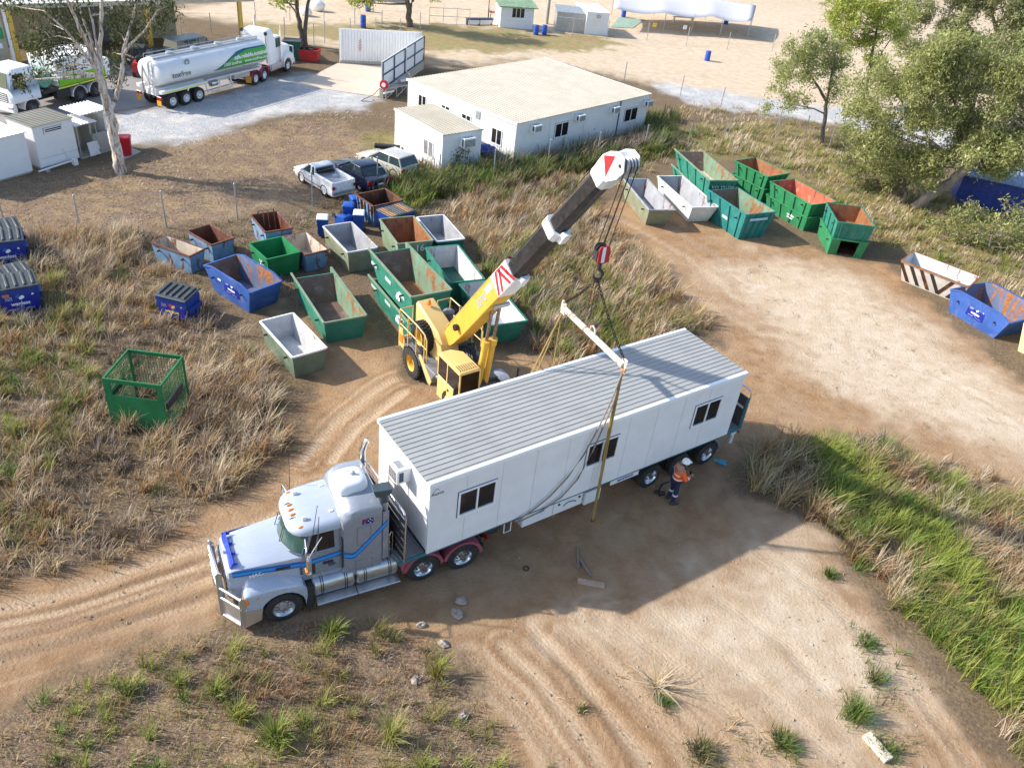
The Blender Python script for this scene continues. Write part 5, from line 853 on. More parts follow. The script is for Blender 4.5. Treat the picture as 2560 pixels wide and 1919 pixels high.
for sgn in (-1, 1):
    for k in range(4):
        t0 = .366 + k * .024; b = MB(); yy = sgn * .343; t1 = t0 + (.03 if k < 2 else -.006); b.prism([bq(t0 + (.0 if k < 2 else .03), yy, -.36), bq(t0 + (.012 if k < 2 else .042), yy, -.36), bq(t1 + .014, yy, .37), bq(t1, yy, .37)], bs_ * (sgn * .004)); b.build('hazard_stripe', MT['hazred'], bc_)
    b = MB(); b.prism([bq(.45, sgn * .343, -.05), bq(.462, sgn * .343, -.05), bq(.462, sgn * .343, .1), bq(.45, sgn * .343, .1)], bs_ * (sgn * .004)); b.build('red_plate', MT['hazred'], bc_)
for k in range(4):   # chevrons on the upper face of the collar
    t0 = .385 + k * .024
    for s in (1, -1): b = MB(); P = [bq(t0, 0, .412), bq(t0 + .012, 0, .412), bq(t0 + .035, s * .31, .412), bq(t0 + .023, s * .31, .412)]; b.prism(P, bu_ * .004); b.build('hazard_stripe', MT['hazred'], bc_)
b = MB(); b.loft([bsec(.44, .58, .68, .12), bsec(.70, .58, .68, .12)]); b.build('boom_section', MT['boomblack'], K, smooth=.4)
b = MB(); b.loft([bsec(.685, .64, .74, .10), bsec(.715, .64, .74, .10)]); c2 = b.build('boom_collar', MT['crwhite'], K, smooth=.4); b = MB(); b.prism([bq(.69, -.12, .372), bq(.71, -.12, .372), bq(.71, .02, .372), bq(.69, .02, .372)], bu_ * .004); b.build('red_plate', MT['hazred'], c2)
b = MB(); b.loft([bsec(.70, .50, .58, .11), bsec(.94, .50, .58, .11)]); b.build('boom_section', MT['boomblack'], K, smooth=.4)
for t, w in ((.47, .34), (.715, .32)):   # collar lugs underneath
    b = MB(); b.prism([bq(t - .03, -.12, -w), bq(t + .012, -.12, -w), bq(t + .018, -.12, -w - .2), bq(t - .02, -.12, -w - .24)], bs_ * .24); b.build('roller_bracket', MT['crwhite'], K, bevel=.02)
b = MB(); b.loft([bsec(.925, .58, .66, .1), bsec(.96, .58, .68, .1)]); hc = b.build('boom_head_collar', MT['crwhite'], K, smooth=.4); b = MB(); b.prism([bq(.933, -.1, .342), bq(.953, -.1, .342), bq(.953, .04, .342), bq(.933, .04, .342)], bu_ * .004); b.build('red_plate', MT['hazred'], hc)
for s in (-.26, .26):
    b = MB(); P = [bq(.955, s - .02, -.30), bq(.955, s - .02, .30), bq(.985, s - .02, .33), bq(1.012, s - .02, .22), bq(1.035, s - .02, .02), bq(1.042, s - .02, -.25), bq(1.02, s - .02, -.52), bq(.99, s - .02, -.50)]; b.prism(P, bs_ * .04); b.build('head_plate', MT['crwhite'], K, bevel=.012)
b = MB(); b.loft([bsec(.955, .48, .5, .05), bsec(.99, .48, .52, .05), bsec(1.02, .48, .2, .05)]); hh_ = b.build('head_block', MT['crwhite'], K, smooth=.4)
b = MB(); b.prism([bq(.965, -.285, -.2), bq(.99, -.285, .27), bq(1.02, -.285, .0)], bs_ * -.006); b.build('red_plate', MT['hazred'], hh_)
for s in (-.16, -.05, .06, .17):
    b = MB(); c_ = bq(1.02, s, -.3); rr = [[c_ + bd_ * (r * math.cos(a)) + bu_ * (r * math.sin(a)) + bs_ * d for a in np.linspace(0, 2 * math.pi, 19)[:-1]] for r, d in ((.03, -.025), (.24, -.035), (.20, 0), (.24, .035), (.03, .025))]; b.loft(rr); b.build('sheave', MT['galv'], K, smooth=.6)
b = MB(); b.tube(bq(1.02, -.3, -.3), bq(1.02, .3, -.3), .05, 10); b.build('sheave_pin', MT['dark'], K)
tx = text('2270', .42, plain('decal_blue', (.30, .45, .6), .5), K, (0, 0, 0), (0, 0, 0), 'lettering'); 
mm = Matrix((bd_, bs_ * (1 if bd_.cross(bs_).dot(bu_) > 0 else -1), bu_)).transposed(); sd_ = -1 if 1 else 1; mm = Matrix((bd_, bu_ * (1 if bd_.cross(bu_).dot(-bs_) > 0 else -1), -bs_)).transposed(); tx.rotation_euler = mm.to_euler(); tx.location = bq(.27, -.338, .0)
b = MB(); b.prism([bq(.31, -.332, .02), bq(.355, -.332, .02), bq(.355, -.332, .26), bq(.31, -.332, .26)], bs_ * -.004); b.build('decal_panel', plain('decal_pale', (.62, .64, .68), .5), bm_)
b = MB(); p = bq(.075, -.36, .0); b.tube(p, p - bs_ * .14, .13, 12); b.build('boom_sensor', MT['black'], K, smooth=.6)
b = MB(); b.path([bq(.35, .2, .43), bq(.47, .36, .3), bq(.55, .4, .1)], .015, 5); b.build('cable_guide', MT['galv'], K)
for s in (.38, .56):   # fly jib stowed along the boom side
    b = MB(); b.tube(bq(.22, s, .18), bq(.47, s, .18), .03, 6); b.build('jib_chord', MT['deckgrey'], K)
b = MB(); [b.tube(bq(.24 + k * .04, .38, .18), bq(.24 + k * .04, .56, .18), .02, 5) for k in range(6)]; b.build('jib_rungs', MT['deckgrey'], K)
for y in (-.02, .30):   # luffing cylinders
    cyl(K, 'lift_cylinder', (1.78, y, 1.3), (2.02, y, 3.25), .13, Y2, 18); cyl(K, 'cylinder_rod', (2.02, y, 3.25), (2.22, y, 4.85), .065, paint('rod_steel', (.30, .24, .20), .3, .1, .2, metal=.7), 12); cyl(K, 'cylinder_head', (2.0, y, 3.12), (2.04, y, 3.4), .16, Y2, 18)
b = MB(); b.tube(bq(.30, -.2, -.45), bq(.30, .45, -.45), .09, 10); b.build('cylinder_pin', MT['galv'], K)
# hoist rope
RX = KM @ (Vector((2.11, 21.62, 0)) - CO)
for dx, dy in ((-.1, -.14), (-.04, .02), (.12, -.08), (.17, .1)):
    b = MB(); tp = bq(1.03, dy, -.42); b.tube((RX.x + dx * .8, RX.y + dy, 9.5), (tp.x + dx * .6, tp.y, tp.z), .014, 5); b.build('hoist_rope', MT['rope'], K)
b = MB(); b.path([bq(.02, .1, .5), bq(.5, .1, .5), bq(1.0, .1, .5)], .012, 5); b.build('hoist_rope', MT['rope'], K)
# ---- hook block and rigging
HK = thing('hook_block', 'red and white striped crane hook block hanging on four ropes', 'hook block', (2.11, 21.62, 0), .5)
for y in (-.15, .12): b = MB(); b.prism([(-.2, y, 9.0), (.2, y, 9.0), (.19, y, 9.42), (.14, y, 9.52), (-.14, y, 9.52), (-.19, y, 9.42)], (0, .04, 0)); cp_ = b.build('cheek_plate', MT['hazred'] if y < 0 else MT['dark'], HK, bevel=.01)
b = MB(); b.prism([(-.08, -.154, 9.01), (.03, -.154, 9.01), (.03, -.154, 9.50), (-.08, -.154, 9.50)], (0, .003, 0)); b.build('white_band', MT['frame'], HK)
b = MB(); b.prism([(-.215, -.1, 9.05), (-.215, .1, 9.05), (-.215, .1, 9.35), (-.215, -.1, 9.35)], (.015, 0, 0)); b.build('end_plate', MT['dark'], HK)
for y in (-.08, .06): b = MB(); b.lathe([(.02, -.03), (.22, -.04), (.18, 0), (.22, .04), (.02, .03)], (0, y, 9.28), 'Y', 18); b.build('sheave', MT['dark'], HK, smooth=.6)
b = MB(); b.lathe([(.01, 8.72), (.06, 8.72), (.07, 8.95), (.16, 8.98), (.16, 9.02), (.01, 9.02)], n=12); b.build('swivel', MT['dark'], HK, smooth=.6)
b = MB(); pts = [(0, 0, 8.76)] + [(.15 * math.sin(a), 0, 8.55 + .15 * math.cos(a)) for a in np.linspace(.3, 5.2, 14)]; b.path(pts, .05, 8, rs=[.05] * 4 + [.06] * 6 + [.05, .045, .04, .035, .02]); b.build('hook', MT['dark'], HK, smooth=.9)
def bxw(x, y, z): c, s = math.cos(BYAW), math.sin(BYAW); return Vector((BO[0] + x * c - y * s, BO[1] + x * s + y * c, z))
S1, S2, HB = bxw(6.36, -.06, 6.36), bxw(6.64, 3.36, 6.44), Vector((2.11, 21.62, 8.42))
sb = thing('spreader_bar', 'rust stained white spreader bar slung above the building roof', 'spreader bar', S1); dv = S2 - S1; dn = dv.normalized()
b = MB(); b.tube(dn * .0, dv, .10, 14); b.build('tube', MT['barrust'], sb, smooth=.6)
for p in (Vector((0, 0, 0)), dv): b = MB(); e = dn; b.prism([p - e * .14 + Vector((0, 0, -.26)), p + e * .14 + Vector((0, 0, -.26)), p + e * .14 + Vector((0, 0, .24)), p - e * .14 + Vector((0, 0, .24))], Vector((dn.y, -dn.x, 0)) * .05); b.build('end_lug', MT['barrust'], sb, bevel=.03)
b = MB(); mid = dv * .5; b.path([mid - dn * .14 + Vector((0, 0, .06)), mid - dn * .12 + Vector((0, 0, .26)), mid + Vector((0, 0, .33)), mid + dn * .12 + Vector((0, 0, .26)), mid + dn * .14 + Vector((0, 0, .06))], .03, 7); b.build('centre_lug', MT['barrust'], sb, smooth=.8)
def chain(name, label, p0, p1, mat, sag=.0, group=None):
    o = thing(name, label, 'chain', p0, group=group); L = (p1 - p0); n = max(6, int(L.length / .11)); lk = MB(); d = L.normalized(); u = d.cross(Vector((0, 0, 1))).normalized(); w = d.cross(u); g = MB()
    for k in range(n):
        t = (k + .5) / n; c = L * t - Vector((0, 0, sag * 4 * t * (1 - t))); a = u if k % 2 else w; hl = L.length / n * .72
        g.path([c + d * (hl * math.cos(q)) + a * (.038 * math.sin(q)) for q in np.linspace(0, 2 * math.pi, 9)], .014, 4)
    c_ = g.build('chain_links', mat, o); c_['kind'] = 'stuff'; return o
chain('lifting_chain', 'black lifting chain from the hook to the near end of the bar', HB, S1 + Vector((0, 0, .2)), MT['chain'], .12); chain('lifting_chain', 'black lifting chain from the hook to the far end of the bar', HB, S2 + Vector((0, 0, .2)), MT['chain'], .1)
for k, (dx, ln) in enumerate(((-.09, 1.15), (.0, 1.3), (.07, 1.05))): chain('spare_chain', ('left', 'middle and longest', 'right')[k] + ' one of three rusty chains hanging loose below the hook', HB + Vector((dx, .05, 0)), HB + Vector((dx * 1.6, .05, -ln)), paint('rust_chain', (.13, .075, .04), .7, .3), group='spare chains below the hook')
def web(label, pts, mat, r=.03, name='webbing_sling'):
    P = [bxw(*p) for p in pts]; b = MB(); b.path([p - P[0] for p in P], r, 6); o = b.build(name, mat, smooth=.8); o.location = P[0]; return tag(o, label, 'sling')
s1l = (6.36, -.08, 6.1); s2l = (6.64, 3.38, 6.18)
web('tan webbing sling hanging straight down past the middle window to the ground', [s1l, (6.36, -.10, 4.2), (6.38, -.14, 2.0), (6.38, -.18, .12)], MT['sling'], .036)
web('second tan strand beside the straight hanging sling', [s1l, (6.28, -.09, 4.3), (6.33, -.13, 2.1), (6.36, -.15, .3)], MT['sling'], .028)
web('upper of two grey slack slings draped across the near wall', [s1l, (6.18, -.07, 5.2), (5.86, -.05, 4.1), (5.5, -.03, 3.2), (5.0, -.02, 2.45), (4.4, -.02, 1.9), (3.8, -.02, 1.58), (3.12, -.02, 1.37)], MT['slingdk'], .026)
web('lower of two grey slack slings draped across the near wall', [s1l, (6.28, -.07, 5.0), (6.1, -.05, 4.2), (5.85, -.03, 3.2), (5.45, -.02, 2.2), (4.9, -.02, 1.66), (4.1, -.02, 1.38), (3.3, -.02, 1.3)], MT['slingdk'], .026)
web('tan sling from the far end of the bar slanting behind the roof', [s2l, (5.9, 3.42, 4.4), (4.6, 3.42, 1.5)], MT['sling'], .03); web('thin tan sling beside the slanting one behind the roof', [s2l, (6.1, 3.42, 4.4), (5.0, 3.42, 1.5)], MT['sling'], .025); web('tan sling hanging straight behind the roof from the far end of the bar', [s2l, (6.66, 3.42, 4.2), (6.66, 3.42, 1.4)], MT['sling'], .025)
b = MB(); b.path([(.05 * math.cos(a), .02, .06 * math.sin(a)) for a in np.linspace(0, 5.2, 10)], .015, 5); o = b.build('sling_hook', MT['chain']); o.location = bxw(6.38, -.18, .08); tag(o, 'small dark hook at the ground end of the straight sling', 'hook')
# ---------------------------------------------------------------- other vehicles
def rsect(w, z0, z1, c=.12): return [(-w * .94, z0), (-w, z0 + c * .6), (-w, z1 - c), (-w * .96, z1 - c * .3), (-w * .86, z1), (0, z1 + .02), (w * .86, z1), (w * .96, z1 - c * .3), (w, z1 - c), (w, z0 + c * .6), (w * .94, z0)]
def car(name, label, loc, yaw, L, W, prof, cab, col, wb, kind='hatch', cat='car', rim='alu'):
    """X forward, origin at the rear axle on the ground; prof = (x, belt height); cab = (x_rear_low, x_rear_top, x_front_top, x_front_low, roof_z)"""
    t = thing(name, label, cat, loc, yaw); w = W / 2; m = paint(name + '_paint', col, .25, .06, .08, metal=.1, coat=.6)
    st = [(x, rsect(w * k, .22 if 0.2 < i < len(prof) - 1.2 else .34, z)) for i, (x, z, k) in enumerate(prof)]
    body = xloft(st, m, t, 'body', .6)
    a, bb, c, d, rz = cab; zb = .86; wt = w * .78; wl_ = w * .93
    if kind != 'ute':
        b = MB(); b.loft([[(a, -wl_, zb), (d, -wl_, zb), (d, wl_, zb), (a, wl_, zb)], [(bb, -wt, rz - .05), (c, -wt, rz - .05), (c, wt, rz - .05), (bb, wt, rz - .05)]]); gh = b.build('windows', MT['glass2'], t, bevel=.03)
    else:
        b = MB(); b.loft([[(a, -wl_, zb), (d, -wl_, zb), (d, wl_, zb), (a, wl_, zb)], [(bb, -wt, rz - .05), (c, -wt, rz - .05), (c, wt, rz - .05), (bb, wt, rz - .05)]]); gh = b.build('windows', MT['glass2'], t, bevel=.03)
    b = MB(); b.loft([[(bb - .06, -wt - .03, rz - .07), (c + .06, -wt - .03, rz - .07), (c + .06, wt + .03, rz - .07), (bb - .06, wt + .03, rz - .07)], [(bb, -wt, rz - .01), (c, -wt, rz - .01), (c, wt, rz - .01), (bb, wt, rz - .01)], [(bb + .12, -wt * .8, rz + .02), (c - .12, -wt * .8, rz + .02), (c - .12, wt * .8, rz + .02), (bb + .12, wt * .8, rz + .02)]]); b.build('roof', m, t, bevel=.02)
    for sg in (1, -1):
        for (x0, x1) in ((a, bb), (d, c)): b = MB(); b.bar((x0, sg * wl_, zb), (x1, sg * (wt + .01), rz - .05), .07, .07); b.build('pillar', m, t)
        xm = (bb + c) / 2; b = MB(); b.bar((xm - .05, sg * wl_, zb), (xm, sg * (wt + .012), rz - .05), .09, .05); b.build('pillar', m, t)
        for x in (0, wb): wheel(t, x, sg * (w - .1), .31, .31, .19, sg, 'road', rim); b = MB(); b.lathe([(.36, -.02), (.36, .012), (.30, .012), (.30, -.02)], (x, sg * (w - .005), .33), 'Y', 18, caps=False); b.build('wheel_arch', MT['black'], t)
        xr = prof[0][0]; boxp(t, 'tail_light', (xr - .02, xr + .12, min(sg * w * .66, sg * w * .98), max(sg * w * .66, sg * w * .98), .62, .84), MT['redlens'], .02); xf = prof[-1][0]; boxp(t, 'headlight', (xf - .14, xf + .015, min(sg * w * .6, sg * w * .93), max(sg * w * .6, sg * w * .93), .55, .68), MT['chrome'], .02)
        boxp(t, 'door_mirror', (d - .22, d - .1, min(sg * (w + .0), sg * (w + .18)), max(sg * (w + .0), sg * (w + .18)), .86, .98), m, .03); 
        b = MB(); b.box(-.1 + .3, wb - .3, min(sg * w, sg * (w + .008)), max(sg * w, sg * (w + .008)), .42, .46); b.build('door_trim', MT['black'], t)
        for x in ((xm + .05), (a + xm) / 2 + .1): boxp(t, 'door_handle', (x - .08, x + .06, min(sg * w * .985, sg * (w + .012)), max(sg * w * .985, sg * (w + .012)), .72, .75), MT['black'])
    xr = prof[0][0]; boxp(t, 'bumper', (xr - .06, xr + .06, -w * .95, w * .95, .34, .52), m if kind == 'hatch' else MT['galv'], .03); boxp(t, 'number_plate', (xr - .065, xr - .055, -.2, .2, .55, .66), MT['frame'])
    xf = prof[-1][0]; boxp(t, 'bumper', (xf - .05, xf + .06, -w * .95, w * .95, .32, .5), m if kind == 'hatch' else MT['galv'], .03)
    return t, m, w
def yaw_of(a, b): return math.atan2(b.y - a.y, b.x - a.x)
uf, ur = at(760, 445, .31), at(814, 477, .31); uy = yaw_of(ur, uf); un = Vector((-math.sin(uy), math.cos(uy))); o = Vector(ur[:2]) - un * .68   # near side is its left
ut, um, w = car('parked_ute', 'white two door ute with an open tray parked by the fence', (o.x, o.y), uy, 4.2, 1.6, [(-.86, .74, .93), (-.84, .80, 1), (1.0, .84, 1), (1.6, .88, 1), (2.3, .86, 1), (3.0, .80, .97), (3.22, .70, .90)], (.98, 1.12, 1.72, 2.3, 1.38), (.80, .81, .83), 2.35, 'ute', 'ute', 'white')
boxp(ut, 'tray_floor', (-.78, .95, -.64, .64, .84, .86), paint('tray_paint', (.36, .38, .42), .5, .2, .4)); 
for q in ((-.86, .98, .66, .8, .78, 1.08), (-.86, .98, -.8, -.66, .78, 1.08), (-.88, -.78, -.66, .66, .5, 1.06)): boxp(ut, 'tray_side', q, um, .02)
b = MB(); b.sphere((.4, -.3, .88), .22, 10, 6, (1, 1, .5)); b.build('sack_load', plain('grey_sacks', (.4, .4, .42), .8), ut)
b = MB(); b.box(.96, .99, -.5, .5, .95, 1.25); b.build('rear_window', MT['glass'], ut)
tl, tr2 = at(1002, 436, .5), at(1053, 426, .5); fr = at(916, 395, .6); m_ = (tl + tr2) / 2; wy = yaw_of(m_, fr + Vector((.45, .5, 0))); dv2 = Vector((math.cos(wy), math.sin(wy))); o = Vector(m_[:2]) + dv2 * .72
car('parked_hatchback', 'dusty silver hatchback parked against the hut wall', (o.x, o.y), wy, 4.1, 1.68, [(-.72, .80, .90), (-.68, .90, .98), (0, .93, 1), (1.2, .91, 1), (2.2, .88, 1), (2.9, .82, .97), (3.3, .68, .88)], (-.62, -.30, 1.35, 2.15, 1.42), (.52, .50, .45), 2.53)
tl, tr2 = at(928, 460, .55), at(972, 466, .45); fr = at(854, 414, .8); m_ = (tl + tr2) / 2; sy = yaw_of(m_, fr + Vector((.5, .4, 0))); dv2 = Vector((math.cos(sy), math.sin(sy))); o = Vector(m_[:2]) + dv2 * .9
car('parked_sedan', 'dark navy sedan between the white ute and the silver hatchback', (o.x, o.y), sy, 4.4, 1.7, [(-.9, .80, .90), (-.86, .92, .97), (-.3, .95, 1), (1.2, .92, 1), (2.3, .88, 1), (3.0, .82, .97), (3.4, .68, .88)], (-.5, .15, 1.2, 2.1, 1.40), (.012, .014, .045), 2.6, 'hatch')
p = at(968, 372); b = MB(); b.lathe([(.03, -.85), (.16, -.85), (.16, .85), (.03, .85)], (0, 0, .17), 'X', 12); o = b.build('rolled_mat', MT['dark'], smooth=.6); o.location = (p.x, p.y, 0); o.rotation_euler = (0, 0, .1); tag(o, 'dark roll of matting lying behind the silver hatchback', 'roll')

# tanker
r2 = at(466, 245, .5); ty_ = R_(64.5); tn = Vector((-math.sin(ty_), math.cos(ty_))); o = Vector(r2[:2]) + tn * 1.15
TK = thing('tanker_trailer', 'white elliptical tanker trailer with green swoosh and three axles', 'tanker', (o.x, o.y), ty_)
def ell(x, k=1., zc=2.32, a=1.18, bz=.92, n=28): return [(x, a * k * math.cos(q), zc + bz * k * math.sin(q)) for q in np.linspace(0, 2 * math.pi, n + 1)[:-1]]
b = MB(); b.loft([ell(-2.0, .55), ell(-1.95, .86), ell(-1.85, .98), ell(-1.75, 1), ell(8.2, 1), ell(8.32, .97), ell(8.42, .84), ell(8.47, .5)]); tk = b.build('tank', paint('tank_white', (.76, .77, .78), .35, .04, .12, dirtcol=(.5, .42, .32), scale=.6), TK, smooth=.6)
def tpatch(pts2, off, mat, name):   # (x, angle) polygon strips on the right-hand side of the tank
    b = MB(); n = 16; nv = 8; lo, hi = pts2; V = []
    for k in range(n + 1):
        (xa, qa), (xc, qc) = lerp2(lo, k / n), lerp2(hi, k / n)
        for j in range(nv + 1): x, q = xa + (xc - xa) * j / nv, qa + (qc - qa) * j / nv; V.append((x, -(1.18 + off) * math.cos(q), 2.32 + (.92 + off) * math.sin(q)))
    F = [(k * (nv + 1) + j, (k + 1) * (nv + 1) + j, (k + 1) * (nv + 1) + j + 1, k * (nv + 1) + j + 1) for k in range(n) for j in range(nv)]; b.add(V, F); o_ = b.build(name, mat, tk, smooth=1.5); return o_
def lerp2(P, t): t *= len(P) - 1; i = min(int(t), len(P) - 2); f = t - i; return P[i][0] * (1 - f) + P[i + 1][0] * f, P[i][1] * (1 - f) + P[i + 1][1] * f
G_ = plain('swoosh_green', (.06, .36, .035), .4, var=.06); tpatch(([(2.9, -.62), (4.2, -.58), (8.2, -.56)], [(2.9, -.60), (4.2, .16), (5.2, .58), (6.0, .70), (8.2, .66)]), .008, plain('swoosh_teal', (.01, .13, .16), .4), 'swoosh_edge'); 
def gp_(): 
    lo = [(3.15, -.60), (4.6, -.58), (6.4, -.57), (8.2, -.56)]; hi = [(3.15, -.59), (4.6, .18), (6.2, .56), (8.2, .54)]; tpatch((lo, hi), .014, G_, 'swoosh')
gp_()
def ttext(s, size, x, q, mat, bold=0.): return text(s, size, mat, TK, (x, -1.205 * math.cos(q) - .012, 2.32 + .945 * math.sin(q)), (math.pi / 2 - q * .8, 0, 0), 'lettering', bold=bold)
wt_ = MT['frame']; ttext('safe.reliable.sustainable', .40, 6.65, .17, wt_, .008); ttext('1300 toxfree   www.toxfree.com.au', .34, 6.2, -.22, wt_, .006)
ttext('tox', .55, -.62, -.16, plain('ink_grey', (.06, .09, .1), .5), .004); ttext('free', .55, .22, -.16, plain('ink_green', (.10, .2, .15), .5))
b = MB()
for k in range(10): a = 2 * math.pi * k / 10; x, z = .5 + .1 * math.cos(a), 2.82 + .1 * math.sin(a); b.bar((x, -1.06, z), (.5 + .26 * math.cos(a), -1.06 - .05 * -math.sin(a) * 0, 2.82 + .26 * math.sin(a)), .05, .03, up=(0, 1, 0))
b.build('emblem', plain('emblem_dark', (.05, .09, .09), .5), tk)
boxp(TK, 'walkway', (-1.7, 8.1, -.35, .35, 3.22, 3.30), MT['galv'], .01); b = MB(); b.path([(-1.8, -.45, 3.25), (-1.8, -.45, 3.45), (8.0, -.45, 3.42)], .03, 6); b.path([(-1.8, .45, 3.25), (-1.8, .45, 3.45), (8.0, .45, 3.42)], .03, 6); b.build('walkway_rail', MT['galv'], TK)
for x in (0, 2.2, 4.4, 6.6): b = MB(); b.lathe([(.02, 3.3), (.25, 3.3), (.25, 3.42), (.02, 3.46)], (x, 0, 0), n=14); b.build('manhole_lid', MT['alu'], TK)
boxp(TK, 'side_skirt', (-2.1, 2.0, -1.25, -.95, 1.12, 1.32), MT['white'], .02); boxp(TK, 'side_skirt', (2.0, 7.4, -1.2, -.8, 1.28, 1.42), MT['alu'], .02); boxp(TK, 'reflective_strip', (-1.9, 1.9, -1.26, -1.25, 1.17, 1.25), plain('reflective_yellow', (.75, .75, .08), .4)); boxp(TK, 'side_skirt', (-2.1, 7.4, .9, 1.25, 1.15, 1.4), MT['white'], .02)
boxp(TK, 'chassis', (-2.0, 8.2, -.5, .5, .85, 1.3), MT['white'], .02); boxp(TK, 'outlet_box', (4.6, 6.2, -1.22, -.7, .95, 1.3), MT['conc'], .03); boxp(TK, 'frame_rail', (2.1, 4.6, -1.1, -1.02, .5, .58), MT['white'])
b = MB(); [b.tube((x, -1.06, .5), (x + d, -1.0, 1.25), .04, 6) for x, d in ((2.1, -.2), (4.2, .3), (4.6, -.3), (3.3, 0))]; b.build('frame_brace', MT['white'], TK); b = MB(); b.lathe([(.02, -.3), (.22, -.3), (.22, .3), (.02, .3)], (3.0, -.7, .9), 'X', 12); b.build('pump', MT['alu'], TK, smooth=.6)
for k, x in enumerate((-1.2, 0, 1.2)):
    for sg in (1, -1): wheel(TK, x, sg * 1.02, .5, .5, .3, sg, 'dish', 'white', dual=.33)
for y in (-1.0, 1.0): boxp(TK, 'tail_light_bar', (-2.2, -2.1, y - .22, y + .22, .75, .95), MT['redlens'], .02); boxp(TK, 'hazard_board', (-2.24, -2.2, y - .2, y + .2, .35, .7), plain('hazard_orange', (.75, .36, .02), .5))
b = MB(); b.path([(-2.0, -.5, 3.3), (-2.1, -.5, 1.0)], .03, 6); b.path([(-2.0, -.1, 3.3), (-2.1, -.1, 1.0)], .03, 6); [b.tube((-2.08, -.5, z), (-2.08, -.1, z), .02, 5) for z in np.arange(1.1, 3.2, .3)]; b.build('rear_ladder', MT['alu'], TK); b = MB(); b.path([(-1.95, .5, 2.8), (-2.2, .4, 2.0), (-2.15, .5, 1.0)], .06, 7); b.build('rear_pipe', MT['conc'], TK)
# tanker tractor
s_ = at(718, 163, .5); ay = R_(77); an = Vector((-math.sin(ay), math.cos(ay))); o = Vector(s_[:2]) + an * 1.1
TT = thing('tanker_tractor', 'white bonneted prime mover with maroon rear guards coupled to the tanker', 'truck', (o.x, o.y), ay); Wm = MT['white']
xloft([(1.15, sect(.7, .8, 1.75, 1.8, .1)), (1.0, sect(.75, .8, 1.9, 1.95, .1)), (-.4, sect(.85, .9, 2.05, 2.15, .1))], Wm, TT, 'bonnet')
for sg in (1, -1):
    arch = [(.6 * math.cos(a), .5 + .6 * math.sin(a)) for a in np.linspace(R_(185), R_(-5), 10)]; b = MB(); b.loft([[(x, sg * y, z + dz) for x, z in [(-.65, .75), (-.6, 1.25), (-.1, 1.4), (.6, 1.42), (.95, 1.25), (.95, .7)]] + [(x, sg * y, z) for x, z in arch[::-1]] for y, dz in ((.7, .15), (1.05, .05), (1.2, -.06))]); b.build('fender', Wm, TT, smooth=.7)
    wheel(TT, 0, sg * 1.03, .5, .5, .29, sg, 'dish', 'white')
    for x in (-3.6, -4.85):
        wheel(TT, x, sg * 1.03, .5, .5, .28, sg, 'dish', 'white', dual=.33); arc = [(x + .64 * math.cos(a), .5 + .64 * math.sin(a)) for a in np.linspace(R_(0), R_(178), 14)]; b = MB(); b.loft([[(px, sg * y, pz) for px, pz in arc] + [(px + (x - px) * .06, sg * y, pz - .03) for px, pz in arc[::-1]] for y in (.5, 1.24)]); b.build('mudguard', paint('maroon_guard', (.42, .05, .09), .45, .1, .15), TT, smooth=.6)
    boxp(TT, 'fuel_tank', (-2.6, -.75, min(sg * .65, sg * 1.2), max(sg * .65, sg * 1.2), .5, 1.1), MT['alu'], .12, 3); boxp(TT, 'mud_flap', (-5.6, -5.56, min(sg * .75, sg * 1.2), max(sg * .75, sg * 1.2), .3, .8), plain('hazard_flap', (.7, .4, .05), .6))
    b = MB(); b.tube((-.95, sg * 1.15, 1.0), (-.95, sg * 1.15, 2.9), .09, 10); b.tube((-.95, sg * 1.15, 2.9), (-.95, sg * 1.15, 3.75), .05, 8); b.build('exhaust_stack', MT['chrome'], TT, smooth=.6); b = MB(); b.lathe([(.02, 3.3), (.12, 3.3), (.14, 3.5), (.02, 3.55)], (-2.9, sg * 1.05, 0), n=10); b.build('intake_cap', MT['black'], TT); b = MB(); b.tube((-2.9, sg * 1.05, 1.2), (-2.9, sg * 1.05, 3.3), .07, 8); b.build('intake_pipe', MT['galv'], TT)
boxp(TT, 'cab', (-1.55, -.35, -.98, .98, 1.0, 2.1), Wm, .05); b = MB(); b.loft([[(-1.55, -.95, 2.1), (-.35, -.95, 2.1), (-.35, .95, 2.1), (-1.55, .95, 2.1)], [(-1.55, -.88, 2.75), (-.65, -.88, 2.75), (-.65, .88, 2.75), (-1.55, .88, 2.75)]]); b.build('cab_windows', MT['glass2'], TT); boxp(TT, 'cab_roof', (-1.6, -.55, -.95, .95, 2.75, 2.9), Wm, .06, 2)
b = MB(); b.loft([[(-2.75, y, z) for y, z in ((-1.12, 1.0), (-1.12, 3.2), (-.9, 3.55), (.9, 3.55), (1.12, 3.2), (1.12, 1.0))], [(-1.9, y, z) for y, z in ((-1.12, 1.0), (-1.12, 3.2), (-.9, 3.62), (.9, 3.62), (1.12, 3.2), (1.12, 1.0))], [(-1.5, y, z) for y, z in ((-1.05, 1.0), (-1.05, 2.8), (-.85, 3.1), (.85, 3.1), (1.05, 2.8), (1.05, 1.0))]]); b.build('sleeper', Wm, TT, bevel=.04, segs=2)
boxp(TT, 'sleeper_rear_window', (-2.77, -2.75, -.7, .7, 1.6, 2.6), MT['dark']); boxp(TT, 'chassis', (-5.5, .9, -.45, .45, .6, .95), MT['dark']); boxp(TT, 'bumper', (.95, 1.15, -1.2, 1.2, .4, .9), MT['alu'], .04); b = MB(); [b.tube((1.2, y, .4), (1.2, y, 1.8), .05, 7) for y in (-1, -.4, .4, 1)]; [b.tube((1.2, -1, z), (1.2, 1, z), .05, 7) for z in (.5, 1.1, 1.75)]; b.build('bull_bar', MT['alu'], TT, smooth=.6)

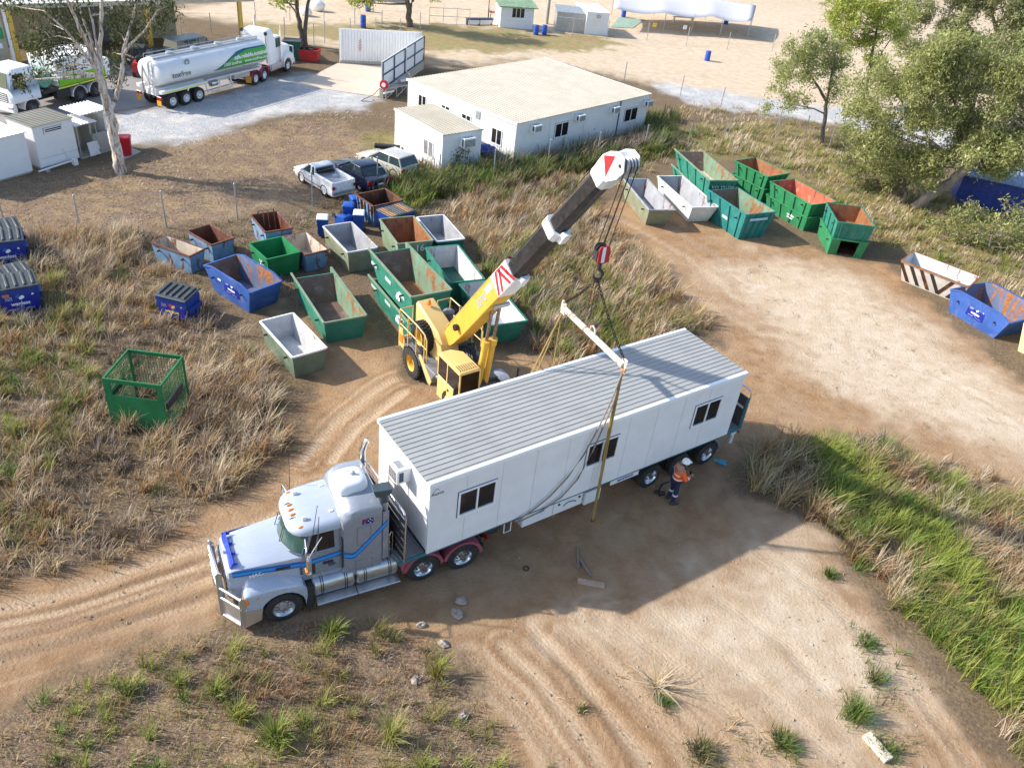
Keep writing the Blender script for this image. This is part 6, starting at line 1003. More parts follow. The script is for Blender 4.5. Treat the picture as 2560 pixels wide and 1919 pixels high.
# cab-over truck at the far left
f_ = at(80, 268, .5); r1_ = at(197, 236, .5); ly = yaw_of(r1_, f_); ln_ = Vector((-math.sin(ly), math.cos(ly))); o = Vector(f_[:2]) - ln_ * 1.1
LT = thing('vacuum_truck', 'white cab over truck with green tank and lime side panel under the gum branches', 'truck', (o.x, o.y), ly)
b = MB(); b.loft([[(x, y, z) for x, y in ((-.85, -1.18), (1.2, -1.18), (1.32, -1.0), (1.32, 1.0), (1.2, 1.18), (-.85, 1.18))] for z in (.95, 1.85)]); b.loft([[(x, y, 1.85) for x, y in ((-.85, -1.18), (1.2, -1.18), (1.32, -1.0), (1.32, 1.0), (1.2, 1.18), (-.85, 1.18))], [(x, y, 2.85) for x, y in ((-.8, -1.08), (.98, -1.08), (1.08, -.9), (1.08, .9), (.98, 1.08), (-.8, 1.08))], [(x, y, 2.98) for x, y in ((-.7, -.95), (.8, -.95), (.88, -.8), (.88, .8), (.8, .95), (-.7, .95))]]); b.build('cab', Wm, LT, bevel=.04, segs=2)
boxp(LT, 'bumper', (1.1, 1.42, -1.2, 1.2, .38, .95), Wm, .06, 2); boxp(LT, 'grille', (1.3, 1.345, -.75, .75, 1.0, 1.55), MT['dark'])
b = MB(); [b.box(1.34, 1.365, -.75, .75, 1.05 + k * .13, 1.1 + k * .13) for k in range(4)]; b.build('grille_bars', Wm, LT); b = MB(); b.prism([(1.335, -.95, 1.9), (1.335, .95, 1.9), (1.115, .88, 2.78), (1.115, -.88, 2.78)], (.012, 0, .003)); b.build('windscreen', MT['wsglass'], LT)
for sg in (1, -1):
    b = MB(); b.prism([(1.05, sg * 1.185, 1.85), (.15, sg * 1.185, 1.85), (.15, sg * 1.10, 2.7), (.92, sg * 1.10, 2.7)], (0, sg * .012, 0)); b.build('side_window', MT['glass'], LT); boxp(LT, 'headlight', (1.38, 1.43, min(sg * .75, sg * 1.15), max(sg * .75, sg * 1.15), .62, .82), MT['chrome'], .02)
    for x in (0, -3.85, -5.25): wheel(LT, x, sg * 1.03, .5, .5, .29, sg, 'dish', 'deckgrey', dual=0 if x == 0 else .32); arc = [(x + .63 * math.cos(a), .5 + .63 * math.sin(a)) for a in np.linspace(R_(0), R_(180), 14)]; b = MB(); b.loft([[(px, sg * y, pz) for px, pz in arc] + [(px + (x - px) * .08, sg * y, pz - .04) for px, pz in arc[::-1]] for y in (.6, 1.22)]); b.build('wheel_arch', Wm, LT, smooth=.6)
    boxp(LT, 'mirror', (.95, 1.05, min(sg * 1.25, sg * 1.45), max(sg * 1.25, sg * 1.45), 1.9, 2.5), MT['black'], .02); boxp(LT, 'reflective_strip', (-6.4, -2.2, min(sg * 1.22, sg * 1.235), max(sg * 1.22, sg * 1.235), 1.18, 1.28), bpy.data.materials['reflective_yellow']); boxp(LT, 'tool_locker', (-3.1, -2.0, min(sg * .8, sg * 1.2), max(sg * .8, sg * 1.2), .55, 1.1), MT['dark'], .03)
    boxp(LT, 'lime_panel', (-6.3, -2.3, min(sg * 1.2, sg * 1.215), max(sg * 1.2, sg * 1.215), 1.32, 1.95), plain('lime_green', (.20, .50, .02), .45)); 
boxp(LT, 'chassis', (-6.4, 1.0, -.45, .45, .55, 1.1), MT['dark']); boxp(LT, 'deck', (-6.5, -.95, -1.22, 1.22, 1.1, 1.3), MT['dark'], .02); b = MB(); b.lathe([(.05, -.95), (.5, -.95), (.58, -.85), (.58, .85), (.5, .95), (.05, .95)], (-1.55, 0, 1.92), 'Y', 22); b.build('green_tank', paint('faded_green_tank', (.10, .34, .24), .5, .15, .3, dirtcol=(.35, .42, .38)), LT, smooth=.6)
b = MB(); b.box(-6.3, -2.3, -1.2, 1.2, 1.3, 3.05); b.build('body_box', Wm, LT, bevel=.03); b = MB(); [b.box(-4.2, -2.4, sgy, sgy + .03, z, z + .06) for sgy in (1.2, -1.23) for z in np.arange(2.0, 3.0, .16)]; b.build('body_ribs', MT['galv'], LT); boxp(LT, 'rear_hopper', (-6.9, -6.3, -1.1, 1.1, 1.2, 2.4), Wm, .08)
# van, forklift, stacked gear in the shade of the shed
p = at(505, 160); vn = thing('grey_van', 'dark grey van parked in shade behind the tanker', 'van', (p.x - .9, p.y + .6), R_(62)); gm_ = paint('van_grey', (.16, .19, .21), .35, .1, .1)
xloft([(-2.2, rsect(.85, .4, 1.2)), (-2.15, rsect(.88, .3, 1.3)), (1.5, rsect(.88, .3, 1.25)), (2.3, rsect(.8, .3, .95))], gm_, vn, 'body'); b = MB(); b.loft([[(-2.15, -.84, 1.25), (1.6, -.84, 1.2), (1.6, .84, 1.2), (-2.15, .84, 1.25)], [(-2.0, -.72, 1.85), (.8, -.72, 1.85), (.8, .72, 1.85), (-2.0, .72, 1.85)]]); b.build('windows', MT['glass2'], vn); boxp(vn, 'roof', (-2.05, .85, -.76, .76, 1.83, 1.95), gm_, .05, 2)
for x in (-2.1, -1, 0.1, .95): [b2 for b2 in [MB().bar((x, sg * .85, 1.22), (x * .95, sg * .74, 1.86), .09, .05).build('pillar', gm_, vn) for sg in (1, -1)]]
for x in (-1.4, 1.4): [wheel(vn, x, sg * .76, .33, .33, .2, sg, 'road') for sg in (1, -1)]
p = at(331, 193); fk = thing('red_forklift', 'red forklift parked in shade between the gum and the tanker', 'forklift', (p.x + .3, p.y + 1.0), R_(110)); boxp(fk, 'body', (-1.0, .5, -.5, .5, .35, 1.0), MT['red'], .08, 2); boxp(fk, 'counterweight', (-1.25, -.9, -.5, .5, .4, 1.1), MT['red'], .08, 2); boxp(fk, 'seat', (-.5, 0, -.25, .25, 1.0, 1.4), MT['black'], .05)
b = MB(); [b.tube((x, y, .9), (x * .8, y, 2.1), .035, 6) for x in (-.9, .5) for y in (-.45, .45)]; b.build('overhead_guard', MT['dark'], fk); boxp(fk, 'guard_roof', (-.75, .45, -.48, .48, 2.08, 2.14), MT['dark']); b = MB(); [b.box(.6, .7, y - .05, y + .05, .1, 2.6) for y in (-.35, .35)]; [b.box(.7, 1.7, y - .06, y + .06, .12, .18) for y in (-.3, .3)]; b.build('mast', MT['dark'], fk)
for x, r in ((-.8, .27), (.35, .33)): [wheel(fk, x, sg * .48, r, r, .2, sg, 'road', 'white') for sg in (1, -1)]
p = at(352, 165); car('parked_black_car', 'black car in deep shade behind the forklift', (p.x, p.y), R_(60), 4.2, 1.7, [(-.9, .80, .90), (-.86, .92, .97), (1.2, .92, 1), (2.3, .88, 1), (3.0, .82, .97), (3.3, .68, .88)], (-.5, .15, 1.2, 2.1, 1.40), (.02, .022, .025), 2.6)
# skips by the tanker
p = at(775, 152); rs = thing('red_skip', 'low red skip heaped with dark scrap near the corrugated screen', 'skip', (p.x, p.y), .05); b = MB(); P0 = [(-.85, -.6), (.85, -.6), (.85, .6), (-.85, .6)]; b.loft([[(x * .9, y * .85, .06) for x, y in P0], [(x, y, 1.0) for x, y in P0], [(x * .94, y * .92, 1.0) for x, y in P0], [(x * .86, y * .8, .5) for x, y in P0]]); b.build('skip_body', MT['red'], rs); b = MB()
for k in range(16): b.obox((random.uniform(-.7, .7), random.uniform(-.45, .45), random.uniform(.85, 1.05)), (random.uniform(.15, .5), random.uniform(.1, .3), .1), random.uniform(0, 3))
b.build('scrap_load', MT['dark'], rs)
p = at(733, 148); gb = thing('tall_green_bin', 'tall dark green bin beside the tanker tractor', 'bin', (p.x, p.y), .2); b = MB(); P0 = [(-.7, -.6), (.7, -.6), (.7, .6), (-.7, .6)]; b.loft([[(x * .9, y * .9, .1) for x, y in P0], [(x, y, 1.5) for x, y in P0]]); b.build('bin_body', BM['darkgr'], gb, bevel=.02); boxp(gb, 'lid', (-.75, .75, -.65, .65, 1.5, 1.6), MT['lidgrey'], .03)
# ---------------------------------------------------------------- bins
def obin(name, label, px4, z, ext, inn, h=None, z0=0., cat='skip bin', rake=(.12, .12), side=.10, t=.05, ribs=0, crest=0., recess=0., rim=None, raised=0., lugs=True, group=None, order='lbrn', flr=None, hole=False, endin=None):
    """px4: rim corners left, back, right, near. Local X = near to right (width), Y = along the long side away from the near end."""
    l, bk, r, n = px4; C, W, L, yw = fit([n, r, bk, l], z); h = h or z - z0; t_ = thing(name, label, cat, (C.x, C.y, z0), yw, group)
    x1, y1 = W / 2, L / 2; xb = x1 - side; yn, yf = y1 - rake[0], y1 - rake[1]
    hs = h + crest
    for sg in (-1, 1):
        prof = [(-yn, .0, xb), (-y1, h, x1)]
        if crest: prof += [(-y1 + .55, hs, x1 + .02), (y1 - .55, hs, x1 + .02)]
        prof += [(y1 + 0, h + raised, x1), (yf, 0., xb)]
        b = MB(); o_ = [(sg * x, y, z_) for y, z_, x in prof]; i_ = [(sg * (x - t), y, z_) for y, z_, x in prof]; nn = len(prof)
        b.add(o_ + i_, [tuple(range(nn))], 0); b.f[-1:] = [tuple(range(nn))]; b.add(i_, [tuple(range(nn))], 1); b.add(o_ + i_, [(k, (k + 1) % nn, nn + (k + 1) % nn, nn + k) for k in range(nn)], 0)
        b.build('side_wall', [ext, inn], t_)
    for sg, yb_, rec in ((-1, yn, 0.), (1, yf, recess)):
        b = MB(); ya, yb2 = sg * (y1 - rec), sg * (yb_ - rec); ii = sg * t; xi, xj = xb - t, x1 - t
        P = [(-xi, yb2, 0), (xi, yb2, 0), (xj, ya, h), (-xj, ya, h)]; Q = [(x, y - ii, z_) for x, y, z_ in P]
        if hole and sg < 0:
            f_ = lambda u, v: Vector(P[0]).lerp(Vector(P[1]), u).lerp(Vector(P[3]).lerp(Vector(P[2]), u), v)
            for u0, u1, v0, v1 in ((0, .24, 0, 1), (.78, 1, 0, 1), (.24, .78, .93, 1), (.24, .78, 0, .03)):
                q4 = [f_(u0, v0), f_(u1, v0), f_(u1, v1), f_(u0, v1)]; b.prism(q4, (0, -ii, 0))
            b.build('end_wall', [ext, inn], t_); continue
        b.add(P, [(0, 1, 2, 3)], 0); b.add(Q, [(0, 1, 2, 3)], 1); b.add(P + Q, [(k, (k + 1) % 4, 4 + (k + 1) % 4, 4 + k) for k in range(4)], 0); b.build('end_wall', [ext, endin or inn], t_)
    boxp(t_, 'floor', (-xb + t, xb - t, -yn + .03, yf - recess - .03, .05, .11), flr or inn)
    rm = MB()
    for sg in (-1, 1):
        pr = [(-y1, h)] + ([(-y1 + .55, hs), (y1 - .55, hs)] if crest else []) + [(y1, h + raised)]
        for (a, za), (c, zc_) in zip(pr[:-1], pr[1:]): rm.bar((sg * (x1 + .005), a, za - .02), (sg * (x1 + .005), c, zc_ - .02), .075, .07)
    rm.box(-x1 + .03, x1 - .03, -y1 - .03, -y1 + .045, h - .055, h + .016)
    if not recess: rm.box(-x1 + .03, x1 - .03, y1 - .045, y1 + .03, h - .055, h + .016)
    rm.build('rim', rim or ext, t_)
    for k in range(ribs):
        f = (k + .5) / ribs
        for sg in (-1, 1): 
            yb_ = -yn + (yn + yf) * f; yt = -y1 + 2 * y1 * f; b = MB(); b.bar((sg * (xb + .028), yb_, .03), (sg * (x1 + .028), yt, h - .06), .09, .05, up=(0, 1, 0)); b.build('rib', ext, t_)
    if ribs:
        for k in range(4):
            u = (k + .5) / 4 * 2 - 1; b = MB(); b.bar((u * (xb - .05), -yn - .025, .03), (u * (x1 - .05), -y1 - .025, h - .06), .07, .05, up=(1, 0, 0)); b.build('rib', ext, t_)
    if lugs:
        for sg in (-1, 1):
            for f in (-.62, .62): b = MB(); b.lathe([(.01, 0), (.05, 0), (.05, .13), (.075, .13), (.075, .16), (.01, .16)], (sg * (x1 - .03), f * y1, h * .72), 'X', 8); 
            for f in (-.62, .62): b = MB(); b.tube((sg * (x1 - side * .3), f * y1, h * .7), (sg * (x1 + .12), f * y1, h * .7), .045, 8); b.build('lifting_pin', MT['dark'], t_)
    return t_, W, L, h
k1 = .2533
A4 = lambda *a: [(350 + k1 * x, 440 + k1 * y) for x, y in a]
B4 = lambda *a: [(850 + k1 * x, 460 + k1 * y) for x, y in a]
C4 = lambda *a: [(1500 + .339 * x, 340 + .339 * y) for x, y in a]
D4 = lambda *a: [(.3888 * x, 480 + .3888 * y) for x, y in a]
E4 = lambda *a: [(1700 + .3888 * x, 600 + .3888 * y) for x, y in a]
GRP = 'open steel skip bins'
obin('skip_bin', 'rusty pale blue bin leaning at the left end of the bin cluster', A4((95, 650), (260, 595), (650, 715), (490, 790)), 1.0, BM['palebluerust'], BM['paintrust'], rim=BM['rustin'], group=GRP)
obin('skip_bin', 'rusty pale blue bin with dark rusted inside behind the leftmost one', A4((450, 545), (690, 475), (940, 615), (710, 670)), 1.05, BM['palebluerust'], BM['rustin'], rim=BM['rustin'], group=GRP)
g3, W3, L3, h3 = obin('skip_bin', 'rusty blue bin holding a rusted frame nearest the yard fence', A4((1090, 385), (1350, 345), (1515, 515), (1235, 550)), 1.2, BM['palebluerust'], BM['rustin'], rim=BM['rustin'], group=GRP)
rf3 = thing('rusted_grate', 'rusted steel grate standing inside the blue bin near the fence', 'grate', g3.location, g3.rotation_euler.z); b = MB(); b.path([(-.45, .3, .1), (-.45, .65, 1.55), (.35, .65, 1.55), (.35, .3, .1)], .035, 5); [b.tube((x, .32, .15), (x, .64, 1.5), .025, 5) for x in (-.2, .05)]; b.build('grate_frame', BM['darkrust'], rf3)
g4, W4, L4, h4 = obin('skip_bin', 'clean bright green bin with a white mark in the middle of the cluster', A4((1070, 665), (1395, 600), (1590, 750), (1255, 820)), 1.1, BM['green'], BM['green'], group=GRP)
for q in ((.1, -.25, .28, .06), (-.05, -.1, .2, .06), (.05, .12, .3, .05)): b = MB(); b.obox((-W4 / 2 + .02, q[0] - .4, .75 + q[1] * .3), (.02, q[2], q[3]), None); 
b = MB(); b.path([(-W4 / 2 - .02, -.55, .62), (-W4 / 2 - .02, -.4, .82), (-W4 / 2 - .02, -.35, .6), (-W4 / 2 - .02, -.2, .8)], .03, 5); b.path([(-W4 / 2 - .02, -.6, .5), (-W4 / 2 - .01, -.15, .5)], .03, 5); b.build('painted_mark', MT['frame'], g4)
obin('skip_bin', 'small rusty blue bin with flaking brown inside right of the green one', A4((1430, 590), (1640, 545), (1850, 720), (1625, 790)), 1.0, BM['palebluerust'], BM['paintrust'], rim=BM['rustin'], group=GRP)
kx = [(812.3, 565.4), (879.4, 554), (940, 617), (867.7, 633.5)]; obin('skip_bin', 'khaki bin with pale stained inside behind the red and green bins', kx, 1.2, BM['olive'], BM['greyin'], rim=BM['whitein'], group=GRP)
g7, W7, L7, h7 = obin('skip_bin', 'big blue skip with sloped sides and orange stained inside in the cluster', A4((645, 880), (970, 745), (1360, 1035), (1090, 1150)), 1.25, MT['bluebinw'], BM['bluein'], endin=BM['woodin'], h=1.05 + .15, rake=(.35, .45), side=.12, crest=.18, group=GRP)
def decal(t_, x, y, z, w, h_, face='x', yellow=False, sc=1.):
    """printed bin panel: swirl emblem, name, small lines and a warning triangle"""
    wt2 = bpy.data.materials['decal_yellow'] if yellow else MT['frame']
    if face == 'x': R0 = (math.pi / 2, 0, -math.pi / 2); f = lambda u, v, d=0: (x - d, y - u, z + v); ax = 'X'
    else: R0 = (math.pi / 2, 0, 0); f = lambda u, v, d=0: (x + u, y - d, z + v); ax = 'Y'
    def quad(u0, u1, v0, v1, d, mat, nm): b = MB(); b.add([f(u0, v0, d), f(u1, v0, d), f(u1, v1, d), f(u0, v1, d)], [(0, 1, 2, 3)]); return b.build(nm, mat, t_)
    quad(-w / 2, w / 2, -h_ / 2, h_ / 2, .006, bpy.data.materials['decal_blue_panel'], 'decal_panel')
    text('wanless', h_ * .27, wt2, t_, f(0, -h_ * .1, .010), R0, 'lettering', .002, bold=.006); text('recycling', h_ * .07, wt2, t_, f(0, -h_ * .25, .010), R0, 'lettering', .001); text('1300 926 537', h_ * .09, wt2, t_, f(-w * .22, -h_ * .39, .010), R0, 'lettering', .001); text('www.wanless.com.au', h_ * .06, wt2, t_, f(w * .2, -h_ * .39, .010), R0, 'lettering', .001)
    b = MB(); tp = [(0, .5), (-.43, -.3), (.43, -.3)]; b.add([f(w * .38 + u * h_ * .16, h_ * .33 + v * h_ * .16, .01) for u, v in tp], [(0, 1, 2)]); b.build('warning_triangle', bpy.data.materials['decal_yellow'] if yellow else MT['frame'], t_)
    for dx, dz, m_, s in ((-.035, .10, 'red' if yellow else 'bluest', 1.), (.06, .02, 'yellow2' if yellow else 'frame', 1.1)):
        b = MB(); cc = [(dx * w + h_ * .12 * s * r * math.cos(a), h_ * .2 + dz * h_ + h_ * .12 * s * r * math.sin(a)) for a, r in [(q, .55 + .45 * abs(math.sin(q * 1.0 + 1))) for q in np.linspace(0, 2 * math.pi, 15)[:-1]]]; b.add([f(u, v, .011 + dz * .01) for u, v in cc], [tuple(range(14))]); b.build('swirl_emblem', MT[m_], t_)
    for k in range(3): quad(-w * .4, -w * .2, h_ * (.14 + k * .07), h_ * (.155 + k * .07), .009, wt2, 'small_print')
plain('decal_yellow', (.72, .52, .05), .5); paint('decal_blue_panel', (.008, .02, .27), .4, .08, .05)
decal(g7, -W7 / 2 + .035, -.25, .78, 1.05, .62, 'x')
b = MB(); b.obox((-W7 / 2 + .03, .62, .95), (.012, .22, .2)); b.build('white_sticker', MT['frame'], g7)
g8, W8, L8, h8 = obin('skip_bin', 'long green skip with scuffed brown inside and pointed rear sides left of the crane', A4((1495, 965), (1885, 905)) + [(915.9, 788), (809.7, 807.3)], 1.15, BM['teal'], BM['greenin'], endin=BM['woodin'], flr=BM['woodin'], rake=(.15, .75), side=.14, recess=.45, raised=.05, rim=BM['palegr'], group=GRP)
obin('skip_bin', 'small grey green bin with white rust streaked inside in the foreground of the cluster', D4((1675, 830), (1885, 775), (2095, 1000), (1880, 1065)), 1.1, BM['greygrn'], BM['whitein'], rim=BM['cleanw'], group=GRP)
obin('skip_bin', 'olive green bin with orange rusted inside and painted number', B4((395, 350), (730, 310), (910, 560), (570, 590)), 1.35, BM['palegr'], BM['rustinor'], rake=(.15, .3), group=GRP, ribs=0)
g16 = bpy.context.scene.objects[[o.name for o in scene.objects if o.get('label', '').startswith('olive green bin with orange')][0]]
W16 = 1.8; text('16', .5, MT['frame'], g16, (.25, -1.50, .98), (math.pi / 2, 0, 0), 'lettering', bold=.008)
obin('skip_bin', 'small dark green bin with grey stained inside at the rear right of the cluster', B4((755, 325), (1015, 305), (1235, 540), (960, 565)), 1.1, BM['darkgr'], BM['greyin'], rim=BM['cleanw'], group=GRP)
lq = B4((280, 640), (650, 580), (1105, 1045), (705, 1110))
g18, W18, L18, h18 = obin('skip_bin', 'upper long teal skip stacked on another with orange rust on its floor', lq, 2.5, BM['teal'], BM['greenin'], h=1.35, z0=1.15, rake=(.15, .8), side=.16, recess=.5, raised=.03, rim=BM['palegr'], group=GRP, flr=BM['rustinor'], endin=BM['woodin'])
t18 = thing('skip_bin', 'lower long teal skip under the rusty floored one', 'skip bin', (g18.location.x, g18.location.y, 0), g18.rotation_euler.z, GRP)
for ch in g18.children:
    c = copy_tree(ch, t18); c.scale = (1.0, 1.0, .86)
for z in (0.0,):
    for gg in (g18, t18):
        for f, hh in ((-.30, .8), (.05, .8), (.42, .8)): b = MB(); b.obox((-W18 / 2 + .05, f * L18 * .9, hh), (.02, .62, .16), None); b.build('worn_lettering', paint('worn_white', (.45, .58, .52), .6, .2, .4), gg)
        b = MB(); [b.lathe([(.05, 0), (.11, 0), (.11, .01), (.05, .01)], (-W18 / 2 + .035, dy - .9, .58 + dz), 'X', 9) for dy, dz in ((0, .1), (-.1, -.06), (.1, -.06))]; b.build('trefoil_mark', MT['frame'], gg)
obin('skip_bin', 'teal bin with white stained inside and dark puddle behind the crane boom', B4((850, 630), (1165, 595), (1425, 940), (1085, 975)), 1.25, BM['teal'], BM['whitein'], side=.15, group=GRP, flr=BM['darkgr'])
obin('skip_bin', 'teal bin with white inside directly behind the crane cylinders', B4((1185, 985), (1500, 945), (1865, 1350), (1480, 1395)), 1.25, BM['teal'], BM['cleanw'], endin=BM['greyin'], rake=(.45, .3), side=.18, group=GRP)
GR2 = 'open steel skip bins on the right'
obin('skip_bin', 'olive bin with grey inside at the left of the right hand row', C4((175, 315), (355, 315), (550, 545), (365, 545)), 1.2, BM['olive'], BM['greyin'], rake=(.55, .3), side=.18, rim=BM['greyin'], group=GR2)
obin('skip_bin', 'white bin with grey inside beside the olive one', C4((440, 300), (615, 290), (850, 515), (680, 535)), 1.15, BM['cleanw'], BM['greyin'], rake=(.5, .3), side=.2, group=GR2)
q23 = C4((560, 95), (745, 95), (1010, 325), (810, 330)); gA_, WA_, LA_, hA_ = obin('skip_bin', 'upper far teal skip with sandy floor and scratched lettering', q23, 2.15, BM['teal'], BM['greenin'], endin=BM['woodin'], h=1.1, z0=1.05, rake=(.15, .9), side=.12, recess=.5, ribs=4, rim=BM['palegr'], group=GR2, flr=BM['paintrust'])
text('YO 371EM', .34, bpy.data.materials['worn_white'], gA_, (0, -LA_ / 2 - .06, .62), (math.pi / 2, 0, 0), 'lettering', bold=.004)
tA_ = thing('skip_bin', 'lower far teal skip underneath the sandy floored one', 'skip bin', (gA_.location.x, gA_.location.y, 0), gA_.rotation_euler.z, GR2); [copy_tree(ch, tA_) for ch in gA_.children if not ch.name.startswith('lettering')]
q24 = C4((790, 390), (990, 355), (1295, 565), (1075, 575)); gB_, WB_, LB_, hB_ = obin('skip_bin', 'near blue teal skip with green worn inside at the front of the right hand row', q24, 1.75, BM['tealb'], BM['greenin'], endin=BM['woodin'], rake=(.35, .8), side=.2, recess=.4, ribs=4, rim=BM['tealb'], group=GR2, flr=BM['paintrust'])
b = MB(); b.box(-.75, .55, -LB_ / 2 - .06, -LB_ / 2 - .04, hB_ - .42, hB_ - .28); b.build('worn_lettering', plain('sky_scrawl', (.35, .55, .68), .6), gB_)
b = MB(); b.obox((-WB_ / 2 + .11, -.2, .85), (.02, .55, .3)); b.build('worn_lettering', bpy.data.materials['worn_white'], gB_)
def stack2(px, z, lab_u, lab_l, ext, inn, **k):
    h = z / 2; u, W, L, hh = obin('skip_bin', lab_u, px, z, ext, inn, h=h + .05, z0=h - .05, rake=(.18, .25), side=.14, ribs=4, group=GR2, **k)
    l = thing('skip_bin', lab_l, 'skip bin', (u.location.x, u.location.y, 0), u.rotation_euler.z, GR2); [copy_tree(ch, l) for ch in u.children]; return u, l, W, L, hh
stack2(C4((990, 180), (1150, 160), (1405, 275), (1240, 300)), 1.85, 'upper green bin with orange inside on the far green stack', 'lower green bin of the far green stack', BM['green2'], BM['rustinor'])
u26, l26, W26, L26, h26 = stack2(C4((1255, 340), (1440, 310), (1745, 490), (1565, 505)), 1.8, 'upper green bin with flaking red and white inside on the long green stack', 'lower green bin with white print of the long green stack', BM['green2'], BM['redin'])
b = MB(); b.obox((-W26 / 2 + .05, -.5, .5), (.02, .6, .09)); b.obox((-W26 / 2 + .04, -.5, .35), (.02, .5, .07)); b.lathe([(.02, 0), (.12, 0), (.12, .01), (.02, .01)], (-W26 / 2 + .05, -.5, .66), 'X', 10); b.build('white_print', MT['frame'], l26)
u27, W27, L27, h27 = obin('skip_bin', 'upper teal bin with orange inside on the small stack by the dry grass', C4((1680, 490), (1940, 520), (2015, 660), (1750, 635)), 2.1, BM['teal'], BM['rustinor'], h=1.05, z0=1.03, rake=(.12, .12), side=.08, ribs=3, group=GR2)
l27, _w, _l, _h = obin('skip_bin', 'lower green bin with a square opening in its end on the small stack', C4((1680, 490), (1940, 520), (2015, 660), (1750, 635)), 2.1, BM['green2'], BM['darkrust'], h=1.05, z0=0., rake=(.12, .12), side=.08, ribs=0, hole=True, group=GR2)
# hazard striped hopper and the two at the right edge
q28 = E4((1420, 130), (1500, 80), (1960, 240), (1840, 290)); g28, W28, L28, h28 = obin('skip_bin', 'brown and white hazard striped hopper tilted beside the dry grass', q28, 1.3, BM['haz'], BM['whitein'], rake=(.3, .3), side=.5, group=GR2, rim=BM['rustinor'], lugs=False)
for k in range(6):
    y = -L28 / 2 + .45 + k * (L28 - .9) / 5; b = MB(); s = 1 if k > 1 else -1; f28 = lambda yy, v: (-(W28 / 2 - .5) - .5 * v - .012, yy, v * h28)
    b.add([f28(y - .3 * s, .06), f28(y - .3 * s + .22, .06), f28(y + .3 * s + .22, .9), f28(y + .3 * s, .9)], [(0, 1, 2, 3)]); b.build('hazard_stripe', BM['darkrust'] if k % 2 else MT['dark'], g28)
g29, W29, L29, h29 = obin('skip_bin', 'blue skip with sloped sides and rust patched inside near the right edge', E4((1750, 320), (1960, 270), (2330, 480), (2120, 540)), 1.15, MT['bluebinw'], BM['bluein'], rake=(.4, .4), side=.08, crest=.22, group=GR2)
decal(g29, -W29 / 2 + .025, 0., .72, 1.0, .6, 'x')
p = at(2530, 850); yk = thing('cream_skip', 'cream skip cut off by the right edge of the view', 'skip', (p.x + .55, p.y - .55), R_(-48)); b = MB(); b.loft([[(x, y, 0) for x, y in ((-.1, -.9), (3, -.9), (3, .9), (-.1, .9))], [(x, y, 1.5) for x, y in ((-.45, -1.0), (3.2, -1.0), (3.2, 1.0), (-.45, 1.0))], [(x, y, 1.5) for x, y in ((-.38, -.93), (3.1, -.93), (3.1, .93), (-.38, .93))], [(x, y, .1) for x, y in ((0, -.8), (2.9, -.8), (2.9, .8), (0, .8))]]); b.build('skip_body', BM['cream'], yk)
b = MB(); b.lathe([(.01, 0), (.22, 0), (.22, .01), (.01, .01)], (.7, -1.0, .95), 'Y', 14); b.build('round_sticker', MT['frame'], yk)
# lidded bin and rusty one behind it
ql = B4((365, 245), (580, 190), (790, 255), (490, 310)); C, W, L, yw = fit([ql[3], ql[2], ql[1], ql[0]], 1.3); lb = thing('lidded_bin', 'blue bin with black ribbed lid and dark printed panel at the back of the cluster', 'bin', (C.x, C.y), yw)
b = MB(); P0 = [(-W / 2, -L / 2), (W / 2, -L / 2), (W / 2, L / 2), (-W / 2, L / 2)]; b.loft([[(x * .92, y * .85, .05) for x, y in P0], [(x, y, 1.2) for x, y in P0]]); b.build('bin_body', MT['bluebin'], lb, bevel=.02); lid = boxp(lb, 'lid', (-W / 2 - .04, W / 2 + .04, -L / 2 - .05, L / 2 + .05, 1.2, 1.27), MT['lidgrey'], .015)
for k in range(9): x = -W / 2 + .12 + k * (W - .24) / 8; boxp(lid, 'lid_rib', (x - .045, x + .045, -L / 2, L / 2, 1.27, 1.31), MT['lidgrey'] if k not in (0, 1, 6, 7) else paint('lid_rust', (.35, .17, .06), .6, .3), .01)
b = MB(); b.box(-.1, W / 2 - .12, -L / 2 - .012, -L / 2 + .05, .45, 1.05); b.build('dark_panel', plain('panel_black', (.01, .02, .03), .5), lb); text('wanless', .2, plain('decal_lime', (.45, .5, .08), .5), lb, (W * .2, -L / 2 - .02, .6), (math.pi / 2, 0, 0), 'lettering', bold=.005)
obin('skip_bin', 'deep rusty bin with pale blue outside behind the black lidded bin', B4((150, 100), (440, 50), (640, 160), (330, 215)), 1.25, BM['palebluerust'], BM['darkrust'], ribs=5, rim=BM['rustin'], group=GRP)
# wheelie bins
def wheelie(loc, yaw, label, lidm, h=1.05, tilt=None, bodym=None):
    t_ = thing('wheelie_bin', label, 'wheelie bin', loc, yaw, 'blue wheelie bins'); b = MB(); b.loft([[(x * k, y * k2, z) for x, y in ((-.29, -.3), (.29, -.3), (.29, .32), (-.29, .32))] for z, k, k2 in ((.06, .78, .72), (h - .12, 1, 1), (h - .1, 1.07, 1.06), (h - .04, 1.07, 1.06))]); b.build('bin_body', bodym or MT['bluewheelie'], t_, bevel=.03, segs=2)
    b = MB(); b.loft([[(x * k, y * k, z) for x, y in ((-.3, -.34), (.3, -.34), (.3, .36), (-.3, .36))] for z, k in ((h - .04, 1.03), (h, 1.0), (h + .05, .8))]); b.build('lid', lidm, t_, bevel=.02); b = MB(); b.tube((-.22, .42, h - .1), (.22, .42, h - .1), .025, 7); b.build('handle', bodym or MT['bluewheelie'], t_)
    for sg in (-1, 1): b = MB(); b.lathe([(.02, -.03), (.1, -.03), (.1, .03), (.02, .03)], (sg * .28, .3, .1), 'X', 12); b.build('wheel', MT['tyre'], t_)
    if tilt: t_.rotation_euler = (tilt, 0, yaw)
    return t_
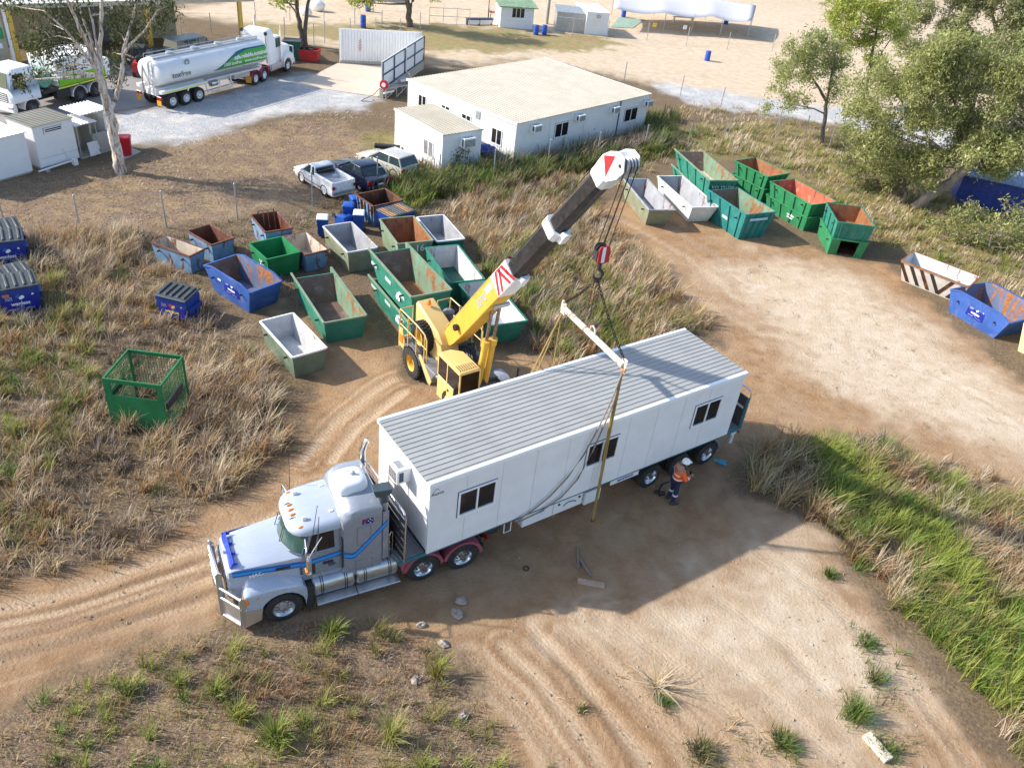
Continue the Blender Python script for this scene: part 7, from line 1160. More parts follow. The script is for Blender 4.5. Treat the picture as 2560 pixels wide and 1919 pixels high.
q = at(808, 590); wheelie((q.x, q.y), .2, 'white lidded blue wheelie bin on the left of its group', MT['frame'], 1.1); q = at(898, 578); wheelie((q.x, q.y), .15, 'white lidded blue wheelie bin touching the rusty bin', MT['frame'], 1.1)
q = at(872, 555); wheelie((q.x, q.y), .1, 'blue lidded wheelie bin standing behind the khaki bin', MT['bluewheelie'], 1.05); q = at(890, 533); wheelie((q.x, q.y), .5, 'blue lidded wheelie bin at the back of its group', MT['bluewheelie'], .95)
q = at(842, 560); o_ = wheelie((q.x, q.y, .32), 1.0, 'blue wheelie bin lying on its side behind the khaki bin', MT['bluewheelie'], 1.0, 1.45)
# red bin body by the gum tree
o_ = bpy.data.objects['red_bin']; b = MB(); b.loft([[(x * k, y * k2, z) for x, y in ((-.33, -.33), (.33, -.33), (.33, .35), (-.33, .35))] for z, k, k2 in ((.04, .8, .75), (1.0, 1, 1), (1.02, 1.07, 1.06), (1.08, 1.07, 1.06))]); b.build('bin_body', plain('bin_red', (.5, .015, .03), .4), o_, bevel=.03); b = MB(); b.loft([[(x * k, y * k, z) for x, y in ((-.34, -.36), (.34, -.36), (.34, .38), (-.34, .38))] for z, k in ((1.08, 1.03), (1.12, 1.), (1.18, .75))]); b.build('lid', bpy.data.materials['bin_red'], o_, bevel=.02)
# blue front-load bins
def fbin(loc, yaw, label, z0=0., yellow=False, W=1.55, D=1.15, h=1.15, lidm=None, light=False):
    t_ = thing('front_load_bin', label, 'waste bin', (loc[0], loc[1], z0), yaw, 'blue front load bins'); b = MB()
    b.loft([[(x, y, .08) for x, y in ((-W * .47, -D * .40), (W * .47, -D * .40), (W * .47, D * .45), (-W * .47, D * .45))], [(x, y, h - .14) for x, y in ((-W / 2, -D / 2), (W / 2, -D / 2), (W / 2, D / 2), (-W / 2, D / 2))], [(x, y, h) for x, y in ((-W / 2, -D / 2), (W / 2, -D / 2), (W / 2, D / 2), (-W / 2, D / 2))]]); b.build('bin_body', MT['bluebin'], t_, bevel=.015)
    lid = MB(); lid.hexa([(-W / 2 - .04, -D / 2 - .06, h), (W / 2 + .04, -D / 2 - .06, h), (W / 2 + .04, D / 2 + .05, h + .1), (-W / 2 - .04, D / 2 + .05, h + .1), (-W / 2 - .04, -D / 2 - .06, h + .06), (W / 2 + .04, -D / 2 - .06, h + .06), (W / 2 + .04, D / 2 + .05, h + .17), (-W / 2 - .04, D / 2 + .05, h + .17)]); lo = lid.build('lid', MT['lidgrey'], t_, bevel=.02)
    for k in range(5):
        x = -W / 2 + .14 + k * (W - .28) / 4; b = MB(); b.hexa([(x - .06, -D / 2 + .06, h + .07), (x + .06, -D / 2 + .06, h + .07), (x + .06, D / 2 - .05, h + .16), (x - .06, D / 2 - .05, h + .16), (x - .045, -D / 2 + .1, h + .14), (x + .045, -D / 2 + .1, h + .14), (x + .045, D / 2 - .1, h + .22), (x - .045, D / 2 - .1, h + .22)]); b.build('lid_rib', MT['lidgrey'], lo, bevel=.015)
    for sg in (-1, 1):
        b = MB(); b.box(min(sg * W * .48, sg * (W / 2 + .12)), max(sg * W * .48, sg * (W / 2 + .12)), -.4, .45, h * .45, h * .66); fp = b.build('fork_pocket', MT['bluebin'], t_, bevel=.015); b = MB(); b.box(min(sg * W * .5, sg * (W / 2 + .09)), max(sg * W * .5, sg * (W / 2 + .09)), -.405, -.4, h * .48, h * .63); b.build('pocket_opening', MT['dark'], fp)
    b = MB(); b.box(-W * .35, -W * .25, -.3, .3, 0, .08); b.box(W * .25, W * .35, -.3, .3, 0, .08); b.build('skid', MT['dark'], t_)
    g = MB(); s_ = (D * .5 - D * .40) / (h - .22); ay_ = -D / 2 + .035
    dc = thing('tmp', None, None); dc.parent = t_
    bpy.data.objects.remove(dc)
    pre = set(scene.objects); decal(t_, 0, -D / 2 + .03, h * .48, W * .86, h * .7, 'y', yellow); rx = math.atan(s_)
    return t_
q = at(440, 800); wy_ = .0
p1, p2 = at(397, 795), at(470, 812); fy = math.atan2(p2.y - p1.y, p2.x - p1.x)
m_ = (p1 + p2) / 2; n_ = Vector((-math.sin(fy), math.cos(fy), 0)); c_ = m_ + n_ * .55; fbin((c_.x, c_.y), fy - .03, 'single blue lidded bin with yellow print standing alone in dry grass', 0, True, 1.45, 1.05, 1.1)
for k, (q1_, q2_, z_, lb_) in enumerate((((39, 785), (110, 772), .05, 'front blue lidded bin of the row at the left edge with orange sticker'), ((3, 709), (85, 690), 1.15, 'second blue bin of the left edge row half hidden by the front one'), ((-14, 669), (73, 658), .05, 'third blue lidded bin at the left edge with large white print'), ((-30, 590), (55, 576), 1.15, 'rearmost grey lidded bin of the left edge row'))):
    a_, c_ = at(*q1_, z_), at(*q2_, z_); W_ = min(2.0, max(1.55, (c_ - a_).length)); fy = math.atan2(c_.y - a_.y, c_.x - a_.x); n_ = Vector((-math.sin(fy), math.cos(fy), 0)); u_ = Vector((math.cos(fy), math.sin(fy), 0)); m_ = c_ - u_ * (W_ / 2) + n_ * .6; t_ = fbin((m_.x, m_.y), fy, lb_, 0, False, W_, 1.2, 1.2)
    if k == 0: boxp(t_, 'orange_sticker', (-.6, -.35, -.61, -.595, .88, 1.0), plain('sticker_orange', (.5, .2, .06), .5))
# green mesh cage
qc = D4((695, 1200), (805, 995), (1155, 1045), (1085, 1245)); P = [at(*q_, 2.1) for q_ in (qc[0], qc[3], qc[2], qc[1])]; C = sum(P, Vector()) / 4; e_ = (P[1] - P[0]) + (P[2] - P[3]); cy_ = math.atan2(e_.y, e_.x); Wc = e_.length / 2; Lc = ((P[3] - P[0]).length + (P[2] - P[1]).length) / 2 * .97
cg = thing('mesh_cage_bin', 'tall green open topped bin with mesh sides standing in long grass', 'cage bin', (C.x - .05, C.y - .05), cy_); cm_ = BM['cage']; x1, y1, hC = Wc / 2, Lc / 2, 2.1; xb_ = x1 * .94
boxp(cg, 'front_panel', (-x1, x1, -y1, -y1 + .05, .0, 1.42), cm_); boxp(cg, 'front_top_bar', (-x1, x1, -y1, -y1 + .05, 1.94, hC), cm_); boxp(cg, 'front_post', (-x1, -x1 + .24, -y1, -y1 + .05, 1.42, 1.94), cm_); boxp(cg, 'front_post', (x1 - .18, x1, -y1, -y1 + .05, 1.42, 1.94), cm_)
boxp(cg, 'rear_top_bar', (-x1, x1, y1 - .06, y1, 1.98, hC), cm_)
for sg in (-1, 1): 
    boxp(cg, 'side_top_bar', (min(sg * x1, sg * (x1 - .06)), max(sg * x1, sg * (x1 - .06)), -y1 + .05, y1 - .06, 2.02, hC), cm_); boxp(cg, 'corner_post', (min(sg * x1, sg * (x1 - .07)), max(sg * x1, sg * (x1 - .07)), y1 - .07, y1, 0, 1.98), cm_); boxp(cg, 'fork_pocket', (min(sg * x1, sg * (x1 + .1)), max(sg * x1, sg * (x1 + .1)), -y1 + .1, y1 * .4, 1.0, 1.28), MT['dark'], .01)
    boxp(cg, 'base_rail', (min(sg * x1, sg * (x1 - .07)), max(sg * x1, sg * (x1 - .07)), -y1 + .05, y1 - .07, 0, .12), cm_)
b = MB(); st_ = .1
for sg in (-1, 1):
    for k in range(int(Lc / st_)): y = -y1 + .1 + k * st_; b.bar((sg * (x1 - .03), y, .1), (sg * (x1 - .03), y, 2.02), .012, .012)
    for z in np.arange(.15, 2.02, st_): b.bar((sg * (x1 - .03), -y1, z), (sg * (x1 - .03), y1, z), .012, .012)
for k in range(int(Wc / st_)): x = -x1 + .1 + k * st_; b.bar((x, y1 - .03, .1), (x, y1 - .03, 2.02), .012, .012)
for z in np.arange(.15, 2.02, st_): b.bar((-x1, y1 - .03, z), (x1, y1 - .03, z), .012, .012)
mo_ = b.build('wire_mesh', cm_, cg); mo_['kind'] = 'stuff'
# ---------------------------------------------------------------- debris
def plank(px0, px1, w, th_, mat, label, cat='plank', z=.0, name='timber_plank'):
    a, c = at(*px0), at(*px1); d = c - a; b = MB(); b.box(-d.length / 2, d.length / 2, -w / 2, w / 2, z, z + th_); o = b.build(name, mat, bevel=.008); m_ = (a + c) / 2; o.location = (m_.x, m_.y, .01); o.rotation_euler = (0, 0, math.atan2(d.y, d.x)); return tag(o, label, cat)
plank((1444, 1453), (1511, 1465), .22, .05, MT['timber'], 'short wide brown plank lying flat in the shade below the straight sling'); plank((1444, 1370), (1445, 1422), .07, .09, paint('grey_bar', (.2, .17, .15), .7), 'short grey bar lying pointing at the camera above the plank', name='timber_bar'); plank((1449, 1402), (1477, 1442), .07, .09, bpy.data.materials['grey_bar'], 'slanting grey bar beside the short one above the plank', name='timber_bar')
plank((2163, 1838), (2220, 1903), .3, .12, MT['timberw'], 'bleached timber sleeper in green weeds near the bottom right', name='timber_sleeper'); plank((2254, 1470), (2298, 1513), .25, .12, MT['timberw'], 'weathered grey sleeper at the foot of the tall right grass', name='timber_sleeper'); plank((2077, 1310), (2100, 1327), .22, .12, MT['timberw'], 'short pale sleeper end at the tip of the tall right grass', name='timber_sleeper')
b = MB(); b.path([(.09 * math.cos(a), .09 * math.sin(a), .02) for a in np.linspace(0, 5.9, 12)], .018, 5); o = b.build('steel_shackle', MT['chain']); p = at(1315, 1421); o.location = (p.x, p.y, 0); tag(o, 'small dark steel ring lying alone on the shaded dirt', 'shackle')
p = at(1800, 1156); b = MB(); b.obox((0, 0, .03), (.5, .12, .05), -.5); b.obox((.1, .05, .05), (.25, .1, .05), -.2); o = b.build('blue_strap', plain('cyan_strap', (.06, .34, .55), .6)); o.location = p; tag(o, 'scrap of bright blue strap on the ground behind the rear wheel', 'strap')
# ---------------------------------------------------------------- people
def skin_mesh(name, V, E, Rd, mat, par, sub=2, root=0):
    me = bpy.data.meshes.new(name); me.from_pydata([tuple(v) for v in V], E, []); o = bpy.data.objects.new(name, me); scene.collection.objects.link(o)
    sk = o.modifiers.new('skin', 'SKIN'); sk.use_smooth_shade = True; su = o.modifiers.new('sub', 'SUBSURF'); su.levels = sub; su.render_levels = sub
    for i, r in enumerate(Rd): me.skin_vertices[0].data[i].radius = (r, r) if not isinstance(r, tuple) else r
    me.skin_vertices[0].data[root].use_root = True
    bpy.context.view_layer.update(); dg = bpy.context.evaluated_depsgraph_get(); m2 = bpy.data.meshes.new_from_object(o.evaluated_get(dg)); m2.name = name; m2.materials.clear(); m2.materials.append(mat)
    o.modifiers.clear(); o.data = m2; bpy.data.meshes.remove(me); o.parent = par; return o
def person(label, loc, yaw, standing=True, s=1.0):
    t = thing('person', label, 'person', loc, yaw); X = lambda *a: Vector(a)
    if standing: J = dict(pel=X(0, 0, .98), ch=X(.02, 0, 1.2), up=X(.05, 0, 1.42), nk=X(.09, 0, 1.53), hd=X(.15, -.02, 1.64), tp=X(.16, -.03, 1.76), hl=X(0, .1, .92), hr=X(0, -.1, .92), kl=X(.03, .13, .50), kr=X(.03, -.13, .5), al=X(-.03, .14, .09), ar=X(-.02, -.15, .09), tl=X(.16, .17, .04), tr=X(.17, -.17, .04), sl=X(.05, .2, 1.43), sr=X(.05, -.2, 1.43), el=X(.10, .27, 1.14), er=X(.13, -.30, 1.15), wl=X(.36, .12, 1.16), wr=X(.39, -.14, 1.20))
    else: J = dict(pel=X(0, 0, .55), ch=X(-.02, 0, .8), up=X(.0, 0, 1.02), nk=X(.03, 0, 1.13), hd=X(.07, 0, 1.24), tp=X(.08, 0, 1.36), hl=X(.05, .1, .5), hr=X(.05, -.1, .5), kl=X(.45, .13, .55), kr=X(.45, -.13, .55), al=X(.5, .14, .12), ar=X(.5, -.14, .12), tl=X(.66, .15, .06), tr=X(.66, -.15, .06), sl=X(.0, .2, 1.03), sr=X(.0, -.2, 1.03), el=X(.12, .27, .75), er=X(.12, -.27, .75), wl=X(.38, .15, .78), wr=X(.38, -.15, .78))
    K = list(J); ix = {k: i for i, k in enumerate(K)}; Ed = [('pel', 'ch'), ('ch', 'up'), ('up', 'nk'), ('nk', 'hd'), ('hd', 'tp'), ('pel', 'hl'), ('pel', 'hr'), ('hl', 'kl'), ('hr', 'kr'), ('kl', 'al'), ('kr', 'ar'), ('al', 'tl'), ('ar', 'tr'), ('up', 'sl'), ('up', 'sr'), ('sl', 'el'), ('sr', 'er'), ('el', 'wl'), ('er', 'wr')]
    Rr = dict(pel=(.13, .11), ch=(.13, .11), up=(.13, .10), nk=.055, hd=.095, tp=.075, hl=.085, hr=.085, kl=.058, kr=.058, al=.042, ar=.042, tl=.035, tr=.035, sl=.065, sr=.065, el=.042, er=.042, wl=.03, wr=.03)
    body = skin_mesh('body', [J[k] for k in K], [(ix[a], ix[b]) for a, b in Ed], [Rr[k] for k in K], MT['skin'], t)
    def sub(name, keys, edges, rad, mat): i2 = {k: i for i, k in enumerate(keys)}; return skin_mesh(name, [J[k] for k in keys], [(i2[a], i2[b]) for a, b in edges], [rad[k] for k in keys], mat, t)
    jk = sub('jacket', ['ch', 'pel', 'up', 'sl', 'sr', 'el', 'er', 'wl', 'wr'], [('pel', 'ch'), ('ch', 'up'), ('up', 'sl'), ('up', 'sr'), ('sl', 'el'), ('sr', 'er'), ('el', 'wl'), ('er', 'wr')], dict(ch=(.185, .15), pel=(.175, .15), up=(.17, .14), sl=.092, sr=.092, el=.068, er=.068, wl=.052, wr=.052), MT['hivis'])
    tz = sub('trousers', ['pel', 'hl', 'hr', 'kl', 'kr', 'al', 'ar'], [('pel', 'hl'), ('pel', 'hr'), ('hl', 'kl'), ('hr', 'kr'), ('kl', 'al'), ('kr', 'ar')], dict(pel=(.155, .14), hl=.11, hr=.11, kl=.085, kr=.085, al=.075, ar=.075), MT['navy'])
    for a, b_ in (('al', 'tl'), ('ar', 'tr')): bb = MB(); p, q_ = J[a], J[b_]; bb.loft([bb.ring(p + Vector((-.09, 0, -.03)), (1, 0, 0), .055, 10), bb.ring(p + Vector((0, 0, -.02)), (1, 0, 0), .07, 10), bb.ring(q_ + Vector((-.02, 0, 0)), (1, 0, 0), .055, 10), bb.ring(q_ + Vector((.05, 0, -.005)), (1, 0, 0), .03, 10)]); bb.build('boot', MT['boot'], t, smooth=1)
    if standing:
        for z, r1, r2 in ((1.10, .205, .185), (1.26, .20, .175)): bb = MB(); n = 24; bb.loft([[(.015 + (z - 1) * .1 + r2 * math.cos(a) * k, r1 * math.sin(a) * k, zz) for a in np.linspace(0, 2 * math.pi, n + 1)[:-1]] for zz, k in ((z - .028, 1.0), (z - .025, 1.01), (z + .025, 1.01), (z + .028, 1.0))], caps=False); bb.build('reflective_band', MT['reflect'], jk, smooth=1)
        for k_, a_ in (('kl', 'al'), ('kr', 'ar')): c = J[k_].lerp(J[a_], .22); bb = MB(); bb.tube(c + Vector((0, 0, -.03)), c + Vector((0, 0, .03)), .092, 16); bb.build('reflective_band', MT['reflect'], tz, smooth=.6)
        for e_, w_2 in (('el', 'wl'), ('er', 'wr')): c = J[e_].lerp(J[w_2], .45); d = (J[w_2] - J[e_]).normalized(); bb = MB(); bb.tube(c - d * .025, c + d * .025, .068, 12); bb.build('reflective_band', MT['reflect'], jk, smooth=.6)
    # hands
    for w_2, e_, sg in (('wl', 'el', 1), ('wr', 'er', -1)):
        d = (J[w_2] - J[e_]).normalized(); o0 = J[w_2] + d * .02; sd = d.cross(Vector((0, 0, 1))).normalized() * sg; dn_ = Vector((0, 0, -1)); V = [o0, o0 + d * .075]; Ed2 = [(0, 1)]; Rd = [.026, .03]
        for k, (off, ln) in enumerate(((-.028, .062), (-.009, .072), (.01, .068), (.028, .052))): b0_ = len(V); V += [o0 + d * .08 + sd * off, o0 + d * (.08 + ln * .55) + sd * off + dn_ * .012, o0 + d * (.08 + ln * .8) + sd * off + dn_ * .04]; Ed2 += [(1, b0_), (b0_, b0_ + 1), (b0_ + 1, b0_ + 2)]; Rd += [.0105, .0095, .008]
        b0_ = len(V); V += [o0 + d * .03 - sd * .035, o0 + d * .07 - sd * .055 + dn_ * .015, o0 + d * .095 - sd * .045 + dn_ * .03]; Ed2 += [(0, b0_), (b0_, b0_ + 1), (b0_ + 1, b0_ + 2)]; Rd += [.013, .011, .009]
        skin_mesh('hand', V, Ed2, Rd, MT['skin'], t, 1)
    h_ = J['hd']; bb = MB(); bb.sphere(h_ + Vector((.10, 0, -.005)), .02, 8, 5, (1, .7, 1.2)); bb.build('nose', MT['skin'], t, smooth=1)
    for sg in (-1, 1): bb = MB(); bb.sphere(h_ + Vector((.083, sg * .034, .025)), .012, 7, 5); bb.build('eye', MT['black'], t, smooth=1); bb = MB(); bb.sphere(h_ + Vector((0, sg * .098, .0)), .03, 8, 5, (.6, .35, 1)); bb.build('ear', MT['skin'], t, smooth=1)
    bb = MB(); bb.box(h_.x + .08, h_.x + .096, -.025, .025, h_.z - .055, h_.z - .045); bb.build('mouth', MT['redlens'], t); bb = MB(); bb.sphere(h_ + Vector((-.015, 0, .02)), .102, 12, 7, (1, 1, .95)); bb.build('hair', MT['dark'], t, smooth=1)
    bb = MB(); c = J['tp'] + Vector((-.01, 0, -.03)); bb.lathe([(.135, 0), (.14, .02), (.13, .07), (.10, .115), (.05, .14), (.005, .145)], c, n=20); bb.loft([[(c.x + .10, c.y - .09, c.z), (c.x + .10, c.y + .09, c.z), (c.x + .10, c.y + .09, c.z + .015), (c.x + .10, c.y - .09, c.z + .015)], [(c.x + .21, c.y - .05, c.z - .015), (c.x + .21, c.y + .05, c.z - .015), (c.x + .21, c.y + .05, c.z - .003), (c.x + .21, c.y - .05, c.z - .003)]]); bb.build('hard_hat', MT['helmet'], t, smooth=.8)
    t.scale = (s, s, s); return t
p = at(1676, 1252); PP = person('person in orange hi vis shirt and navy trousers standing by the trailer wheels', (p.x, p.y, 0), R_(20), True, 1.05)
ph = MB(); ph.obox((.50, 0, 1.20), (.03, .16, .10), Matrix.Rotation(.4, 3, 'Y')); o = ph.build('handheld_remote', MT['black']); o.location = (p.x, p.y, .06); o.rotation_euler = (0, 0, R_(20)); tag(o, 'small black handset held by the standing worker', 'handset')
b = MB(); pts = [at(1662, 1236), at(1648, 1240), at(1645, 1230), at(1655, 1212), at(1672, 1205)]; b.path([(q.x - pts[0].x, q.y - pts[0].y, .03) for q in pts], .03, 6); b.path([(.0, .1, .03), (-.35, .12, .03), (-.4, .0, .03), (-.1, -.05, .04)], .03, 6); o = b.build('air_hose', MT['black'], smooth=.8); o.location = (pts[0].x, pts[0].y, 0); tag(o, 'dark coiled hose on the dirt beside the worker', 'hose')
cw = Matrix.Rotation(CYAW, 3, 'Z') @ Vector((1.45, -.8, .75)) + CO; person('person in orange shirt and white hard hat seated inside the crane cab', (cw.x, cw.y, .72), CYAW, False)
# ---------------------------------------------------------------- vegetation
LEAF = leafm('leaf', trans=.4); GRASS = leafm('grass_blade', trans=.3)
def npmesh(name, V, F4, F3, col, mat, parent=None):
    me = bpy.data.meshes.new(name); me.vertices.add(len(V)); me.vertices.foreach_set('co', V.astype(np.float32).ravel())
    n4, n3 = len(F4), len(F3); loops = np.concatenate([F4.ravel(), F3.ravel()]).astype(np.int32); me.loops.add(len(loops)); me.loops.foreach_set('vertex_index', loops)
    me.polygons.add(n4 + n3); me.polygons.foreach_set('loop_start', np.concatenate([np.arange(n4) * 4, n4 * 4 + np.arange(n3) * 3]).astype(np.int32)); me.update(calc_edges=True)
    a = me.color_attributes.new('tint', 'FLOAT_COLOR', 'POINT'); a.data.foreach_set('color', np.concatenate([col, np.ones((len(col), 1))], 1).astype(np.float32).ravel())
    me.materials.append(mat); me.validate(); o = bpy.data.objects.new(name, me); scene.collection.objects.link(o)
    if parent is not None: o.parent = parent
    return o
PAL = dict(straw=(.45, .34, .19), rust=(.34, .205, .10), pale=(.55, .45, .32), grey=(.36, .29, .235), green=(.10, .19, .03), lime=(.29, .33, .07), olive=(.22, .21, .07), dark=(.075, .095, .03), dead=(.17, .125, .085))
def blades(base, yaw, lean, h, w, kind_col, droop=.35):
    """vectorised curved grass blades; base (N,3)"""
    n = len(base); d = np.stack([np.cos(yaw), np.sin(yaw), np.zeros(n)], 1); s = np.stack([-np.sin(yaw + rng.uniform(-1, 1, n)), np.cos(yaw), np.zeros(n)], 1)
    V = np.zeros((n, 7, 3))
    for k, (t, ww) in enumerate(((0., 1.), (.4, .9), (.75, .6))):
        c = base + d * (lean * h * t ** 1.8)[:, None]; c[:, 2] += h * (t - droop * lean * t * t); V[:, 2 * k] = c - s * (w * ww / 2)[:, None]; V[:, 2 * k + 1] = c + s * (w * ww / 2)[:, None]
    c = base + d * (lean * h)[:, None]; c[:, 2] += h * (1 - droop * lean); V[:, 6] = c
    o = np.arange(n)[:, None] * 7; F4 = np.concatenate([o + np.array([[0, 1, 3, 2]]), o + np.array([[2, 3, 5, 4]])]); F3 = o + np.array([[4, 5, 6]])
    col = np.repeat(np.clip(kind_col, 0, 1), 7, 0)
    return V.reshape(-1, 3), F4, F3, col
def poly_pts(polys, dens, soft=0.):
    out = []
    for pl in polys:
        w = wpoly(pl); lo, hi = w.min(0), w.max(0); n = int(np.prod(hi - lo) * dens); p = lo + rng.random((n, 2)) * (hi - lo); d = inside_dist(p, w); p = p[d + (fnoise(p, 1.5) - .5) * 1.2 > soft]; out.append(p)
    return np.concatenate(out)
bpy.context.view_layer.update()
FOOT = []
for o in list(scene.objects):
    if o.parent is None and o.get('category') in ('skip bin', 'bin', 'waste bin', 'wheelie bin', 'cage bin', 'portable building', 'truck', 'crane', 'ute', 'car', 'building', 'shed', 'tanker', 'skip', 'trailer', 'shelter', 'wall', 'van', 'forklift'):
        lo = Vector((1e9,) * 3); hi = -lo; st = list(o.children); inv = o.matrix_world.inverted()
        if o.type == 'MESH': st.append(o)
        while st:
            c = st.pop(); st += list(c.children)
            if c.type == 'MESH':
                for q in c.bound_box:
                    p = inv @ c.matrix_world @ Vector(q)
                    for i in range(3): lo[i] = min(lo[i], p[i]); hi[i] = max(hi[i], p[i])
        if o.get('category') == 'trailer': continue
        if o.get('category') in ('portable building',): continue
        if o.get('category') == 'crane': lo, hi = Vector((-2.5, -1.25, 0)), Vector((3, 1.3, 1))
        if o.get('label', '').startswith('tall green open topped'): lo, hi = lo * .8, hi * .8
        FOOT.append((o.location.x, o.location.y, o.rotation_euler.z, lo.x, hi.x, lo.y, hi.y))
def clear(p, m=.04):
    k = np.ones(len(p), bool)
    for x, y, a, x0, x1, y0, y1 in FOOT:
        dx, dy = p[:, 0] - x, p[:, 1] - y; lx = dx * math.cos(a) + dy * math.sin(a); ly = -dx * math.sin(a) + dy * math.cos(a); k &= ~((lx > x0 - m) & (lx < x1 + m) & (ly > y0 - m) & (ly < y1 + m))
    return p[k]
def tufts(pts, nb, h, w, kinds, spread=.12, lean=(.15, .8), hvar=.35, clump=None):
    n = len(pts); ks = list(kinds); pr = np.array([kinds[k] for k in ks], float); pr /= pr.sum(); 
    nz = fnoise(pts + 40, 2.2); order = np.argsort(np.argsort(nz + rng.normal(0, .07, n))) / max(1, n); cum = np.cumsum(pr); ki = np.searchsorted(cum, order).clip(0, len(ks) - 1)   # kinds keep to patches
    hs = h[0] + (h[1] - h[0]) * np.clip(fnoise(pts, 3.) * 1.2 + rng.normal(0, .18, n), 0, 1); N_ = n * nb; ti = np.repeat(np.arange(n), nb)
    a = rng.uniform(0, 2 * np.pi, N_); r = np.abs(rng.normal(0, spread, N_)); base = np.stack([pts[ti, 0] + r * np.cos(a), pts[ti, 1] + r * np.sin(a), np.full(N_, -.02)], 1)
    hh = hs[ti] * (1 + rng.uniform(-hvar, hvar, N_)); ln = rng.uniform(lean[0], lean[1], N_); yaw = a + rng.normal(0, .5, N_); wind = rng.random(N_) < .4; yaw = np.where(wind, rng.normal(.4, .9, N_), yaw)
    kc = np.array([PAL[k] for k in ks])[ki][ti] * (1 + rng.normal(0, .16, (N_, 1)) + rng.normal(0, .05, (N_, 3))); return blades(base, yaw, ln, hh, w * (1 + rng.uniform(-.3, .4, N_)), kc)
def join(parts):
    V, F4, F3, C, o = [], [], [], [], 0
    for v, a, b_, c in parts: V.append(v); F4.append(a + o); F3.append(b_ + o); C.append(c); o += len(v)
    return np.concatenate(V), np.concatenate(F4), np.concatenate(F3), np.concatenate(C)
G1 = [[(-60, 600), (180, 590), (330, 575), (420, 575), (350, 640), (430, 690), (500, 720), (560, 790), (640, 880), (700, 960), (720, 1080), (640, 1230), (480, 1285), (330, 1365), (200, 1420), (-60, 1465)]]
G1b = [[(400, 575), (560, 560), (780, 520), (900, 480), (1000, 470), (1010, 560), (900, 560), (820, 700), (760, 760), (640, 720), (540, 760), (470, 720), (420, 640)]]
G2 = [[(-60, 1919), (0, 1800), (150, 1710), (330, 1630), (460, 1590), (720, 1545), (900, 1560), (1060, 1605), (1160, 1700), (1260, 1860), (1280, 1990), (-60, 1990)]]
G3 = [[(1885, 1130), (2000, 1095), (2200, 1120), (2330, 1190), (2450, 1250), (2640, 1300), (2640, 2000), (2560, 1900), (2450, 1760), (2330, 1640), (2200, 1490), (2070, 1350), (1960, 1275), (1870, 1230)]]
G3b = [[(2100, 1085), (2350, 1150), (2640, 1230), (2640, 1330), (2450, 1270), (2300, 1180), (2080, 1110)]]
G4 = [[(1240, 700), (1180, 600), (1120, 520), (1300, 440), (1470, 450), (1500, 540), (1620, 640), (1710, 740), (1780, 830), (1700, 840), (1500, 900), (1380, 920), (1310, 800)]]
G4b = [[(960, 500), (1100, 470), (1300, 430), (1420, 420), (1350, 520), (1240, 600), (1120, 560), (1010, 560)]]
G5 = [[(1000, 450), (1100, 395), (1110, 440), (1270, 400), (1400, 370), (1520, 335), (1640, 285), (1700, 300), (1680, 375), (1500, 425), (1300, 465), (1100, 500), (980, 520), (930, 480)]]
G6 = [[(1640, 340), (1800, 320), (1950, 330), (2140, 360), (2300, 450), (2440, 540), (2640, 640), (2640, 800), (2450, 700), (2300, 640), (2200, 610), (2100, 520), (2000, 440), (1900, 400), (1780, 385), (1680, 400), (1560, 470), (1450, 460), (1560, 400)]]
DRY = {'straw': 3, 'pale': 2.2, 'rust': 1.8, 'grey': 2.2, 'olive': 1.2}; P = []
P.append(tufts(clear(poly_pts(G1, 5.5)), 20, (.25, .75), .022, {'dead': 2, 'grey': 2.4, 'straw': 2.2, 'pale': 1.6, 'rust': 1.6, 'olive': 1.2}, .16)); P.append(tufts(clear(poly_pts([[(60, 590), (330, 575), (360, 640), (260, 700), (100, 690)], [(500, 900), (640, 900), (740, 1050), (640, 1220), (500, 1270), (380, 1200), (420, 1000)]], 6)), 22, (.6, 1.05), .02, {'pale': 3, 'straw': 2, 'rust': 2, 'grey': 1}, .14, (.2, .9)))
P.append(tufts(clear(poly_pts(G1b, 2.6)), 14, (.12, .4), .024, {'dead': 2, 'grey': 2, 'olive': 2.5, 'straw': 1.2}, .18))
P.append(tufts(clear(poly_pts(G2, 8)), 14, (.12, .4), .016, {'dead': 2.2, 'grey': 2.2, 'rust': 1.4, 'olive': 3.2, 'straw': 1.6}, .16)); P.append(tufts(clear(poly_pts([[(560, 1700), (720, 1640), (900, 1760), (960, 1919), (700, 1960), (640, 1840)]], 3.)), 16, (.3, .7), .016, {'rust': 3, 'straw': 1, 'olive': 1}, .12))
P.append(tufts(clear(poly_pts(G4, 6)), 17, (.45, 1.0), .026, {'straw': 2, 'pale': 2.5, 'rust': 2.4, 'grey': 1.4, 'olive': 1.6}, .16)); P.append(tufts(clear(poly_pts(G4b, 3.5)), 12, (.15, .45), .026, {'dead': 1.5, 'straw': 2, 'grey': 2, 'olive': 1.6}, .2))
P.append(tufts(clear(poly_pts(G6, 2.8)), 13, (.25, .6), .035, {'pale': 2.5, 'straw': 3, 'olive': 2.4, 'grey': 1}, .25)); P.append(tufts(clear(poly_pts(G3b, 4)), 16, (.35, .75), .02, {'grey': 3, 'pale': 1.5, 'dead': 1.5, 'rust': 1}, .16)); P.append(tufts(clear(poly_pts([[(1640, 270), (1800, 255), (2000, 300), (2100, 340), (1900, 330), (1700, 330)]], 2.)), 12, (.2, .5), .035, {'pale': 2, 'straw': 2, 'olive': 1}, .25))
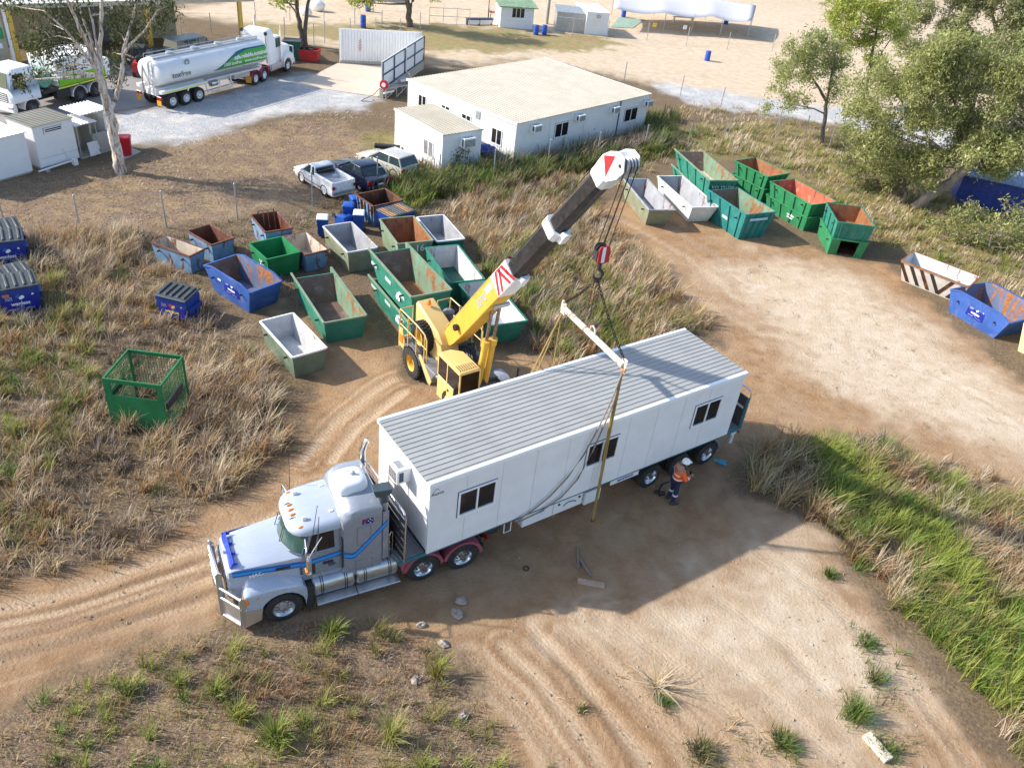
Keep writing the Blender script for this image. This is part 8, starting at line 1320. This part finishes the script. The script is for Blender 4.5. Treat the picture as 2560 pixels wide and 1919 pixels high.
P.append(tufts(clear(poly_pts([[(430, 385), (560, 335), (700, 295), (860, 270), (985, 285), (985, 350), (800, 345), (760, 420), (600, 500), (300, 560), (60, 560), (60, 470)]], 3)), 9, (.05, .18), .03, {'straw': 2, 'pale': 2, 'grey': 2, 'rust': 1, 'olive': .7}, .25, (.5, 1.4))); P.append(tufts(clear(poly_pts([[(1290, 1640), (1480, 1600), (1700, 1700), (1800, 1900), (1340, 1919)], [(1750, 650), (2150, 680), (2400, 850), (2500, 1100), (2100, 1060), (1900, 900)]], .35)), 9, (.05, .22), .02, {'straw': 2, 'olive': 2, 'dead': 1}, .15, (.4, 1.3)))
o = npmesh('dry_grass', *join(P), GRASS); tag(o, 'dry straw coloured grass growing over the rough ground', 'grass', kind='stuff')
P = [tufts(clear(poly_pts([[(2080, 1600), (2200, 1570), (2330, 1760), (2300, 1919), (2180, 1919), (2130, 1800)], [(1720, 1840), (1900, 1780), (2000, 1919), (1740, 1960)], [(2000, 1500), (2200, 1560), (2420, 1800), (2350, 1800)]], 2.2)), 14, (.08, .3), .02, {'dark': 2, 'green': 2, 'olive': 2, 'straw': 1}, .2), tufts(clear(poly_pts(G3, 9)), 26, (.45, 1.1), .022, {'lime': 3.4, 'green': 1.5, 'olive': 3.0, 'straw': 1.6, 'pale': 1.2, 'rust': .8}, .15, (.2, .9)), tufts(clear(poly_pts(G5, 6)), 20, (.5, 1.25), .035, {'dark': 2.6, 'olive': 2.2, 'green': 1.6, 'dead': 1.4, 'grey': 1.2}, .2, (.1, .7)), tufts(clear(poly_pts([[(1170, 640), (1330, 600), (1600, 720), (1740, 810), (1600, 860), (1400, 900), (1280, 760)]], 2.2)), 26, (.5, .95), .024, {'olive': 2, 'lime': 2, 'green': 1.4}, .2),
     tufts(clear(poly_pts([[(-60, 640), (60, 680), (200, 760), (330, 900), (200, 1060), (120, 1250), (-60, 1350)]], 1.1)), 34, (.35, .75), .022, {'lime': 2.4, 'green': 1.6, 'olive': 2.4}, .2), tufts(clear(poly_pts(G2, 1.5)), 40, (.25, .6), .016, {'olive': 2.6, 'lime': 2.5, 'green': 1.2}, .14), tufts(clear(poly_pts([[(930, 440), (1060, 450), (1100, 500), (1000, 540), (920, 500)]], 5)), 24, (.4, .8), .035, {'green': 2, 'lime': 2, 'dark': 1}, .2), tufts(clear(poly_pts(G6, .35)), 24, (.3, .7), .04, {'olive': 2, 'lime': 1, 'green': 1}, .3), tufts(clear(poly_pts([[(1550, 360), (1700, 330), (1690, 390), (1560, 430)]], 4)), 20, (.3, .6), .035, {'green': 2, 'olive': 2}, .2)]
o = npmesh('green_grass', *join(P), GRASS); tag(o, 'long green and olive grass in thick stands', 'grass', kind='stuff')
# flattened litter: short stalks lying nearly flat
def litter(polys, dens, L, w, kinds):
    p = clear(poly_pts(polys, dens)); n = len(p); a = rng.uniform(0, 6.28, n); ks = np.array([PAL[k] for k in kinds]); c = ks[rng.integers(0, len(kinds), n)] * (1 + rng.normal(0, .2, (n, 1))); return blades(np.stack([p[:, 0], p[:, 1], np.full(n, .015)], 1), a, np.full(n, 1.) + rng.uniform(-.2, .6, n), rng.uniform(L[0], L[1], n), np.full(n, w), c, .82)
P = [litter(G2, 130, (.06, .2), .012, ['dead', 'grey', 'straw', 'rust', 'pale']), litter(G1, 60, (.08, .28), .016, ['dead', 'grey', 'straw', 'pale']), litter(G1b, 45, (.08, .25), .02, ['dead', 'grey', 'straw', 'olive']), litter(G4b, 40, (.1, .3), .02, ['straw', 'grey', 'pale']), litter(LITTER[:1], 16, (.08, .25), .03, ['dead', 'grey', 'straw', 'rust']), litter([[(1180, 1700), (1300, 1640), (1700, 1600), (2100, 1919), (1300, 1919)]], 2.5, (.05, .25), .012, ['pale', 'straw', 'olive']), litter([[(1700, 640), (2200, 660), (2560, 960), (2560, 1230), (2200, 1090), (1900, 1090)]], 3, (.06, .25), .02, ['straw', 'olive', 'dead'])]
o = npmesh('ground_litter', *join(P), GRASS); tag(o, 'broken dry stalks and leaf litter lying on the ground', 'litter', kind='stuff')
# single tussocks that stand out
def tussock(px, label, nb, h, spread, kinds, w=.018, lean=(.1, .85), name='grass_tussock', cat='grass tussock'):
    p = at(*px); pts = np.zeros((1, 2)); v, a, b_, c = tufts(np.zeros((1, 2)) + .0, nb, (h, h), w, {kinds[0]: 1}, spread, lean); c = np.repeat(np.array([PAL[k] for k in kinds])[rng.integers(0, len(kinds), nb)] * (1 + rng.normal(0, .15, (nb, 1))), 7, 0); o = npmesh(name, v, a, b_, np.clip(c, 0, 1), GRASS); o.location = (p.x, p.y, 0); tag(o, label, cat, 'grass tussocks'); return o
LG = ['lime', 'green', 'lime', 'olive']
for px, lb_, nb, h, sp, kd in (((832, 1590), 'bright green tussock below the truck fuel tank step', 170, .62, .10, LG), ((690, 1850), 'largest bright green tussock near the bottom edge', 240, .72, .14, LG), ((536, 1735), 'green tussock up and left of the largest one near the bottom edge', 150, .5, .11, LG), ((446, 1712), 'yellow green tussock at the edge of the left track', 130, .45, .12, ['lime', 'olive']), ((460, 1645), 'small lime tussock on the bank of the left track', 70, .3, .1, ['lime', 'olive', 'straw']), ((602, 1800), 'olive tussock between two bright ones near the bottom edge', 120, .5, .12, ['olive', 'lime']), ((320, 1740), 'dark olive tussock at the left end of the bottom grass', 100, .4, .12, ['olive', 'dark']), ((770, 1520), 'orange and green tussock under the front of the fuel tank', 130, .6, .08, ['rust', 'lime', 'straw']),
    ((1091, 1690), 'upright orange grass spike with green base beside the dirt', 150, .75, .08, ['rust', 'lime', 'lime']), ((975, 1850), 'tall yellow green clump with seed stalks left of the dirt track', 200, .85, .12, ['lime', 'lime', 'straw']), ((1449, 1775), 'small scruffy tussock alone on the tyre tracks', 70, .28, .10, ['olive', 'straw', 'dark']), ((2073, 1440), 'small round dark green tussock alone on bare dirt', 140, .32, .13, ['green', 'dark', 'green']), ((2135, 1790), 'wide spreading green tussock beside the bleached sleeper', 300, .6, .22, ['green', 'green', 'olive']), ((2185, 1700), 'low green tussock above the wide spreading one', 160, .4, .22, ['green', 'dark', 'olive']), ((2164, 1612), 'thin dark weed patch furthest up the right dirt', 130, .3, .25, ['dark', 'green']), ((2215, 1880), 'green weeds around the end of the bleached sleeper', 150, .35, .2, ['dark', 'green']),
    ((136, 715), 'bright lime tussock beside the left edge blue bins', 260, .8, .25, ['lime', 'lime', 'straw']), ((160, 800), 'yellow green tussock below the bright lime one at the left', 240, .75, .22, ['lime', 'olive', 'straw']), ((90, 905), 'small bright green tussock at the left above the cage bin', 160, .5, .14, LG), ((225, 950), 'straw and green fountain tussock left of the cage bin', 200, .7, .18, ['olive', 'straw', 'lime']), ((40, 1085), 'olive tussock near the left edge level with the cage base', 180, .6, .2, ['olive', 'lime']), ((325, 1075), 'tall pale dry clump in front of the cage bin', 170, .95, .13, ['pale', 'straw', 'rust']), ((2350, 1500), 'orange dry clump at the foot of the tall right grass', 150, .75, .12, ['rust', 'straw']), ((1415, 640), 'orange dry clump behind the crane hook ropes', 160, .9, .2, ['rust', 'straw', 'olive']), ((880, 510), 'single orange spike in the yard behind the white ute', 110, .8, .08, ['rust', 'straw'])):
    tussock(px, lb_, nb, h, sp, kd)
tussock((1955, 1860), 'round olive shrublet low on the right dirt', 340, .34, .16, ['dark', 'olive', 'green'], .02, (.3, 1.1), 'low_shrub', 'shrub'); tussock((1755, 1885), 'dark scrubby shrublet at the bottom edge', 360, .36, .2, ['dead', 'dark', 'olive'], .02, (.3, 1.1), 'low_shrub', 'shrub'); tussock((1640, 1720), 'dry broken stalks lying over a green weed on the tyre tracks', 60, .75, .1, ['pale', 'straw', 'pale'], .02, (.8, 1.5), 'dead_stalks', 'stalks'); tussock((1655, 1755), 'green weed under the broken stalks', 130, .25, .2, ['dark', 'green'], .02)
# ---- trees
def bark(name, a, b_, sc=(5, 5, .8)):
    m, nt, bs = _mat(name); tc = N(nt, 'ShaderNodeTexCoord'); n1 = noise(nt, tc.outputs['Object'], 2.4, 6, .65, .6, sc); nt.links.new(mix(nt, rng_(nt, n1, .44, .60), a, b_), bs.inputs['Base Color']); bs.inputs['Roughness'].default_value = .85; bp = N(nt, 'ShaderNodeBump'); bp.inputs['Strength'].default_value = .4; nt.links.new(n1, bp.inputs['Height']); nt.links.new(bp.outputs[0], bs.inputs['Normal']); return m
BK_G = bark('gum_bark', (.68, .61, .53), (.26, .16, .115), (4, 4, .45)); BK_D = bark('dark_bark', (.10, .075, .06), (.20, .16, .13)); BK_B = bark('grey_bark', (.22, .18, .15), (.34, .29, .25))
def onplane(px, py, base, off=0.):
    n = Vector((-base.x, -base.y, 0)).normalized(); r = ray(px, py); o = base + n * off; C = Vector((0, 0, CH)); t = (o - C).dot(n) / r.dot(n); return C + r * t
def leaves(cen, rad, dens, size, cols, droop=0., flat=.8, ntw=9):
    Cn, Dr, Sz, Cl = [], [], [], []
    for c, r in zip(cen, rad):
        k = max(4, int(ntw * r * r)); tw = rng.normal(0, 1, (k, 3)); tw /= np.linalg.norm(tw, axis=1)[:, None]; tw = np.array(c) + tw * (r * rng.uniform(.25, 1., (k, 1)) ** .6) * np.array([1, 1, flat])
        m = int(dens); p = np.repeat(tw, m, 0) + rng.normal(0, .20 + .05 * r, (k * m, 3)) * np.array([1, 1, .85 + droop * .5]); p[:, 2] -= droop * np.abs(rng.normal(0, .25, k * m)); d = rng.normal(0, 1, (k * m, 3)); d[:, 2] -= droop * 2.2; d /= np.linalg.norm(d, axis=1)[:, None]
        tc = np.repeat((1 + rng.normal(0, .14, (k, 1))), m, 0); cc = np.array(cols)[rng.integers(0, len(cols), k * m)] * tc * (1 + rng.normal(0, .14, (k * m, 1))); Cn.append(p); Dr.append(d); Cl.append(cc); Sz.append(size * rng.uniform(.6, 1.4, k * m))
    c, d, s, col = np.concatenate(Cn), np.concatenate(Dr), np.concatenate(Sz), np.concatenate(Cl); n = len(c); q = rng.normal(0, 1, (n, 3)); w = np.cross(d, q); w /= np.linalg.norm(w, axis=1)[:, None] + 1e-9
    V = np.stack([c - d * (s * .5)[:, None], c + w * (s * .16)[:, None], c + d * (s * .5)[:, None], c - w * (s * .16)[:, None]], 1).reshape(-1, 3); F = np.arange(n * 4).reshape(-1, 4); return V, F, np.zeros((0, 3), int), np.clip(np.repeat(col, 4, 0), .005, 1)
def tree(name, label, base_px, trunks, clumps, barkm, cols, size, dens, droop=0., ntw=9, offs=1.0, twigs=True, cat='tree', seed=1, flat=.8):
    rg = random.Random(seed); B = at(*base_px); t = thing(name, label, cat, (B.x, B.y, 0)); nodes = []; tm = MB()
    for tr in trunks:   # tr: list of (px, py, depth offset, radius)
        P = [onplane(x, y, B, o) - B for x, y, o, r in tr]; rs = [r for *_, r in tr]; PP, RR = [P[0]], [rs[0]]
        for k in range(len(P) - 1):
            for j in (1, 2, 3): q = P[k].lerp(P[k + 1], j / 3); 
            for j in (1, 2, 3): q = P[k].lerp(P[k + 1], j / 3); rr = rs[k] + (rs[k + 1] - rs[k]) * j / 3; q = q + Vector((rg.uniform(-1, 1), rg.uniform(-1, 1), 0)) * rr * .35; PP.append(q); RR.append(rr); nodes.append((q, rr))
        PP[0].z = min(PP[0].z, 0) - .1 if tr is trunks[0] else PP[0].z
        tm.path(PP, 0, 9, rs=RR)
    tm.build('trunk', barkm, t, smooth=1.2)
    cen, rad = [], []; lm = MB()
    for cl in clumps:
        x, y, r = cl[:3]; o = cl[3] if len(cl) > 3 else (rg.uniform(-offs, offs) if offs else rg.uniform(-1.8, -.2)); c = onplane(x, y, B, o) - B
        if c.z < .4: c.z = .4
        cen.append(tuple(c)); rad.append(r)
        if twigs and nodes:
            q, rr = min(nodes, key=lambda n_: (n_[0] - c).length + (2. if n_[0].z > c.z + .5 else 0)); m1 = q.lerp(c, .5) + Vector((rg.uniform(-.2, .2), rg.uniform(-.2, .2), rg.uniform(-.1, .25))) * (c - q).length * .35; r0 = min(rr * .6, .03 + .025 * (c - q).length); lm.path([q, q.lerp(m1, .5), m1, m1.lerp(c, .6), c], 0, 5, rs=[r0, r0 * .8, r0 * .6, r0 * .4, r0 * .2])
            for j in range(4): e = c + Vector((rg.uniform(-1, 1), rg.uniform(-1, 1), rg.uniform(-.6, .9))) * r * .8; lm.path([m1.lerp(c, .7), m1.lerp(c, .7).lerp(e, .5) + Vector((0, 0, .08)), e], 0, 4, rs=[r0 * .35, r0 * .22, r0 * .1])
    if lm.v: lm.build('branches', barkm, t, smooth=1.2)['kind'] = 'stuff'
    V = leaves(cen, rad, dens, size, cols, droop, flat, ntw); npmesh('crown', *V, LEAF, t); return t
DKG = [(.075, .095, .03), (.10, .115, .04), (.055, .075, .028), (.13, .125, .05)]; LTG = [(.29, .33, .11), (.35, .37, .13), (.22, .26, .08), (.42, .42, .19), (.32, .35, .14)]; YLG = [(.38, .42, .09), (.30, .38, .08), (.45, .46, .14)]; OLV = [(.27, .28, .11), (.34, .33, .15), (.21, .22, .08), (.40, .38, .18)]
tree('gum_tree', 'tall pale barked gum with brown bark streaks standing right of the washroom shed', (303, 431), [[(303, 433, 0, .36), (292, 370, 0, .29), (280, 311, 0, .27), (268, 268, 0, .27), (253, 202, 0, .22), (240, 160, 0, .18), (218, 110, .3, .12), (190, 50, .5, .08), (160, -20, .8, .06)], [(272, 275, 0, .16), (288, 249, -.1, .13), (300, 200, -.2, .12), (307, 163, -.2, .11), (309, 125, -.3, .09), (325, 70, -.4, .07), (340, 10, -.5, .05)], [(308, 140, -.2, .08), (325, 112, 0, .07), (358, 82, .3, .05), (395, 25, .5, .035)], [(253, 202, 0, .14), (249, 140, -.2, .12), (253, 58, -.4, .10), (256, -10, -.5, .08), (258, -60, -.5, .06)], [(246, 180, 0, .11), (215, 140, .5, .08), (167, 78, 1., .06), (109, 27, 1.4, .04)], [(249, 190, 0, .1), (232, 110, -.6, .08), (205, 40, -1., .06), (180, -30, -1.3, .05)], [(250, 150, 0, .08), (230, 50, .2, .05), (222, 20, .3, .03)]],
     [(80, 80, .8), (115, 95, .95), (160, 105, .9), (90, 135, .6), (140, 165, .75), (185, 150, .65), (115, 55, .7), (110, 120, .7), (180, 30, .9), (135, 15, .8), (230, 40, .7), (285, 25, .8), (330, 35, .95), (370, 30, .95), (405, 20, .8), (350, 70, .75), (315, 95, .6), (288, 75, .5), (390, 55, .5), (285, 165, .35), (55, 15, .7), (15, 10, .7), (250, -50, 1.3), (350, -50, 1.3), (150, -50, 1.3), (60, -45, 1.1), (432, 12, .5), (292, 135, .4), (200, 95, .5), (165, 60, .6), (70, 105, .5), (130, 130, .7), (290, 195, .28), (60, 200, .3), (262, 35, .5), (100, 185, .45)], BK_G, DKG, .21, 36, .55, 10, None, seed=3)
tree('small_acacia', 'small pale green tree with dark forked trunk right of the gravel road', (2054, 364), [[(2054, 366, 0, .2), (2058, 320, 0, .17), (2064, 280, 0, .15), (2066, 255, 0, .13), (2050, 225, 0, .1), (2030, 195, 0, .07), (2010, 170, .2, .04)], [(2066, 258, 0, .1), (2076, 200, 0, .08), (2086, 150, 0, .06), (2095, 110, 0, .04)], [(2062, 285, 0, .07), (2035, 272, .2, .05), (2000, 265, .4, .03)]],
     [(1955, 165, 1.1), (1985, 130, 1.2), (2025, 110, 1.2), (2070, 105, 1.2), (2105, 150, 1.1), (1950, 205, .9), (1985, 235, .8), (2030, 180, 1.1), (2078, 165, 1.1), (2100, 215, .9), (1970, 258, .8), (1990, 185, 1.), (2045, 140, 1.1), (1920, 265, .5), (2010, 245, .6), (2085, 245, .7), (2010, 150, 1.)], BK_D, LTG, .23, 60, .25, 12, 1.4, seed=4)
tree('pale_tree', 'yellow green tree with dark trunk behind the small forked one', (2152, 262), [[(2152, 264, 0, .24), (2165, 220, 0, .22), (2172, 180, 0, .18), (2182, 130, 0, .14), (2190, 80, .2, .1), (2205, 20, .3, .06)], [(2175, 170, 0, .1), (2200, 140, .3, .07), (2225, 100, .5, .05)]],
     [(2110, 45, 1.4), (2150, 30, 1.5), (2195, 45, 1.5), (2140, 85, 1.3), (2175, 105, 1.2), (2225, 85, 1.4), (2185, 150, 1.0), (2095, 75, 1.1), (2245, 35, 1.5), (2110, 110, 1.), (2195, 185, .9), (2160, 0, 1.5), (2210, 0, 1.5), (2085, 20, 1.1), (2120, 0, 1.2)], BK_D, YLG, .28, 60, .2, 11, 1.8, seed=5)
rgc = random.Random(21); big = []
while len(big) < 110:
    x, y = rgc.uniform(2120, 2640), rgc.uniform(95, 440)
    e = ((x - 2390) / 280) ** 2 + ((y - 270) / 175) ** 2
    if e < 1.05 and not (2380 < x < 2450 and y > 380): big.append((x, y, rgc.uniform(.85, 1.35)))
big += [(2160, 350, .9), (2210, 320, 1.), (2260, 350, .9), (2190, 290, 1.), (2300, 400, .8), (2500, 420, .7), (2540, 390, .9)]
tree('spreading_tree', 'big spreading grey green tree with leaning forked trunk at the right', (2290, 516), [[(2288, 518, 0, .42), (2320, 495, 0, .36), (2365, 465, 0, .33), (2400, 435, 0, .32), (2440, 400, .2, .26), (2475, 378, .3, .22), (2500, 355, .4, .16), (2535, 300, .6, .1), (2560, 250, .8, .06)], [(2404, 432, 0, .22), (2370, 392, -.3, .2), (2320, 350, -.5, .15), (2270, 335, -.8, .1), (2220, 315, -1., .06)], [(2470, 380, .3, .17), (2455, 335, .2, .13), (2430, 285, 0, .1), (2420, 230, -.2, .06)], [(2455, 330, .2, .1), (2480, 270, .4, .07), (2500, 200, .6, .04)], [(2320, 350, -.5, .08), (2310, 300, -.6, .06), (2290, 230, -.7, .04)], [(2405, 425, 0, .12), (2412, 340, -.2, .09), (2380, 240, -.3, .05)]], big, BK_B, LTG + OLV[:2], .23, 56, .3, 10, 2.6, seed=6)
tree('thicket_tree', 'low grey green bushy tree left of the big leaning trunk', (2262, 508), [[(2262, 510, 0, .14), (2264, 480, 0, .12), (2258, 440, 0, .1), (2240, 400, 0, .06)], [(2262, 470, 0, .08), (2290, 430, 0, .05)]], [(2150, 385, .9), (2195, 400, 1.), (2240, 400, 1.), (2285, 385, .9), (2170, 430, .8), (2215, 445, .8), (2120, 400, .6), (2130, 440, .5), (2260, 440, .8), (2300, 430, .7)], BK_D, OLV + LTG[:2], .22, 56, .2, 11, 1.2, seed=7)
rgc = random.Random(5); up = [(rgc.uniform(2270, 2620), rgc.uniform(-70, 200), rgc.uniform(1.3, 2.)) for k in range(66)]
tree('far_tree', 'tall grey green tree filling the top right corner', (2530, 240), [[(2530, 240, 0, .35), (2520, 180, 0, .3), (2500, 110, 0, .22), (2480, 30, 0, .14)], [(2510, 140, 0, .16), (2440, 80, .4, .1), (2380, 30, .6, .06)]], up, BK_B, [(.30, .33, .15), (.36, .38, .19), (.24, .27, .11), (.40, .40, .23)], .34, 60, .2, 8, 3., seed=8)
tree('creek_shrub', 'sprawling yellow green shrub in front of the blue shed', (2470, 625), [[(2470, 630, 0, .08), (2480, 590, 0, .06), (2500, 560, 0, .04)]], [(2410, 545, .8), (2440, 520, .7), (2450, 575, .9), (2495, 555, .9), (2540, 590, 1.), (2430, 610, .7), (2490, 620, .9), (2545, 640, .9), (2380, 560, .6), (2520, 525, .7), (2400, 590, .6), (2570, 560, .9), (2580, 620, .9), (2345, 555, .5)], BK_B, LTG + OLV, .22, 50, .1, 11, .9, cat='shrub', seed=9)
tree('dry_shrub', 'brown dry bush at the foot of the leaning trunk', (2225, 480), [[(2225, 482, 0, .05), (2230, 450, 0, .03)]], [(2205, 470, .6), (2240, 475, .6), (2225, 450, .5), (2180, 455, .4)], BK_D, [(.22, .16, .09), (.30, .22, .12), (.16, .13, .06)], .26, 26, .1, 9, .5, cat='shrub', seed=10)
tree('fork_tree', 'dark trunk forking in two beside the red skip at the top', (758, 113), [[(756, 114, 0, .3), (752, 80, 0, .24), (746, 40, 0, .2), (740, 0, 0, .17), (735, -50, 0, .12)], [(764, 112, .1, .22), (764, 60, .1, .18), (768, 20, .1, .15), (775, -40, .2, .1)], [(752, 55, 0, .1), (735, 25, -.3, .07), (715, 0, -.5, .05)]], [(702, 8, .7), (690, -10, .9), (715, -30, 1.2), (760, -60, 1.8), (820, -60, 1.8), (680, -60, 1.6), (740, -100, 2.), (800, -110, 2.)], BK_D, YLG, .4, 26, .3, 8, 1.5, seed=11)
tree('street_tree', 'thick dark trunk with yellow green leaves right of the blue barrel', (1025, 67), [[(1025, 68, 0, .4), (1023, 45, 0, .3), (1022, 20, 0, .28), (1018, -10, 0, .2), (1010, -50, 0, .12)], [(1024, 25, 0, .2), (1036, -10, 0, .15), (1045, -50, 0, .1)]], [(900, 6, .8), (925, 8, .8), (950, -8, .9), (880, -15, .9), (1085, -8, .6), (960, -50, 1.8), (1020, -60, 2.), (1080, -50, 1.7), (1000, -100, 2.2), (1060, -110, 2.2), (920, -60, 1.6), (1130, -70, 1.5)], BK_D, YLG, .42, 26, .35, 8, 1.8, seed=12)
# climbing weeds against the hut
tree('hut_creeper', 'thin climbing weeds growing against the hut wall', (1150, 430), [[(1150, 432, 0, .03), (1148, 400, 0, .02), (1155, 375, 0, .015)], [(1148, 428, 0, .02), (1130, 405, 0, .015), (1126, 395, 0, .01)]], [(1150, 395, .35), (1158, 375, .25), (1130, 405, .35), (1120, 425, .35), (1170, 410, .35), (1145, 420, .5), (1190, 425, .4)], BK_D, DKG + OLV[:1], .2, 18, .1, 14, .2, cat='plant', seed=13)
# blue bundles between hut and office
p = at(1225, 395); bt = MB()
for k in range(5): bt.sphere((random.uniform(-.7, .7), random.uniform(-.6, .6), random.uniform(.2, .6)), random.uniform(.3, .5), 9, 6, (1.2, .9, .8))
bt.v = [(x, y, max(0, z + random.uniform(-.06, .06))) for x, y, z in bt.v]; o = bt.build('tarp_bundle', MT['bluetarp'], smooth=.5); o.location = (p.x - .3, p.y + .6, 0); tag(o, 'crumpled blue tarpaulin bundle between the hut and the office', 'tarpaulin')
